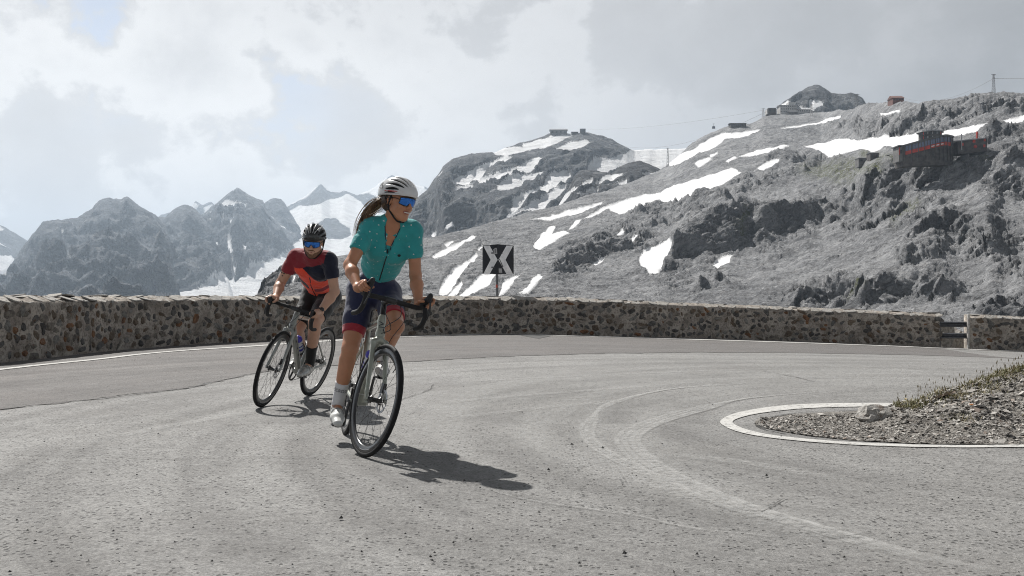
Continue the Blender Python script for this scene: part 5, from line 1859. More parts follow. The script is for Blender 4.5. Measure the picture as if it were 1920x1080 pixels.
def lattice(name, label, px, py0, py1, D, w, arms=True, mat=M_mast):
    s = D / FPX
    h = (py0 - py1) * s
    e = empty(name, ((px - 960) * s, D, CH + (HZ - py0) * s))
    w0, w1 = w, w * 0.35
    cs = ((-1, -1), (1, -1), (1, 1), (-1, 1))
    for a, b in cs:
        MB().tube([(a * w0 / 2, b * w0 / 2, -3), (a * w1 / 2, b * w1 / 2, h)], w * 0.045, 5).build('leg', mat, e)
    nseg = 7
    mb = MB()
    for k in range(nseg):
        z0, z1 = h * k / nseg, h * (k + 1) / nseg
        q0, q1 = w0 + (w1 - w0) * k / nseg, w0 + (w1 - w0) * (k + 1) / nseg
        for i in range(4):
            a, b = cs[i], cs[(i + 1) % 4]
            mb.tube([(a[0] * q0 / 2, a[1] * q0 / 2, z0), (b[0] * q1 / 2, b[1] * q1 / 2, z1)], w * 0.028, 4)
            mb.tube([(b[0] * q0 / 2, b[1] * q0 / 2, z0), (a[0] * q1 / 2, a[1] * q1 / 2, z1)], w * 0.028, 4)
    mb.build('bracing', mat, e)
    if arms:
        MB().box((0, 0, h * 0.98), (w * 1.5, w * 0.12, w * 0.12)).build('crossarm', mat, e)
    return tag(e, label, 'mast')


lattice('lattice_mast', 'tall dark lattice mast on the skyline at the far right', 1863, 174, 139, 461, 1.4)
lattice('cable_pylon', 'pale lattice pylon right of the white ridge hotel', 1521.5, 217, 196, 900, 2.2, mat=M_bpale)
lattice('cable_pylon', 'tall thin lattice pylon in front of the right shoulder of the dark peak', 1606, 218, 176, 850, 3.2)
lattice('cable_pylon', 'thin pylon beside the left end of the ridge, left of the block station', 1431, 220, 203, 920, 2.0, mat=M_bpale)
lattice('cable_pylon', 'thin pylon above the snow saddle between the summits', 1252, 318, 277, 840, 2.0)
for i, (px, y0, y1, lb) in enumerate(((1584, 188, 181, 'leftmost short white post on the dark peak shoulder'), (1598, 191, 183, 'middle short white post on the dark peak shoulder'), (1612, 193, 186, 'rightmost short white post on the dark peak shoulder'))):
    s = 1440 / FPX
    e = empty('marker_post', ((px - 960) * s, 1440, CH + (HZ - y0) * s))
    MB().tube([(0, 0, -4), (0, 0, (y0 - y1) * s)], 0.65, 6).build('pole', M_bpale, e)
    MB().box((0, 0, (y0 - y1) * s), (2.0, 1.2, 0.9)).build('pole_head', M_bpale, e)
    tag(e, lb, 'post', 'white posts on the peak shoulder')


def cable(name, label, a, b, sag, r):
    a, b = np.array(a), np.array(b)
    pts = [a + (b - a) * u - np.array((0, 0, sag * 4 * u * (1 - u))) for u in np.linspace(0, 1, 14)]
    return tag(MB().tube(pts, r, 5).build(name, M_mast), label, 'cable')


cable('cableway_rope', 'lower thin cable strung from the far summit to the ridge', at(1098, 247, 1795), at(1440, 208, 930), 32, 0.13)
cable('cableway_rope', 'upper thin cable strung from the far summit to the ridge', at(1098, 242, 1795), at(1440, 205, 930), 6, 0.11)
cable('power_line', 'thin cable running from the lattice mast off to the right', at(1863, 147, 461), at(2300, 100, 380), 3, 0.07)
cable('power_line', 'thin cable running from the lattice mast down to the left', at(1863, 147, 461), at(1690, 182, 660), 6, 0.05)
g = at(1338, 239, 1150)
e = empty('cable_car', tuple(g))
MB().box((0, 0, 0), (3.4, 2.2, 2.6), taper=0.85).build('cabin', M_bdark, e)
MB().box((0, -1.0, 0.3), (3.0, 0.3, 0.9)).build('window', M_glass, e)
MB().tube([(0, 0, 1.2), (0, 0, 4.2)], 0.14, 6).build('hanger', M_mast, e)
MB().box((0, 0, 4.2), (2.0, 0.3, 0.35)).build('carriage', M_mast, e)
tag(e, 'tiny dark cable car cabin hanging below the rope left of the ridge', 'cable car')

# ------------------------------------------------------------------ bicycles and riders
# local frame of a bicycle: x forward, y to the rider's left, z up, origin at the rear tyre's contact
WB = 0.985
nrm = lambda v: np.array(v, float) / (np.linalg.norm(v) + 1e-12)
v3 = lambda *a: np.array(a, float)
AXD = nrm((-0.292, 0, 0.956))
CROWN = v3(0.821, 0, 0.692)


def bike_matrix(Fc, phi, lean):
    phi = rad(phi)
    h = Vector((math.sin(phi), -math.cos(phi), 0))
    R0 = Vector((Fc[0], Fc[1], 0)) - WB * h
    return Matrix.Translation(R0) @ Matrix.Rotation(phi - math.pi / 2, 4, 'Z') @ Matrix.Rotation(-rad(lean), 4, 'X')


def steer_matrix(deg):
    c = Matrix.Translation(Vector(CROWN))
    return c @ Matrix.Rotation(rad(deg), 4, Vector(AXD)) @ c.inverted()


M_rub = P('tyre rubber', (0.015, 0.015, 0.016), 0.7, var=0.25, vs=40, spec=0.2)
M_rim = P('carbon rim', (0.020, 0.020, 0.022), 0.28, coat=0.3)
M_spk = P('spoke steel', (0.10, 0.10, 0.105), 0.35, 0.8)
M_alu = P('machined alloy', (0.42, 0.42, 0.43), 0.30, 0.9)
M_blk = P('black alloy', (0.015, 0.015, 0.016), 0.35, coat=0.2)
M_tape = P('bar tape', (0.016, 0.016, 0.017), 0.75, bump=0.4, bs=220)
M_hood = P('rubber hood', (0.014, 0.014, 0.015), 0.6)
M_sad = P('saddle cover', (0.018, 0.018, 0.019), 0.45)
M_chain = P('chain steel', (0.12, 0.12, 0.12), 0.4, 0.8)
M_frameW = P('frame paint pale sage', (0.33, 0.345, 0.29), 0.28, 0.25, coat=0.6)
M_frameM = P('frame paint grey', (0.30, 0.305, 0.285), 0.28, 0.3, coat=0.6)
M_logo = P('logo ink', (0.012, 0.016, 0.028), 0.4)
M_accent = P('rim decal pale', (0.45, 0.45, 0.46), 0.4)


def mesh_apply(me, M):
    me.transform(M)
    return me


def make_wheel(name, parent, hub, M, driven, seed):
    """spoked disc-brake wheel; parts: tyre, rim, hub, rotor and each spoke"""
    w = empty(name)
    w.parent = parent
    R, r = 0.3262, 0.0142
    mb = MB()
    prof = []
    for k in range(14):
        a = 2 * math.pi * k / 14
        prof.append((R + r * math.cos(a) * (1.0 if math.cos(a) < 0.5 else 0.98), r * math.sin(a)))
    mb.lathe(prof, hub, (0, 1, 0), 72, closed=True).xform(M).build('tyre', M_rub, w)
    mb = MB()
    prof = [(0.3175, -0.0095), (0.318, 0.0095), (0.306, 0.0118), (0.285, 0.0105), (0.2725, 0.004), (0.2725, -0.004), (0.285, -0.0105), (0.306, -0.0118)]
    rm = mb.lathe(prof, hub, (0, 1, 0), 72, closed=True).xform(M).build('rim', M_rim, w)
    # pale decal arcs on the rim
    for sd in (-1, 1):
        v, f = [], []
        for q, (a0, a1) in enumerate(((0.4, 0.9), (2.5, 3.0), (4.6, 5.1))):
            for k in range(9):
                a = a0 + (a1 - a0) * k / 8
                b = len(v)
                for rr in (0.296, 0.300):
                    v.append((hub[0] + rr * math.cos(a), hub[1] + sd * 0.0121, hub[2] + rr * math.sin(a)))
                if k < 8:
                    f.append((b, b + 1, b + 3, b + 2))
        MB().add(v, f).xform(M).build('rim_decal', M_accent, rm)
    mb = MB()
    mb.lathe([(0.0001, -0.052), (0.010, -0.052), (0.012, -0.038), (0.024, -0.034), (0.024, -0.030), (0.015, -0.024), (0.013, 0.0), (0.016, 0.020), (0.026, 0.026), (0.026, 0.031), (0.012, 0.036), (0.010, 0.052), (0.0001, 0.052)], hub, (0, 1, 0), 20)
    mb.xform(M).build('hub', M_blk, w)
    # rotor
    mb = MB()
    mb.lathe([(0.071, 0.0415), (0.071, 0.0435), (0.057, 0.0435), (0.057, 0.0415)], hub, (0, 1, 0), 40, closed=True, smooth=False)
    for k in range(6):
        a = k * math.pi / 3
        mb.tube([(hub[0] + 0.016 * math.cos(a), hub[1] + 0.0425, hub[2] + 0.016 * math.sin(a)), (hub[0] + 0.06 * math.cos(a + 0.35), hub[1] + 0.0425, hub[2] + 0.06 * math.sin(a + 0.35))], 0.0035, 5)
    mb.xform(M).build('brake_rotor', M_alu, w)
    n = 24
    for k in range(n):
        a = 2 * math.pi * k / n
        sd = 1 if k % 2 else -1
        a2 = a + (0.62 if (k // 2) % 2 else -0.62)
        p0 = (hub[0] + 0.023 * math.cos(a2), hub[1] + sd * 0.031, hub[2] + 0.023 * math.sin(a2))
        p1 = (hub[0] + 0.274 * math.cos(a), hub[1] + sd * 0.002, hub[2] + 0.274 * math.sin(a))
        MB().tube([p0, p1], 0.00115, 5, caps=False).xform(M).build('spoke', M_spk, w)
    a = 0.9 + seed
    MB().tube([(hub[0] + 0.282 * math.cos(a), hub[1], hub[2] + 0.282 * math.sin(a)), (hub[0] + 0.235 * math.cos(a), hub[1], hub[2] + 0.235 * math.sin(a))], 0.0028, 6).xform(M).build('valve', M_blk, w)
    return w


def wrap_text(body, size, fn, mat, name, parent):
    """lettering laid on a curved surface: fn(u, v) -> point"""
    me = text_mesh(body, size)
    bm = bmesh.new(); bm.from_mesh(me)
    bmesh.ops.triangulate(bm, faces=bm.faces)
    bmesh.ops.subdivide_edges(bm, edges=[e for e in bm.edges if e.calc_length() > size * 0.25], cuts=1)
    for v in bm.verts:
        v.co = Vector(fn(v.co.x, v.co.y))
    bm.to_mesh(me); bm.free()
    me.materials.clear()
    me.materials.append(mat)
    return obj(name, me, parent)


def make_bike(label, Fc, phi, lean, steer, bar_z, hood_up, frame_mat, crank_deg, who):
    root = empty('bicycle')
    root.matrix_world = bike_matrix(Fc, phi, lean)
    I4 = Matrix.Identity(4)
    Sm = steer_matrix(steer)
    BB, RH, FH = v3(0.41, 0, 0.272), v3(0, 0, 0.34), v3(WB, 0, 0.34)
    HTb, HTt = CROWN + AXD * 0.012, CROWN + AXD * 0.145
    SC = v3(0.264, 0, 0.748)
    # --- frame
    F = Field((-0.06, -0.10, 0.20), (0.90, 0.10, 0.88), 0.0042)
    F.cap(HTb, HTt, 0.0255, 0.0235, 0.01)
    F.cap(HTb + AXD * 0.022 + v3(-0.01, 0, 0), BB + v3(0.0, 0, 0.004), 0.0265, 0.0295, 0.022)
    F.cap(HTt - AXD * 0.028 + v3(-0.01, 0, 0), SC, 0.0205, 0.0150, 0.02, wide=v3(0, 1, 0), asp=1.1)
    F.cap(BB, SC + v3(-0.008, 0, 0.025), 0.0200, 0.0185, 0.015)
    F.cap(BB - v3(0, 0.036, 0), BB + v3(0, 0.036, 0), 0.025, 0.025, 0.012)
    for s in (-1, 1):
        F.cap(BB + v3(-0.03, s * 0.026, -0.004), RH + v3(0.02, s * 0.064, -0.010), 0.0155, 0.0105, 0.01)
        F.cap(v3(0.298, s * 0.016, 0.645), RH + v3(0.005, s * 0.064, 0.010), 0.0090, 0.0080, 0.01)
        F.cap(RH + v3(0, s * 0.060, 0), RH + v3(0, s * 0.068, 0), 0.017, 0.017, 0.01)
    fr = F.build('frame', frame_mat, root)
    # --- fork
    F = Field((0.74, -0.11, 0.28), (1.05, 0.11, 0.76), 0.0036)
    for s in (-1, 1):
        top, low = CROWN + v3(0.014, s * 0.040, -0.015), FH + v3(-0.022, s * 0.058, 0.04)
        F.cap(top, low, 0.0175, 0.0115, 0.012)
        F.cap(low, FH + v3(0, s * 0.060, 0), 0.0115, 0.0105, 0.012)
        F.cap(CROWN + v3(0, 0, 0.002), top, 0.0205, 0.0175, 0.016)
    F.cap(CROWN, CROWN + AXD * 0.014, 0.0255, 0.0255, 0.012)
    V, Q = F.mesh()
    obj('fork', mesh_apply(quads_mesh('fork', V, Q, frame_mat), Sm), root)
    # --- headset, spacers, stem, bar
    zS = bar_z - 0.012
    tS = (zS - CROWN[2]) / AXD[2]
    St = CROWN + AXD * tS
    BC = v3(St[0] + 0.092, 0, bar_z)
    MB().tube([tuple(HTt), tuple(HTt + AXD * 0.012), tuple(St + AXD * 0.024)], [0.0235, 0.0195, 0.0178], 16).xform(Sm).build('steerer_spacers', M_blk, root)
    F = Field(np.minimum(St, BC) - 0.05, np.maximum(St, BC) + 0.05, 0.003)
    F.cap(St, BC, 0.0172, 0.0165, 0.0)
    F.cap(St - AXD * 0.016, St + AXD * 0.018, 0.0195, 0.0195, 0.008)
    F.cap(BC - v3(0, 0.024, 0), BC + v3(0, 0.024, 0), 0.0205, 0.0205, 0.008)
    V, Q = F.mesh()
    obj('stem', mesh_apply(quads_mesh('stem', V, Q, M_blk), Sm), root)
    MB().lathe([(0.0001, 0.006), (0.013, 0.004), (0.0165, 0.0), (0.0165, -0.006)], tuple(St + AXD * 0.026), tuple(AXD), 16).xform(Sm).build('top_cap', M_alu, root)
    hw = 0.200
    hoods = {}
    half = [(0, 0, 0), (0.0, 0.06, 0.002), (0.0, 0.155, 0.0), (0.006, 0.182, 0.0), (0.026, 0.198, 0.0), (0.060, 0.201, -0.002), (0.082, 0.202, -0.020), (0.090, 0.203, -0.050), (0.082, 0.205, -0.085), (0.055, 0.207, -0.112), (0.020, 0.209, -0.122), (-0.035, 0.211, -0.124)]
    if hood_up > 0.05:      # bar rolled up in the stem
        rz = 0.16
        half = [(x * math.cos(rz) - z * math.sin(rz), y, x * math.sin(rz) + z * math.cos(rz)) for x, y, z in half]
    pts = catmull([BC + v3(x, -y, z) for x, y, z in half[::-1]] + [BC + v3(x, y, z) for x, y, z in half[1:]], 4)
    rr = [0.0152 if abs(p[1]) > 0.055 else 0.0150 for p in pts]
    hb_ = MB().tube(pts, rr, 12).xform(Sm).build('handlebar', M_tape, root)
    for s in (-1, 1):
        Hb = BC + v3(0.030, s * 0.200, 0.004 + 0.3 * hood_up)
        Ht = BC + v3(0.120, s * 0.196, 0.018 + hood_up)
        F = Field(np.minimum(Hb, Ht) - 0.07, np.maximum(Hb, Ht) + 0.07, 0.003)
        F.cap(Hb, Hb * 0.4 + Ht * 0.6, 0.0185, 0.0165, 0.01)
        F.cap(Hb * 0.4 + Ht * 0.6, Ht + v3(0, 0, 0.012), 0.0165, 0.0150, 0.012)
        F.cap(Ht, Ht + v3(0.006, 0, -0.024), 0.0145, 0.0125, 0.01)
        V, Q = F.mesh()
        obj('hood', mesh_apply(quads_mesh('hood', V, Q, M_hood), Sm), root)
        lv = [Ht + v3(0.008, 0, -0.018), Ht + v3(0.022, s * 0.003, -0.048), Ht + v3(0.022, s * 0.008, -0.085), Ht + v3(0.006, s * 0.013, -0.125), Ht + v3(-0.004, s * 0.014, -0.138)]
        MB().tube(catmull(lv, 4), [0.0075] * 8 + [0.0068] * 8 + [0.005], 8, flat=0.65, up=(0, 1, 0)).xform(Sm).build('brake_lever', M_blk, root)
        hoods[s] = (np.array(Sm @ Vector(Hb)), np.array(Sm @ Vector(Ht)))
        p0 = BC + v3(half[-1][0], s * half[-1][1], half[-1][2])
        MB().tube([p0 + v3(0.002, 0, 0), p0 + v3(-0.008, 0, 0)], [0.0155, 0.012], 10).xform(Sm).build('bar_plug', M_blk, root)
    # hoses looping in front of the head tube
    dnp = np.array(HTb + v3(0.012, 0.012, 0.03))
    for k, s in enumerate((-1, 1)):
        a = np.array(Sm @ Vector(BC + v3(0.005, s * 0.070, -0.012)))
        b = np.array(Sm @ Vector(BC + v3(0.075 + 0.02 * k, s * 0.045, -0.085)))
        c = np.array(Sm @ Vector(BC + v3(0.060, s * -0.02, -0.165)))
        MB().tube(catmull([a, b, c, dnp + v3(0.018, s * 0.01, 0)], 8), 0.0026, 6).build('brake_hose', M_blk, root)
    b = np.array(Sm @ Vector(BC + v3(0.08, 0.085, -0.10)))
    MB().tube(catmull([np.array(Sm @ Vector(BC + v3(0.0, 0.10, -0.014))), b, np.array(Sm @ Vector(CROWN + v3(0.06, 0.05, 0.03))), np.array(Sm @ Vector(CROWN + v3(0.02, 0.055, -0.03)))], 8), 0.0024, 6).build('brake_hose', M_blk, root)
    # --- wheels
    make_wheel('front_wheel', root, FH, Sm, False, 0.0)
    make_wheel('rear_wheel', root, RH, I4, True, 1.3)
    MB().box((FH[0] - 0.035, 0.047, FH[2] + 0.075), (0.032, 0.022, 0.06)).xform(Sm).build('brake_caliper', M_blk, root)
    MB().box((RH[0] + 0.075, 0.047, RH[2] + 0.028), (0.06, 0.022, 0.032)).build('brake_caliper', M_blk, root)
    # --- drivetrain on the right
    cp = v3(math.cos(rad(crank_deg)), 0, math.sin(rad(crank_deg)))
    ch = MB()
    ch.lathe([(0.1010, -0.0475), (0.1010, -0.0445), (0.082, -0.0440), (0.082, -0.0480)], BB, (0, 1, 0), 44, closed=True, smooth=False)
    for k in range(4):
        a = rad(crank_deg) + k * math.pi / 2 + 0.6
        ch.tube([BB + v3(0.015 * math.cos(a), -0.048, 0.015 * math.sin(a)), BB + v3(0.086 * math.cos(a), -0.046, 0.086 * math.sin(a))], 0.010, 6, flat=0.5)
    ch.build('chainring', M_blk, root)
    pedals = {}
    for s in (-1, 1):
        d = cp * (1 if s < 0 else -1)
        e = BB + d * 0.172
        MB().tube([BB + v3(0, s * 0.055, 0), BB + d * 0.05 + v3(0, s * 0.062, 0), e + v3(0, s * 0.072, 0)], [0.016, 0.0125, 0.0115], 10, flat=0.75, up=(0, 1, 0)).build('crank_arm', M_blk, root)
        MB().tube([e + v3(0, s * 0.070, 0), e + v3(0, s * 0.088, 0)], 0.007, 8).build('pedal_axle', M_alu, root)
        MB().box(e + v3(0.0, s * 0.118, 0), (0.085, 0.058, 0.014), taper=0.9).build('pedal', M_blk, root)
        pedals[s] = e + v3(0, s * 0.118, 0)
    mb = MB()
    for k in range(7):
        mb.lathe([(0.020, -0.0), (0.056 - 0.0055 * k, 0.0), (0.056 - 0.0055 * k, -0.0016), (0.020, -0.0016)], RH + v3(0, -0.020 - 0.0036 * k, 0), (0, 1, 0), 26, smooth=False)
    mb.build('cassette', M_alu, root)
    jx, jz = 0.03, 0.225
    MB().tube([BB + v3(0, -0.046, 0.101), RH + v3(0, -0.032, 0.050)], 0.0042, 6, flat=0.6).tube([BB + v3(-0.01, -0.046, -0.100), v3(jx + 0.02, -0.036, jz - 0.03)], 0.0042, 6, flat=0.6).build('chain', M_chain, root)
    MB().tube([RH + v3(0.01, -0.070, -0.025), v3(jx, -0.050, 0.285), v3(jx + 0.012, -0.044, jz)], [0.011, 0.010, 0.008], 8).lathe([(0.006, 0.004), (0.023, 0.003), (0.023, -0.003), (0.006, -0.004)], v3(jx + 0.004, -0.037, 0.278), (0, 1, 0), 14).lathe([(0.006, 0.004), (0.023, 0.003), (0.023, -0.003), (0.006, -0.004)], v3(jx + 0.016, -0.037, jz - 0.01), (0, 1, 0), 14).build('derailleur', M_blk, root)
    # --- seat
    MB().tube([SC + v3(-0.004, 0, 0.012), v3(0.220, 0, 0.905)], 0.0138, 14).build('seatpost', M_blk, root)
    F = Field((0.05, -0.10, 0.88), (0.40, 0.10, 1.0), 0.0035)
    F.cap((0.115, 0, 0.945), (0.22, 0, 0.942), 0.020, 0.018, 0.01, wide=v3(0, 1, 0), asp=3.3)
    F.cap((0.20, 0, 0.942), (0.345, 0, 0.940), 0.020, 0.014, 0.03, wide=v3(0, 1, 0), asp=1.35)
    F.build('saddle', M_sad, root)
    MB().tube([v3(0.11, 0.02, 0.925), v3(0.17, 0.02, 0.912), v3(0.28, 0.02, 0.912), v3(0.33, 0.01, 0.928)], 0.0035, 6).tube([v3(0.11, -0.02, 0.925), v3(0.17, -0.02, 0.912), v3(0.28, -0.02, 0.912), v3(0.33, -0.01, 0.928)], 0.0035, 6).build('saddle_rail', M_alu, root)
    # --- bottle cages on the down and seat tubes
    dt = nrm(HTb - BB)
    dn = nrm(v3(-dt[2], 0, dt[0]))
    cc_ = BB + dt * 0.30 + dn * 0.072
    mb = MB()
    for s in (-1, 1):
        mb.tube(catmull([cc_ - dt * 0.09 - dn * 0.035, cc_ - dt * 0.09 + v3(0, s * 0.038, 0), cc_ - dt * 0.02 + v3(0, s * 0.040, 0) + dn * 0.01, cc_ + dt * 0.03 + v3(0, s * 0.039, 0), cc_ + dt * 0.03 - dn * 0.038], 4), 0.0035, 6)
    mb.build('bottle_cage', M_blk, root)
    # --- marks: lettering up the head tube, blocks along the down tube
    hc = CROWN + AXD * 0.078
    nf = v3(0.956, 0, 0.292)
    if who == 'w':
        wrap_text('LIV', 0.052, lambda u, v: hc + AXD * u + (nf * math.cos(v / 0.027) - v3(0, 1, 0) * math.sin(v / 0.027)) * 0.0268, M_logo, 'lettering', fr)
    if who == 'm':
        for k in range(7):
            q = HTb + (BB - HTb) * (0.22 + 0.075 * k)
            r0 = 0.0272 + 0.003 * (0.22 + 0.075 * k)
            for s in (1, -1):
                v = []
                for a in (0.25, 0.6, 0.95):
                    for e in (-0.012, 0.012):
                        v.append(q + dt * e + (dn * -math.cos(a + 0.75) * r0 * -1 + v3(0, s, 0) * math.sin(a + 0.75) * r0) * 1.03)
                MB().add(v, [(0, 2, 3, 1), (2, 4, 5, 3)] if k % 2 else [(0, 2, 3, 1)]).build('lettering_block', M_logo, fr)
    tag(root, label, 'bicycle')
    return root, hoods, pedals, (cc_, dt)


def water_bottle(Mw, cc_, dt, label):
    e = empty('water_bottle')
    e.matrix_world = Mw @ Matrix.Translation(Vector(cc_ - dt * 0.09))
    pr = lambda L: MB().lathe(L, (0, 0, 0), tuple(dt), 20)
    pr([(0.0001, 0.0), (0.034, 0.002), (0.0365, 0.01), (0.0365, 0.105), (0.033, 0.112), (0.033, 0.118), (0.0365, 0.125), (0.0365, 0.150)]).build('body', P('bottle white plastic', (0.62, 0.63, 0.68), 0.35), e)
    pr([(0.0368, 0.030), (0.0370, 0.032), (0.0370, 0.055), (0.0368, 0.057)]).build('print_band', P('bottle print blue', (0.05, 0.05, 0.34), 0.4), e)
    pr([(0.0368, 0.080), (0.0370, 0.082), (0.0370, 0.092), (0.0368, 0.094)]).build('print_band', bpy.data.materials['bottle print blue'], e)
    pr([(0.0375, 0.148), (0.0375, 0.163), (0.024, 0.178), (0.014, 0.180), (0.012, 0.196), (0.0001, 0.198)]).build('cap', P('bottle cap blue', (0.06, 0.05, 0.42), 0.35), e)
    tag(e, label, 'bottle')


# ---------------------------------------------------------------- people
def ik(a, c, la, lb, hint):
    a, c = np.array(a), np.array(c)
    d = np.linalg.norm(c - a)
    k = d / (la + lb) * 1.002
    if k > 1:
        la, lb = la * k, lb * k
    u = (c - a) / d
    x = (la * la - lb * lb + d * d) / (2 * d)
    h = math.sqrt(max(la * la - x * x, 0))
    w = np.array(hint) - a
    w = nrm(w - u * (w @ u))
    return a + u * x + w * h


def rotm(yaw, pitch, roll):
    """head axes as columns: forward, left, up; yaw to the left, pitch up, roll to the left"""
    return np.array((Matrix.Rotation(yaw, 3, 'Z') @ Matrix.Rotation(-pitch, 3, 'Y') @ Matrix.Rotation(roll, 3, 'X')))


def skin(name, col, red):
    t = NT(name)
    p = t.pos('Object')
    n = t.noise(p, 14, 5, 0.6)
    c = t.mix(t.ramp(n, 0.3, 0.7), tuple(k * 0.86 for k in col), col)
    c = t.mix(t.ramp(t.noise(p, 45, 4, 0.6), 0.5, 0.75, 0, 0.28), c, red)
    t.put(t.b.inputs['Base Color'], c)
    t.set(Roughness=0.42)
    t.b.inputs['Subsurface Weight'].default_value = 0.12
    t.b.inputs['Subsurface Radius'].default_value = (0.012, 0.005, 0.003)
    t.b.inputs['Subsurface Scale'].default_value = 1.0
    t.put(t.b.inputs['Normal'], t.bump(t.noise(p, 400, 3, 0.6), 0.15, 0.001))
    return t.m


def fabric(name, col, rough=0.75):
    t = NT(name)
    p = t.pos('Object')
    n = t.noise(p, 9, 5, 0.6)
    t.put(t.b.inputs['Base Color'], t.mix(t.ramp(n, 0.3, 0.7), tuple(k * 0.84 for k in col), col))
    t.set(Roughness=rough)
    t.b.inputs['Sheen Weight'].default_value = 0.25
    t.b.inputs['Specular IOR Level'].default_value = 0.3
    h = t.math('ADD', t.noise(t.map(p, (1, 1, 2.4)), 26, 4, 0.6), t.math('MULTIPLY', t.noise(p, 350, 2), 0.15))
    t.put(t.b.inputs['Normal'], t.bump(h, 0.45, 0.006))
    return t.m


class Rider:
    def __init__(s, name, label, Mw, hoods, pedals, sp):
        s.sp, s.hoods, s.pedals = sp, hoods, pedals
        s.root = empty(name)
        s.root.matrix_world = Mw
        J = s.J = {k: np.array(v, float) for k, v in sp['J'].items()}
        s.sc = sp.get('scale', 1.0)
        s.ax = nrm(J['neck'] - J['hip'])                  # along the trunk
        s.lt = nrm(J['shL'] - J['shR'])                   # to the left
        s.lt = nrm(s.lt - s.ax * (s.lt @ s.ax))
        s.fr = np.cross(s.lt, s.ax)                       # chest forward
        for sd, n in ((-1, 'R'), (1, 'L')):
            Hb, Ht = hoods[sd]
            f = nrm(Ht - Hb)
            o = nrm(np.cross(v3(0, 0, 1), f)) * sd        # outwards
            u = nrm(np.cross(f, o) * sd)
            s.J['handf' + n] = (Hb, f, o, u)
            J['wr' + n] = Hb - f * 0.052 + u * 0.036 + o * 0.006
            J['el' + n] = ik(J['sh' + n], J['wr' + n], sp['ua'], sp['fa'], J['elh' + n])
            pd = pedals[sd]
            fd = nrm(sp['foot' + n])
            up = nrm(v3(0, 0, 1) - fd * fd[2])
            s.J['footf' + n] = (pd, fd, up)
            J['an' + n] = pd - fd * 0.125 + up * 0.088
            J['kn' + n] = ik(J['hip' + n], J['an' + n], sp['th'], sp['ca'], J['knh' + n])
        tag(s.root, label, 'person')

    # ---- volumes, each with an outward offset g
    def trunk(s, F, g=0.0):
        J, sp, k = s.J, s.sp, s.sc
        B = np.stack([s.lt, s.fr, s.ax], 1)
        hp, wa, nk = J['hip'], J['waist'], J['neck']
        W = sp['build']
        F.ell(hp + s.ax * 0.02, (W['hip'] + g, 0.108 + g, 0.125 + g), B, 0.03)
        for n, sd in (('R', -1), ('L', 1)):
            F.ell(J['hip' + n] + v3(-0.045, 0, 0.0), (0.092 + g, 0.085 + g, 0.095 + g), None, 0.04)
        F.ell(wa, (W['waist'] + g, W['wd'] + g, 0.135 + g), B, 0.05)
        ch = wa * 0.35 + (J['shR'] + J['shL']) / 2 * 0.65
        F.ell(ch - s.fr * 0.01 - s.ax * 0.015, (W['rib'] + g, W['ribd'] + g, 0.165 + g), B, 0.05)
        F.ell((wa + ch) / 2, ((W['rib'] + W['waist']) / 2 - 0.004 + g, (W['wd'] + W['ribd']) / 2 + g, 0.11 + g), B, 0.05)
        F.cap(J['shR'] * 0.88 + J['shL'] * 0.12 - s.fr * 0.01, J['shL'] * 0.88 + J['shR'] * 0.12 - s.fr * 0.01, 0.058 + g, 0.058 + g, 0.05)
        for n in 'RL':
            F.cap(J['neck'] - s.ax * 0.012 - s.fr * 0.012, J['sh' + n] + s.ax * 0.002, 0.045 + g, 0.047 + g, 0.035)
        if W.get('bust'):
            for sd in (-1, 1):
                F.ell(ch + s.lt * sd * 0.062 + s.fr * (W['ribd'] - 0.035) - s.ax * 0.02, (0.064 + g, 0.058 + g, 0.066 + g), B, 0.035)
        else:
            for sd in (-1, 1):
                F.ell(ch + s.lt * sd * 0.07 + s.fr * (W['ribd'] - 0.045) + s.ax * 0.02, (0.085 + g, 0.05 + g, 0.075 + g), B, 0.035)

    def uparm(s, F, n, g=0.0, clip=()):
        J, r = s.J, s.sp['arm']
        a, b = J['sh' + n], J['el' + n]
        F.cap(a, a * 0.55 + b * 0.45, r[0] + g, r[1] + g, 0.03, clip=clip)
        F.cap(a * 0.6 + b * 0.4, b, r[1] + g, r[2] + g, 0.02, clip=clip)

    def forearm(s, F, n, g=0.0):
        J, r = s.J, s.sp['arm']
        a, b = J['el' + n], J['wr' + n]
        F.cap(a, a * 0.68 + b * 0.32, r[2] + g, r[3] + g, 0.02)
        F.cap(a * 0.68 + b * 0.32, b, r[3] + g, r[4] + g, 0.02)

    def thigh(s, F, n, g=0.0, clip=()):
        J, r = s.J, s.sp['leg']
        a, b = J['hip' + n], J['kn' + n]
        F.cap(a, a * 0.5 + b * 0.5, r[0] + g, r[1] + g, 0.04, clip=clip)
        F.cap(a * 0.5 + b * 0.5, b, r[1] + g, r[2] + g, 0.03, clip=clip)

    def shin(s, F, n, g=0.0, clip=()):
        J, r = s.J, s.sp['leg']
        a, b = J['kn' + n], J['an' + n]
        ax = nrm(b - a)
        bk = v3(-1, 0, 0)
        bk = nrm(bk - ax * (bk @ ax))
        F.cap(a, b, r[2] - 0.006 + g, r[4] + g, 0.025, clip=clip)
        F.cap(a * 0.80 + b * 0.20 + bk * 0.020, a * 0.48 + b * 0.52 + bk * 0.010, r[3] + g, r[3] * 0.72 + g, 0.03, clip=clip)
        F.ell(a + v3(0.014, 0, 0.002), (0.036 + g,) * 3, None, 0.03, clip=clip)

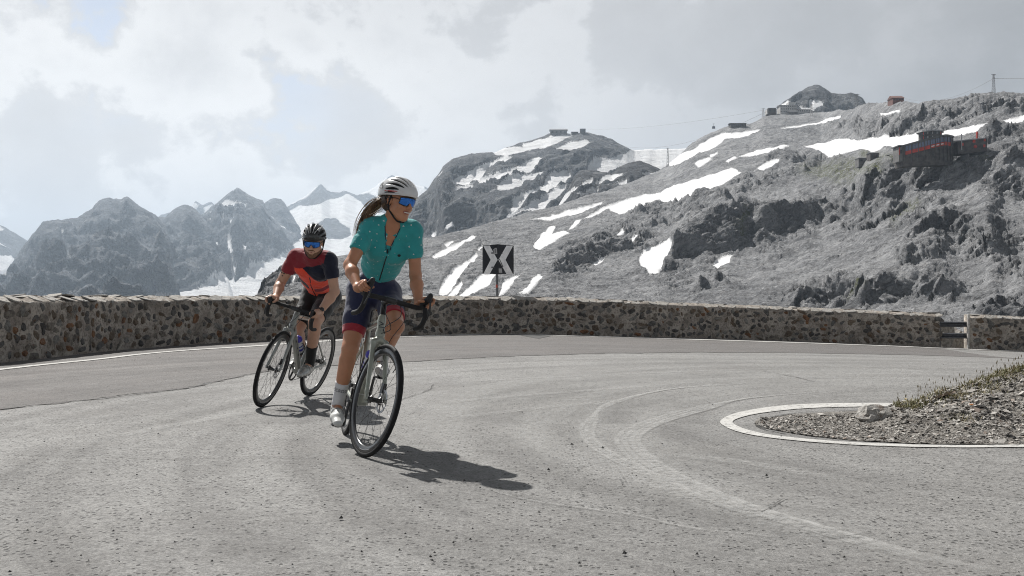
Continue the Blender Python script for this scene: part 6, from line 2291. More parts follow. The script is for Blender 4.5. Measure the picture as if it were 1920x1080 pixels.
    def hand(s, F, n):
        Hb, f, o, u = s.J['handf' + n]
        k = s.sp.get('hand', 1.0)
        w = s.J['wr' + n]
        F.cap(w, Hb + f * 0.030 + u * 0.028 + o * 0.012, 0.024 * k, 0.020 * k, 0.02, wide=o, asp=1.35)
        F.cap(Hb + f * 0.006 + u * 0.026 + o * 0.018, Hb + f * 0.058 + u * 0.020 + o * 0.024, 0.0175 * k, 0.0145 * k, 0.015)
        for i in range(4):
            x = 0.080 - 0.0215 * i
            L = (1.0, 1.08, 1.02, 0.82)[i]
            b0 = Hb + f * (x - 0.012) + u * 0.021 + o * 0.024
            b1 = Hb + f * (x + 0.004) + u * (0.006 - 0.004 * L) + o * (0.036 + 0.003 * L)
            b2 = Hb + f * (x + 0.006) + u * (-0.024 * L) + o * 0.030
            b3 = Hb + f * (x + 0.003) + u * (-0.034 * L) + o * (0.030 - 0.026 * L)
            F.cap(b0, b1, 0.0100 * k, 0.0093 * k, 0.005)
            F.cap(b1, b2, 0.0093 * k, 0.0085 * k, 0.003)
            F.cap(b2, b3, 0.0085 * k, 0.0074 * k, 0.003)
        t0 = Hb - f * 0.012 + u * 0.024 - o * 0.012
        t1 = Hb + f * 0.022 + u * 0.014 - o * 0.030
        t2 = Hb + f * 0.050 - u * 0.002 - o * 0.031
        t3 = Hb + f * 0.070 - u * 0.014 - o * 0.026
        F.cap(t0, t1, 0.0140 * k, 0.0115 * k, 0.01)
        F.cap(t1, t2, 0.0110 * k, 0.0100 * k, 0.004)
        F.cap(t2, t3, 0.0100 * k, 0.0082 * k, 0.003)

    def hp(s, x, y, z):
        return s.J['head'] + s.RH @ v3(x, y, z) * s.sp.get('headk', 1.0)

    def headvol(s, F, g=0.0):
        R = s.RH
        h = s.hp
        q = s.sp.get('headk', 1.0)
        F.cap(s.J['neck'] - s.ax * 0.02, h(-0.030, 0, -0.055), s.sp['neck'] + 0.006 + g, s.sp['neck'] + g, 0.03)
        F.ell(h(-0.016, 0, 0.028), np.array((0.096, 0.074, 0.094)) * q + g, R, 0.02)
        F.ell(h(0.030, 0, -0.036), np.array((0.060, 0.058, 0.078)) * q + g, R, 0.025)
        F.cap(h(0.010, 0.050, -0.062), h(0.062, 0.014, -0.100), 0.020 * q + g, 0.016 * q + g, 0.025)
        F.cap(h(0.010, -0.050, -0.062), h(0.062, -0.014, -0.100), 0.020 * q + g, 0.016 * q + g, 0.025)
        F.ell(h(0.068, 0, -0.101), np.array((0.021, 0.024, 0.018)) * q + g, R, 0.018)
        for sd in (-1, 1):
            F.ell(h(0.054, sd * 0.036, -0.034), np.array((0.026, 0.024, 0.024)) * q + g, R, 0.02)
            F.cap(h(0.074, sd * 0.010, 0.022), h(0.062, sd * 0.044, 0.020), 0.012 * q + g, 0.011 * q + g, 0.015)

    def face(s, F):
        R, h = s.RH, s.hp
        F.cap(h(0.080, 0, 0.012), h(0.106, 0, -0.028), 0.0085, 0.0115, 0.012)
        F.ell(h(0.108, 0, -0.031), (0.0125, 0.0125, 0.0105), R, 0.006)
        for sd in (-1, 1):
            F.ell(h(0.098, sd * 0.012, -0.034), (0.011, 0.0085, 0.0085), R, 0.006)
            # ears
            F.ell(h(-0.012, sd * 0.074, -0.012), (0.020, 0.010, 0.031), R, 0.006)
            F.ell(h(-0.010, sd * 0.082, -0.008), (0.012, 0.008, 0.020), R, 0.003, sub=True)
            # eye sockets
            F.ell(h(0.094, sd * 0.030, 0.002), (0.012, 0.020, 0.012), R, 0.010, sub=True)
        if s.sp.get('smile'):
            F.ell(h(0.094, 0, -0.0645), (0.016, 0.026, 0.0060), R, 0.003, sub=True)
        else:
            F.cap(h(0.088, -0.014, -0.060), h(0.088, 0.014, -0.060), 0.0075, 0.0075, 0.006)
            F.cap(h(0.086, -0.013, -0.073), h(0.086, 0.013, -0.073), 0.0080, 0.0080, 0.006)

    def body(s, mat):
        J = s.J
        s.RH = rotm(*[rad(a) for a in s.sp['look']])
        F = s.F = Field((-0.02, -0.46, 0.02), (1.13, 0.46, s.sp['top']), 0.0052)
        s.trunk(F)
        for n in 'RL':
            s.uparm(F, n)
            s.forearm(F, n)
            s.thigh(F, n)
            s.shin(F, n)
            pd, fd, up = J['footf' + n]
            F.cap(J['an' + n], pd + up * 0.04, 0.034, 0.028, 0.02)
        s.headvol(F)
        # collar bones
        for n in 'RL':
            F.cap(J['neck'] + s.fr * 0.040 - s.ax * 0.030, J['sh' + n] * 0.8 + J['neck'] * 0.2 + s.fr * 0.035, 0.008, 0.006, 0.02)
        s.face(F)
        for n in 'RL':
            s.hand(F, n)
        return F.build('body', mat, s.root)

    def sleeve_clip(s, n, frac):
        a, b = s.J['sh' + n], s.J['el' + n]
        return ((a + (b - a) * frac, nrm(b - a)),)

    def jersey(s, mat, vneck, hem, sleeve, amp=0.0048):
        J = s.J
        F = Field(J['hip'] - v3(0.26, 0.36, 0.2), J['neck'] + v3(0.30, 0.36, 0.16), 0.0052)
        s.trunk(F, 0.010)
        F.cap(J['neck'] - s.ax * 0.05, J['neck'] + nrm(J['head'] - J['neck']) * 0.026, s.sp['neck'] + 0.030, s.sp['neck'] + 0.013, 0.025,
              clip=((J['neck'] + nrm(J['head'] - J['neck']) * 0.028, nrm(J['head'] - J['neck'])),))
        F.clip(J['hip'] + s.ax * hem, -nrm(s.ax + s.fr * s.sp.get('hemtilt', 0.0)))
        for n in 'RL':
            s.uparm(F, n, 0.010, clip=s.sleeve_clip(n, sleeve))
        if vneck:
            top = J['neck'] + nrm(J['head'] - J['neck']) * 0.03 + s.fr * 0.085
            cuts = []
            for i in range(12):
                u = i / 11
                cuts.append((u, s.surf(F, J['neck'] + (J['waist'] - J['neck']) * (0.42 - 0.42 * u), s.fr, 0.0, 0.24)))
            for u, q in cuts:
                F.cap(q - s.lt * (0.040 * u + 0.001), q + s.lt * (0.040 * u + 0.001), 0.0125, 0.0125, 0.003, sub=True)
            F.cap(J['neck'] + s.fr * 0.07, top, 0.05, 0.060, 0.004, sub=True)
            F.cap(top, top + s.fr * 0.06 + s.ax * 0.02, 0.060, 0.09, 0.004, sub=True)
        F.ripple(amp, 15, 0.03, 3, (1, 1, 1.7))
        o = F.build('jersey', mat, s.root)
        s.JF = F
        return o

    def surf(s, F, o, d, lo=0.0, hi=0.35):
        """first point outwards from o along d where the volume ends"""
        last = None
        for t in np.linspace(lo, hi, 160):
            q = o + d * t
            i = np.round((q - F.lo) / F.h).astype(int)
            if (i < 0).any() or (i >= F.n).any():
                break
            if F.D[tuple(i)] < 0:
                last = q
        return o if last is None else last

    def shorts(s, mat, frac, top):
        J = s.J
        lo = np.minimum.reduce([J['hip'], J['knR'], J['knL'], J['hipR'], J['hipL']]) - 0.2
        hi = np.maximum.reduce([J['hip'], J['knR'], J['knL'], J['hipR'], J['hipL']]) + 0.2
        F = Field(lo, hi, 0.0052)
        s.trunk(F, 0.006)
        F.clip(J['hip'] + s.ax * top, s.ax)
        for n in 'RL':
            a, b = J['hip' + n], J['kn' + n]
            s.thigh(F, n, 0.007, clip=((a + (b - a) * frac, nrm(b - a)),))
        F.ripple(0.002, 20, 0.03, 2)
        return F.build('shorts', mat, s.root)

    def band(s, name, mat, a, b, f0, f1, vol, g, lo_pad=0.12):
        a, b = np.array(a), np.array(b)
        p, q, n = a + (b - a) * f0, a + (b - a) * f1, nrm(b - a)
        F = Field(np.minimum(p, q) - lo_pad, np.maximum(p, q) + lo_pad, 0.0045)
        vol(F, g, ((p, -n), (q, n)))
        F.ripple(0.0012, 30, 0.02, 2)
        return F.build(name, mat, s.root)

    def shoe(s, n, mat, sole):
        pd, fd, up = s.J['footf' + n]
        an = s.J['an' + n]
        lat = nrm(np.cross(up, fd))
        heel, ball, toe = pd - fd * 0.165 + up * 0.040, pd + up * 0.044, pd + fd * 0.072 + up * 0.034
        F = Field(np.minimum.reduce([heel, toe, an, ball]) - 0.08, np.maximum.reduce([heel, toe, an, ball]) + 0.08, 0.0042)
        F.cap(heel, heel * 0.45 + ball * 0.55, 0.033, 0.033, 0.02)
        F.cap(heel * 0.4 + ball * 0.6, ball, 0.032, 0.032, 0.02, wide=lat, asp=1.3)
        F.cap(ball, toe, 0.033, 0.023, 0.02, wide=lat, asp=1.35)
        F.cap(heel + up * 0.02 + fd * 0.012, an - up * 0.010, 0.032, 0.036, 0.02)
        F.cap(an - up * 0.012, ball + up * 0.012, 0.036, 0.026, 0.02)
        F.clip(pd + up * 0.014, -up)
        F.clip(an + up * 0.014 - fd * 0.0, nrm(up - fd * 0.15))
        sh = F.build('shoe', mat, s.root)
        F = Field(np.minimum(heel, toe) - 0.07, np.maximum(heel, toe) + 0.07, 0.0042)
        F.cap(heel, ball, 0.034, 0.036, 0.01, wide=lat, asp=1.15)
        F.cap(ball, toe, 0.036, 0.026, 0.02, wide=lat, asp=1.3)
        F.clip(pd + up * 0.007, -up)
        F.clip(pd + up * 0.017, up)
        F.build('sole', sole, sh)
        # straps and dial over the instep
        for k, u in enumerate((0.30, 0.58, 0.82)):
            c0 = an * (1 - u) + ball * u
            pts = [c0 + lat * 0.040 * math.cos(a) + up * (0.006 + 0.040 * math.sin(a)) - up * 0.01 for a in np.linspace(0.1, math.pi - 0.1, 9)]
            MB().tube(pts, 0.0028, 5).build('lace', bpy.data.materials['shoe trim'], sh)
        return sh

    def helmet(s, shell, inner, trim, strap, style):
        R, h = s.RH, s.hp
        c = h(-0.020, 0, 0.046)
        rr = np.array((0.140, 0.101, 0.104))
        F = Field(c - 0.19, c + 0.19, 0.0036)
        F.ell(c, rr, R, 0.0)
        F.ell(h(-0.075, 0, 0.030), (0.088, 0.082, 0.090), R, 0.03)
        F.clip(h(0.06, 0, 0.030), -nrm(R @ v3(-0.12, 0, 1)))
        # brow rises a little at the front, tail hangs lower at the back
        RT = R

        def vents(X, Y, Z):
            x, y, z = X - c[0], Y - c[1], Z - c[2]
            q = [x * RT[0, i] + y * RT[1, i] + z * RT[2, i] for i in range(3)]
            al = np.arctan2(q[1] / rr[1], q[2] / rr[2] + 0.35)
            be = np.arctan2(q[0] / rr[0], np.sqrt((q[1] / rr[1]) ** 2 + (q[2] / rr[2]) ** 2) + 1e-6)
            g = np.full(np.broadcast(x, y, z).shape, 1.0)
            for (a0, b0, wa, wb, sl) in style['vents']:
                for sd in ((1,) if a0 == 0 else (-1, 1)):
                    aa = al - sd * (a0 + sl * (be - b0))
                    bb = be - b0
                    g = np.minimum(g, (np.sqrt((aa / wa) ** 2 + (bb / wb) ** 2) - 1) * wa * 0.095)
            return g
        F.op(vents, c - 0.16, c + 0.16, 0.003, sub=True)
        F.ell(h(-0.018, 0, 0.036), (0.127, 0.0925, 0.1035), R, 0.003, sub=True)
        s.HF = F
        hel = F.build('helmet', shell, s.root)
        F = Field(c - 0.17, c + 0.17, 0.0042)
        F.ell(h(-0.018, 0, 0.034), (0.124, 0.0900, 0.1020), R, 0.0)
        F.clip(h(0.06, 0, 0.036), -nrm(R @ v3(-0.12, 0, 1)))
        F.build('helmet_liner', inner, hel)
        # rim stripe and rear dial
        pts = []
        for a in np.linspace(0, 2 * math.pi, 48, endpoint=False):
            x, y = 0.136 * math.cos(a) - 0.020, 0.098 * math.sin(a)
            zr = 0.039 + 0.12 * (x - 0.06)
            pts.append(h(x * 0.99, y, zr))
        MB().tube(pts, 0.0042, 6, closed=True).build('helmet_rim', trim, hel)
        for sd in (-1, 1):
            ea = h(0.012, sd * 0.087, 0.028)
            eb = h(-0.050, sd * 0.087, 0.020)
            jn_ = h(-0.004, sd * 0.078, -0.050)
            ch_ = h(0.045, sd * 0.030, -0.125)
            ce = h(0.052, 0, -0.128)
            MB().tube(catmull([ea, jn_, h(0.022, sd * 0.062, -0.090), ch_, ce], 5), 0.0058, 6, flat=0.5).build('chin_strap', strap, hel)
            MB().tube([eb, jn_], 0.0045, 6, flat=0.5).build('chin_strap', strap, hel)
        return hel

    def glasses(s, lens, frame):
        h = s.hp
        n, m = 26, 7
        V, F = [], []

        def sp(a, v):
            # lens surface: wraps round the face, a sideways angle, v 0 bottom 1 top
            cut = 0.020 * math.exp(-(a / 0.17) ** 2)                # nose notch
            lowe = -0.028 + cut + 0.010 * (abs(a) / 0.95) ** 3
            upe = 0.026 - 0.006 * (abs(a) / 0.95) ** 2
            z = lowe + (upe - lowe) * v
            r = 0.076
            return (0.034 + r * math.cos(a) + 0.004 * math.sin(v * 3.14) - 0.010 * (1 - v), r * math.sin(a) * 1.0, z + 0.002)
        for lay in (0, 1):
            for i in range(n + 1):
                a = -1.0 + 2.0 * i / n
                for j in range(m + 1):
                    x, y, z = sp(a, j / m)
                    k = 1.0 - 0.025 * lay
                    V.append(h(0.034 + (x - 0.034) * k, y * k, z))
        st = (n + 1) * (m + 1)
        for i in range(n):
            for j in range(m):
                a = i * (m + 1) + j
                F.append((a, a + m + 1, a + m + 2, a + 1))
                F.append((st + a + 1, st + a + m + 2, st + a + m + 1, st + a))
        g = obj('sunglasses', mesh_from('sunglasses', V, F, lens, True), s.root)
        top = [h(*sp(-1.0 + 2.0 * i / 20, 1.0)) for i in range(21)]
        bot = [h(*sp(-1.0 + 2.0 * i / 20, 0.0)) for i in range(21)]
        MB().tube(top, 0.0034, 6).build('frame', frame, g)
        MB().tube(bot, 0.0026, 6).build('frame', frame, g)
        for sd in (-1, 1):
            p = h(*sp(sd * 1.0, 0.6))
            MB().tube([h(*sp(sd * 1.0, 0.1)), p, h(*sp(sd * 1.0, 1.0))], 0.003, 6).build('frame', frame, g)
            MB().tube([p, h(0.04, sd * 0.072, 0.012), h(-0.015, sd * 0.080, 0.008), h(-0.045, sd * 0.078, -0.006)], 0.0036, 6, flat=0.7).build('temple', frame, g)
        return g


M_shw = P('shoe white', (0.62, 0.62, 0.60), 0.38, var=0.12, vs=30)
M_shs = P('shoe silver', (0.44, 0.44, 0.42), 0.30, 0.35, var=0.35, vs=40)
M_trim = P('shoe trim', (0.30, 0.30, 0.30), 0.4, 0.3)
M_sole = P('shoe sole', (0.025, 0.025, 0.026), 0.6)
M_lens = P('mirror lens blue', (0.05, 0.20, 0.66), 0.06, 0.9)
M_gfr = P('glasses frame black', (0.010, 0.010, 0.012), 0.35)
M_strap = P('strap webbing', (0.010, 0.010, 0.011), 0.8)
M_lin = P('helmet liner black', (0.012, 0.012, 0.013), 0.9)

# ---------------------------------------------------------------- woman in front
FW, PHW, LEW, STW = (-0.880, 5.89), 16, 10, 15
MWm = bike_matrix(FW, PHW, LEW)
bw, hoW, peW, cgW = make_bike('pale grey-green road bicycle ridden by the woman in the teal jersey', FW, PHW, LEW, STW, 0.940, 0.058, M_frameW, -90, 'w')
water_bottle(MWm, cgW[0], cgW[1], 'blue and white bottle in the cage of the front bicycle')
M_skW = skin('skin tanned', (0.52, 0.245, 0.138), (0.50, 0.165, 0.09))
SPW = dict(J=dict(hip=(0.245, 0, 0.995), hipR=(0.255, -0.085, 0.985), hipL=(0.255, 0.085, 0.985), waist=(0.385, -0.006, 1.175), shR=(0.585, -0.150, 1.372), shL=(0.622, 0.122, 1.405), neck=(0.632, -0.018, 1.437), head=(0.715, -0.012, 1.566),
                  elhR=(0.62, -0.34, 1.00), elhL=(0.62, 0.22, 1.00), knhR=(0.60, -0.13, 0.70), knhL=(0.80, 0.12, 0.90)),
           ua=0.282, fa=0.242, th=0.415, ca=0.405, footR=(1, 0, -0.20), footL=(1, 0, -0.12), build=dict(hip=0.150, waist=0.122, wd=0.092, rib=0.137, ribd=0.104, bust=1),
           arm=(0.050, 0.043, 0.036, 0.040, 0.024), leg=(0.092, 0.075, 0.053, 0.050, 0.034), neck=0.047, look=(35, -5, 3), top=1.76, smile=1, hand=0.95, hemtilt=0.25)
wo = Rider('person', 'woman in teal short-sleeved jersey and white helmet cycling in front, looking sideways and smiling', MWm, hoW, peW, SPW)
bodyW = wo.body(M_skW)
M_teal = fabric('jersey teal', (0.035, 0.35, 0.36))
jw = wo.jersey(M_teal, 0.190, 0.165, 0.60)
M_navy = fabric('shorts navy', (0.014, 0.018, 0.062), 0.6)
sw = wo.shorts(M_navy, 0.70, 0.26)
M_cuff = fabric('cuff red', (0.36, 0.028, 0.045))
for n in 'RL':
    a, b = wo.J['hip' + n], wo.J['kn' + n]
    wo.band('leg_cuff', M_cuff, a, b, 0.655, 0.765, lambda F, g, c, n=n: wo.thigh(F, n, g, c), 0.0095)
M_sockW = fabric('sock white', (0.66, 0.66, 0.68))
for n in 'RL':
    a, b = wo.J['kn' + n], wo.J['an' + n]
    sk = wo.band('sock', M_sockW, a, b, 0.60, 1.05, lambda F, g, c, n=n: wo.shin(F, n, g, c), 0.006)
    if n == 'R':
        ax = nrm(b - a)
        lt_ = nrm(np.cross(ax, v3(-1, 0.30, 0)))
        fw_ = np.cross(lt_, ax)
        cpt = a + (b - a) * 0.70
        bk = v3(-1, 0, 0)

        def onsock(u, v, cpt=cpt, ax=ax, lt_=lt_, fw_=fw_):
            th = u / 0.052
            q = cpt - ax * v
            d = -fw_ * math.cos(th) + lt_ * math.sin(th)
            return q + d * 0.0500
        wrap_text('RSCROSS', 0.030, onsock, M_logo, 'lettering', sk)
    wo.shoe(n, M_shw, M_sole)
# print of small white triangles scattered over the jersey
me = jw.data
cand = [p_ for p_ in me.polygons if p_.area > 1e-6]
rnd = random.Random(5)
V, F = [], []
pts_used = []
upl = np.array(wo.ax)
tries = 0
while len(pts_used) < 150 and tries < 6000:
    tries += 1
    pl = rnd.choice(cand)
    c_ = np.array(pl.center)
    if any(np.linalg.norm(c_ - q) < 0.034 for q in pts_used):
        continue
    nn = np.array(pl.normal)
    if abs(nn @ upl) > 0.85:
        continue
    pts_used.append(c_)
    u_ = nrm(upl - nn * (upl @ nn))
    r_ = np.cross(u_, nn)
    sz = rnd.choice((0.003, 0.0035, 0.004, 0.0065, 0.0085))
    a = rnd.uniform(-0.5, 0.5)
    b = len(V)
    for k in range(3):
        th = a + math.pi / 2 + k * 2.094
        V.append(c_ + nn * 0.0016 + (r_ * math.cos(th) + u_ * math.sin(th)) * sz)
    F.append((b, b + 1, b + 2))
obj('triangle_print', mesh_from('triangle_print', V, F, P('print white', (0.55, 0.66, 0.66), 0.7)), jw, kind='stuff')
# zip down the front, chest emblem, collar edge
M_zip = P('zip black', (0.008, 0.010, 0.014), 0.6)


def front_line(rd, t0, t1, n, off=0.0, lift=0.001):
    """points down the front of the jersey, from neck towards the hem, off = sideways shift"""
    out = []
    for t in np.linspace(t0, t1, n):
        base_ = rd.J['neck'] + (rd.J['waist'] - rd.J['neck']) * min(t, 1.0) + (rd.J['hip'] - rd.J['waist']) * max(0.0, t - 1.0)
        q = rd.surf(rd.JF, base_ + rd.lt * off, rd.fr, 0.0, 0.24)
        out.append(q + rd.fr * lift)
    return out


zl = front_line(wo, 0.39, 1.25, 24)
zl = [zl[0]] + [(zl[i - 1] + zl[i] + zl[i + 1]) / 3 for i in range(1, len(zl) - 1)] + [zl[-1]]
MB().tube(zl, 0.0042, 6, flat=0.7).build('zip', M_zip, jw)
q = wo.surf(wo.JF, wo.J['neck'] + (wo.J['waist'] - wo.J['neck']) * 0.42 + wo.lt * 0.075, wo.fr, 0, 0.24) + wo.fr * 0.006
MB().add([q + wo.lt * 0.011 * math.cos(a) + wo.ax * 0.011 * math.sin(a) + wo.fr * 0.001 for a in np.linspace(0, 2 * math.pi, 8, endpoint=False)], [tuple(range(8))]).build('chest_emblem', M_zip, jw)
M_coll = fabric('collar navy', (0.012, 0.02, 0.06))
for sd in (-1, 1):
    cl_ = []
    for u in np.linspace(0, 1, 9):
        t_ = 0.0 + 0.38 * u
        base_ = wo.J['neck'] + (wo.J['waist'] - wo.J['neck']) * t_
        cl_.append(wo.surf(wo.JF, base_ + wo.lt * sd * (0.036 * (1 - u) + 0.013), wo.fr, 0.0, 0.24) + wo.fr * 0.001)
    MB().tube(catmull(cl_, 3), 0.0042, 6, flat=0.6).build('collar_edge', M_coll, jw)
M_helW = P('helmet gloss white', (0.66, 0.66, 0.66), 0.22, coat=0.4)
M_helred = P('helmet red accent', (0.45, 0.03, 0.03), 0.35)
VW = [(0.0, 0.42, 0.075, 0.58, 0), (0.25, 0.44, 0.078, 0.58, -0.06), (0.50, 0.42, 0.080, 0.56, -0.14), (0.76, 0.34, 0.082, 0.52, -0.20), (1.04, 0.22, 0.08, 0.40, -0.22), (1.30, 0.16, 0.065, 0.34, -0.16), (0.40, -0.75, 0.12, 0.22, 0), (0.85, -0.68, 0.12, 0.22, 0), (1.55, 0.10, 0.05, 0.42, 0.0)]
hw_ = wo.helmet(M_helW, M_lin, P('helmet rim grey', (0.50, 0.50, 0.51), 0.35), M_strap, dict(vents=VW))
h = wo.hp
for sd in (-1, 1):
    MB().tube(catmull([h(0.085, sd * 0.062, 0.055), h(0.03, sd * 0.093, 0.050), h(-0.04, sd * 0.098, 0.045)], 5), 0.004, 6).build('red_accent', M_helred, hw_)
cW = h(-0.020, 0, 0.046)


def onhelmet(u, v):
    be, al = -0.62 + u / 0.125, -1.36 + v / 0.10
    d = wo.RH @ v3(math.sin(be), math.cos(be) * math.sin(al), math.cos(be) * math.cos(al))
    return wo.surf(wo.HF, cW, d, 0.06, 0.19) + d * 0.0035


wrap_text('CS', 0.046, onhelmet, M_logo, 'lettering', hw_)
wo.glasses(M_lens, M_gfr)
# smile
M_teeth, M_lip = P('teeth', (0.72, 0.70, 0.64), 0.3), P('lips', (0.34, 0.10, 0.085), 0.45)
F = Field(h(0.085, 0, -0.066) - 0.05, h(0.085, 0, -0.066) + 0.05, 0.0026)
F.ell(h(0.0835, 0, -0.0635), (0.0150, 0.0240, 0.0058), wo.RH, 0.0)
F.build('teeth', M_teeth, wo.root)
MB().tube(catmull([h(0.076, -0.026, -0.060), h(0.090, -0.014, -0.059), h(0.0955, 0, -0.0585), h(0.090, 0.014, -0.059), h(0.076, 0.026, -0.060)], 4), [0.0015] + [0.0028] * 15 + [0.0015], 6).tube(catmull([h(0.076, -0.026, -0.061), h(0.087, -0.015, -0.0685), h(0.0905, 0, -0.0710), h(0.087, 0.015, -0.0685), h(0.076, 0.026, -0.061)], 4), [0.0015] + [0.0032] * 15 + [0.0015], 6).build('lips', M_lip, wo.root)
# hair: under the helmet and a blown-back ponytail
t = NT('hair brown blond')
p = t.pos('Object')
c = t.mix(t.ramp(t.noise(t.map(p, (1, 1, 0.5)), 45, 4, 0.6), 0.35, 0.68), (0.060, 0.032, 0.016), (0.27, 0.165, 0.085))
t.put(t.b.inputs['Base Color'], c)
t.set(Roughness=0.45)
M_hair = t.m
F = Field(h(-0.03, 0, 0) - 0.15, h(-0.03, 0, 0) + 0.15, 0.004)
F.ell(h(-0.028, 0, 0.022), (0.100, 0.079, 0.098), wo.RH, 0.0)
F.ell(h(-0.062, 0, -0.030), (0.062, 0.060, 0.055), wo.RH, 0.03)
F.clip(h(0.012, 0, 0), nrm(wo.RH @ v3(1, 0, 0.35)))
F.ripple(0.003, 40, 0.02, 2)
F.build('hair', P('hair roots dark', (0.055, 0.030, 0.016), 0.6, var=0.5, vs=60), wo.root)
rnd = random.Random(3)
mb = MB()
r0 = h(-0.100, 0.0, -0.020)
ML = np.array(MWm.to_3x3())
wl2l = lambda v: ML.T @ np.array(v, float)            # world direction into the rider's frame
tail_w = [v3(0, 0, 0), v3(-0.055, 0.02, 0.004), v3(-0.115, 0.01, -0.045), v3(-0.160, 0.0, -0.125), v3(-0.185, 0.0, -0.215)]
core = catmull([r0 + wl2l(q) for q in tail_w], 6)
mb.tube(core, [0.016 * (1 - 0.6 * (i / (len(core) - 1)) ** 1.5) + 0.001 for i in range(len(core))], 10)
for k in range(260):
    o1 = np.array([rnd.gauss(0, 1) for _ in range(3)])
    sp1, en = rnd.uniform(0.7, 1.12), rnd.uniform(0.2, 1.0)
    wv = rnd.uniform(-0.02, 0.02)
    P_ = []
    for i, q in enumerate(tail_w):
        spread = (0.008, 0.011, 0.012, 0.012, 0.010)[i]
        P_.append(r0 + wl2l(q * sp1 + v3(0, 0, wv * i * 0.5)) + o1 * spread * (0.7 + 0.5 * en))
    cp_ = catmull(P_, 5)
    m = len(cp_)
    mb.tube(cp_, [0.0019 * (1 - 0.7 * (i / (m - 1)) ** 2) for i in range(m)], 5, caps=False)
mb.build('ponytail', M_hair, wo.root)
mb = MB()
for k in range(5):
    a = h(-0.045 - 0.006 * k, -0.074, -0.035)
    mb.tube(catmull([a, a + wl2l((-0.005, -0.03, -0.030)), a + wl2l((-0.020 - 0.004 * k, -0.03, -0.055)), a + wl2l((-0.045 - 0.008 * k, -0.02, -0.060 - 0.004 * k))], 5), 0.0011, 4, caps=False)
mb.build('loose_strands', M_hair, wo.root)

# ---------------------------------------------------------------- man behind
FM, PHM, LEM, STM = (-2.140, 8.53), -12, 16, 4
MMm = bike_matrix(FM, PHM, LEM)
bm_, hoM, peM, cgM = make_bike('grey road bicycle ridden by the man in the red and navy jersey', FM, PHM, LEM, STM, 0.875, 0.012, M_frameM, 180, 'm')
water_bottle(MMm, cgM[0], cgM[1], 'blue and white bottle in the cage of the rear bicycle')
M_skM = skin('skin fair', (0.56, 0.325, 0.225), (0.54, 0.23, 0.15))
SPM = dict(J=dict(hip=(0.240, -0.045, 1.000), hipR=(0.250, -0.125, 0.985), hipL=(0.250, 0.040, 0.985), waist=(0.420, -0.055, 1.125), shR=(0.660, -0.205, 1.290), shL=(0.700, 0.130, 1.352), neck=(0.735, -0.020, 1.360), head=(0.830, -0.004, 1.475),
                  elhR=(0.60, -0.33, 0.95), elhL=(0.66, 0.30, 0.95), knhR=(0.70, -0.06, 0.80), knhL=(0.90, 0.16, 0.85)),
           ua=0.278, fa=0.248, th=0.435, ca=0.430, footR=(1, 0, -0.25), footL=(1, 0.05, -0.12), build=dict(hip=0.150, waist=0.138, wd=0.100, rib=0.158, ribd=0.115, bust=0),
           arm=(0.056, 0.050, 0.040, 0.044, 0.027), leg=(0.094, 0.078, 0.055, 0.052, 0.036), neck=0.056, look=(17, -14, 11), top=1.68, hand=1.03, headk=1.05, hemtilt=0.2)
ma = Rider('person', 'bearded man in red and navy jersey and black helmet cycling behind the woman', MMm, hoM, peM, SPM)
bodyM = ma.body(M_skM)
M_mar, M_ora, M_nvy = fabric('jersey maroon', (0.26, 0.020, 0.032)), fabric('jersey bright red', (0.95, 0.085, 0.040)), fabric('jersey navy', (0.010, 0.013, 0.032))
jm = ma.jersey([M_mar, M_ora, M_nvy], 0, 0.105, 0.56)
me = jm.data
co = np.array([p_.center[:] for p_ in me.polygons])
J = ma.J
hemp = J['hip'] + ma.ax * 0.105
tl = np.linalg.norm(J['neck'] - hemp)
vv = 1 - ((co - hemp) @ ma.ax) / (tl * 1.0)
mid_ = (J['shR'] + J['shL']) / 2
uu_ = ((co - mid_) @ ma.lt) / 0.33 + 0.5
# skew: measured about the trunk's own centre line
mi = np.ones(len(co), int)
mi[vv < 0.25 - 0.22 * uu_] = 0
nav = (vv >= 0.25 - 0.22 * uu_) & (vv < np.minimum(0.17 + 0.62 * (uu_ - 0.33), 0.50)) & (uu_ > 0.33)
mi[nav] = 2
st1 = (uu_ > 0.55) & (np.abs(vv - (0.80 - 0.20 * (uu_ - 0.55))) < 0.055)
st2 = (uu_ < 0.40) & (vv > 0.55) & (vv < 0.72 + 0.4 * (uu_ - 0.2)) & (vv > 0.50 + 0.35 * uu_)
mi[st1] = 0
mi[st2] = 2
mi[uu_ < 0.02] = 0
mi[uu_ > 0.93] = 2
for n_, val in (('R', 0), ('L', 2)):
    a, b = J['sh' + n_], J['el' + n_]
    d_ = nrm(b - a)
    tt_ = (co - a) @ d_
    rr_ = np.linalg.norm(co - a - tt_[:, None] * d_, axis=1)
    mi[(tt_ > 0.02) & (rr_ < 0.085) & (((co - mid_) @ ma.lt) * (1 if val else -1) > 0.115)] = val
me.polygons.foreach_set('material_index', mi.astype(np.int32))
zl = front_line(ma, 0.18, 1.60, 24)
zl = [zl[0]] + [(zl[i - 1] + zl[i] + zl[i + 1]) / 3 for i in range(1, len(zl) - 1)] + [zl[-1]]
MB().tube(zl, 0.0045, 6, flat=0.7).build('zip', M_zip, jm)
q = ma.surf(ma.JF, J['neck'] + (J['waist'] - J['neck']) * 0.5 + ma.lt * 0.085, ma.fr, 0, 0.24) + ma.fr * 0.003
MB().add([q + ma.lt * 0.012 * math.cos(a) + ma.ax * 0.012 * math.sin(a) for a in np.linspace(0, 2 * math.pi, 8, endpoint=False)], [tuple(range(8))]).build('chest_emblem', P('emblem grey', (0.12, 0.12, 0.14), 0.6), jm)
M_blkf = fabric('shorts black', (0.008, 0.008, 0.009), 0.65)
ma.shorts(M_blkf, 0.80, 0.15)
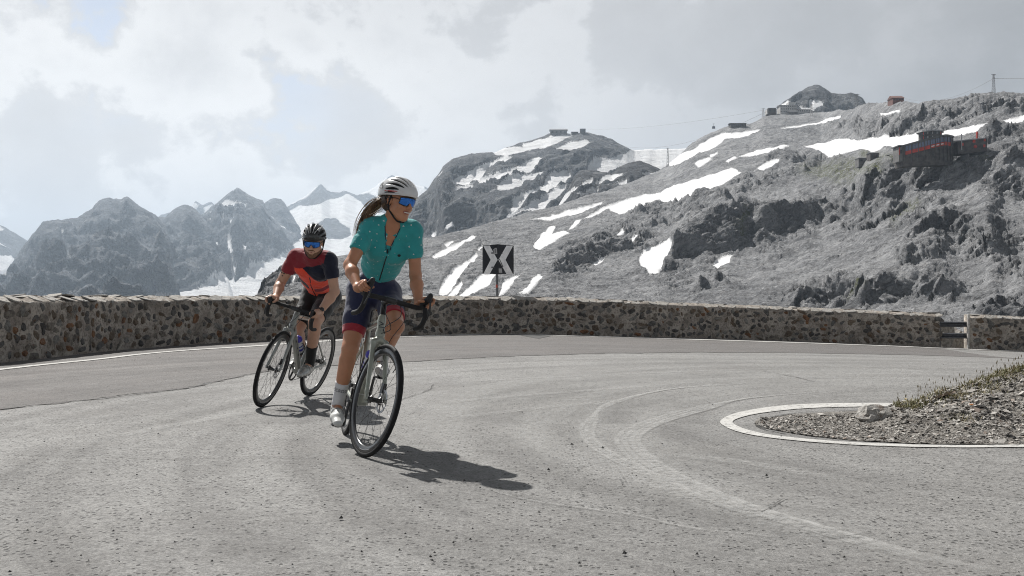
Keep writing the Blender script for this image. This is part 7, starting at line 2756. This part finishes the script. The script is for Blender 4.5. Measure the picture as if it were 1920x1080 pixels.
for n in 'RL':
    a, b = J['kn' + n], J['an' + n]
    ma.band('sock', M_blkf, a, b, 0.56, 1.05, lambda F, g, c, n=n: ma.shin(F, n, g, c), 0.006)
    ma.shoe(n, M_shs, M_sole)
VM = [(0.0, 0.45, 0.11, 0.60, 0), (0.36, 0.45, 0.10, 0.58, -0.10), (0.70, 0.38, 0.095, 0.50, -0.18), (1.05, 0.26, 0.09, 0.42, -0.20), (1.35, 0.14, 0.07, 0.3, -0.10), (0.42, -0.75, 0.12, 0.22, 0), (0.9, -0.68, 0.12, 0.22, 0), (1.55, 0.10, 0.05, 0.40, 0)]
M_helM = P('helmet black gloss', (0.022, 0.023, 0.024), 0.25, coat=0.5)
hm_ = ma.helmet(M_helM, M_lin, P('helmet rim black', (0.014, 0.014, 0.015), 0.4), M_strap, dict(vents=VM))
h = ma.hp
M_sil = P('helmet silver stripe', (0.42, 0.42, 0.43), 0.3, 0.4)
cM = h(-0.020, 0, 0.046)
for a0 in (-0.62, -0.21, 0.21, 0.62):
    pts = []
    for be in np.linspace(-0.55, 1.02, 12):
        rr_ = np.array((0.1405, 0.1015, 0.1045)) * 1.05
        al_ = a0 * (1 - 0.35 * max(0, be))
        pts.append(cM + ma.RH @ (rr_ * v3(math.sin(be), math.cos(be) * math.sin(al_ * 1.05), math.cos(be) * math.cos(al_ * 1.05))))
    MB().tube(pts, 0.0032, 5).build('silver_stripe', M_sil, hm_)
MB().box(h(0.118, 0, 0.055), (0.006, 0.05, 0.012), ma.RH).build('brow_plate', M_blk, hm_)
for sd in (-1, 1):
    MB().box(h(0.065, sd * 0.055, 0.122), (0.030, 0.014, 0.004), ma.RH @ np.array(Matrix.Rotation(0.55, 3, 'Y') @ Matrix.Rotation(-sd * 0.5, 3, 'X'))).build('silver_badge', M_sil, hm_)
ma.glasses(M_lens, M_gfr)
# short beard, moustache, cropped hair
M_beard = P('beard brown', (0.17, 0.088, 0.050), 0.8, var=0.35, vs=90, bump=0.6, bs=260)
F = Field(h(0.03, 0, -0.06) - 0.13, h(0.03, 0, -0.06) + 0.13, 0.0036)
ma.headvol(F, 0.0012)
F.clip(h(0, 0, -0.040), nrm(ma.RH @ v3(0.42, 0, 1)))
F.clip(h(0.0, 0, 0), -nrm(ma.RH @ v3(1, 0, 0)))
F.ell(h(0.095, 0, -0.066), (0.022, 0.017, 0.009), ma.RH, 0.004, sub=True)
F.clip(h(0.03, 0, -0.118), -nrm(ma.RH @ v3(0.2, 0, 1)))
F.ripple(0.0016, 90, 0.01, 2)
F.build('beard', M_beard, ma.root)
MB().tube(catmull([h(0.078, -0.026, -0.060), h(0.092, -0.012, -0.050), h(0.0965, 0, -0.049), h(0.092, 0.012, -0.050), h(0.078, 0.026, -0.060)], 4), [0.002] + [0.0048] * 15 + [0.002], 6).build('moustache', M_beard, ma.root)
MB().tube([h(0.088, -0.014, -0.0665), h(0.0935, 0, -0.067), h(0.088, 0.014, -0.0665)], [0.002, 0.0042, 0.002], 6).build('lips', M_lip, ma.root)
F = Field(h(-0.03, 0, 0) - 0.15, h(-0.03, 0, 0) + 0.15, 0.0045)
F.ell(h(-0.020, 0, 0.024), (0.102, 0.079, 0.097), ma.RH, 0.0)
F.clip(h(-0.006, 0, 0), nrm(ma.RH @ v3(1, 0, 0.5)))
F.clip(h(0, 0, -0.045), -nrm(ma.RH @ v3(0, 0, 1)))
F.build('hair', P('hair dark', (0.03, 0.018, 0.012), 0.7), ma.root)
# watch on the left wrist
wr, el = J['wrL'], J['elL']
d_ = nrm(wr - el)
MB().lathe([(0.0295, -0.011), (0.0325, -0.010), (0.0325, 0.010), (0.0295, 0.011)], wr - d_ * 0.022, d_, 20).build('watch_strap', M_strap, ma.root)
up_ = nrm(v3(0.2, 0.5, 1) - d_ * (v3(0.2, 0.5, 1) @ d_))
MB().lathe([(0.019, -0.004), (0.020, 0.003), (0.016, 0.008), (0.0001, 0.009)], wr - d_ * 0.022 + up_ * 0.033, up_, 18).build('watch_case', M_blk, ma.root)
# dark tattoo on the right upper arm
a, b = J['shR'], J['elR']
d_ = nrm(b - a)
ux = nrm(v3(1, -0.35, 0) - d_ * (v3(1, -0.35, 0) @ d_))
uy = np.cross(d_, ux)
V, F_ = [], []
rnd = random.Random(8)
for k in range(7):
    c0, th0 = 0.60 + 0.12 * rnd.random(), rnd.uniform(-0.7, 0.5)
    b_ = len(V)
    for i in range(5):
        th = th0 + 0.22 * math.cos(i * 1.257) * rnd.uniform(0.5, 1)
        q = a + (b - a) * (c0 + 0.022 * math.sin(i * 1.257))
        V.append(q + (ux * math.cos(th) + uy * math.sin(th)) * 0.0505)
    F_.append(tuple(b_ + i for i in range(5)))
obj('tattoo', mesh_from('tattoo', V, F_, P('tattoo ink', (0.05, 0.035, 0.032), 0.6)), bodyM)
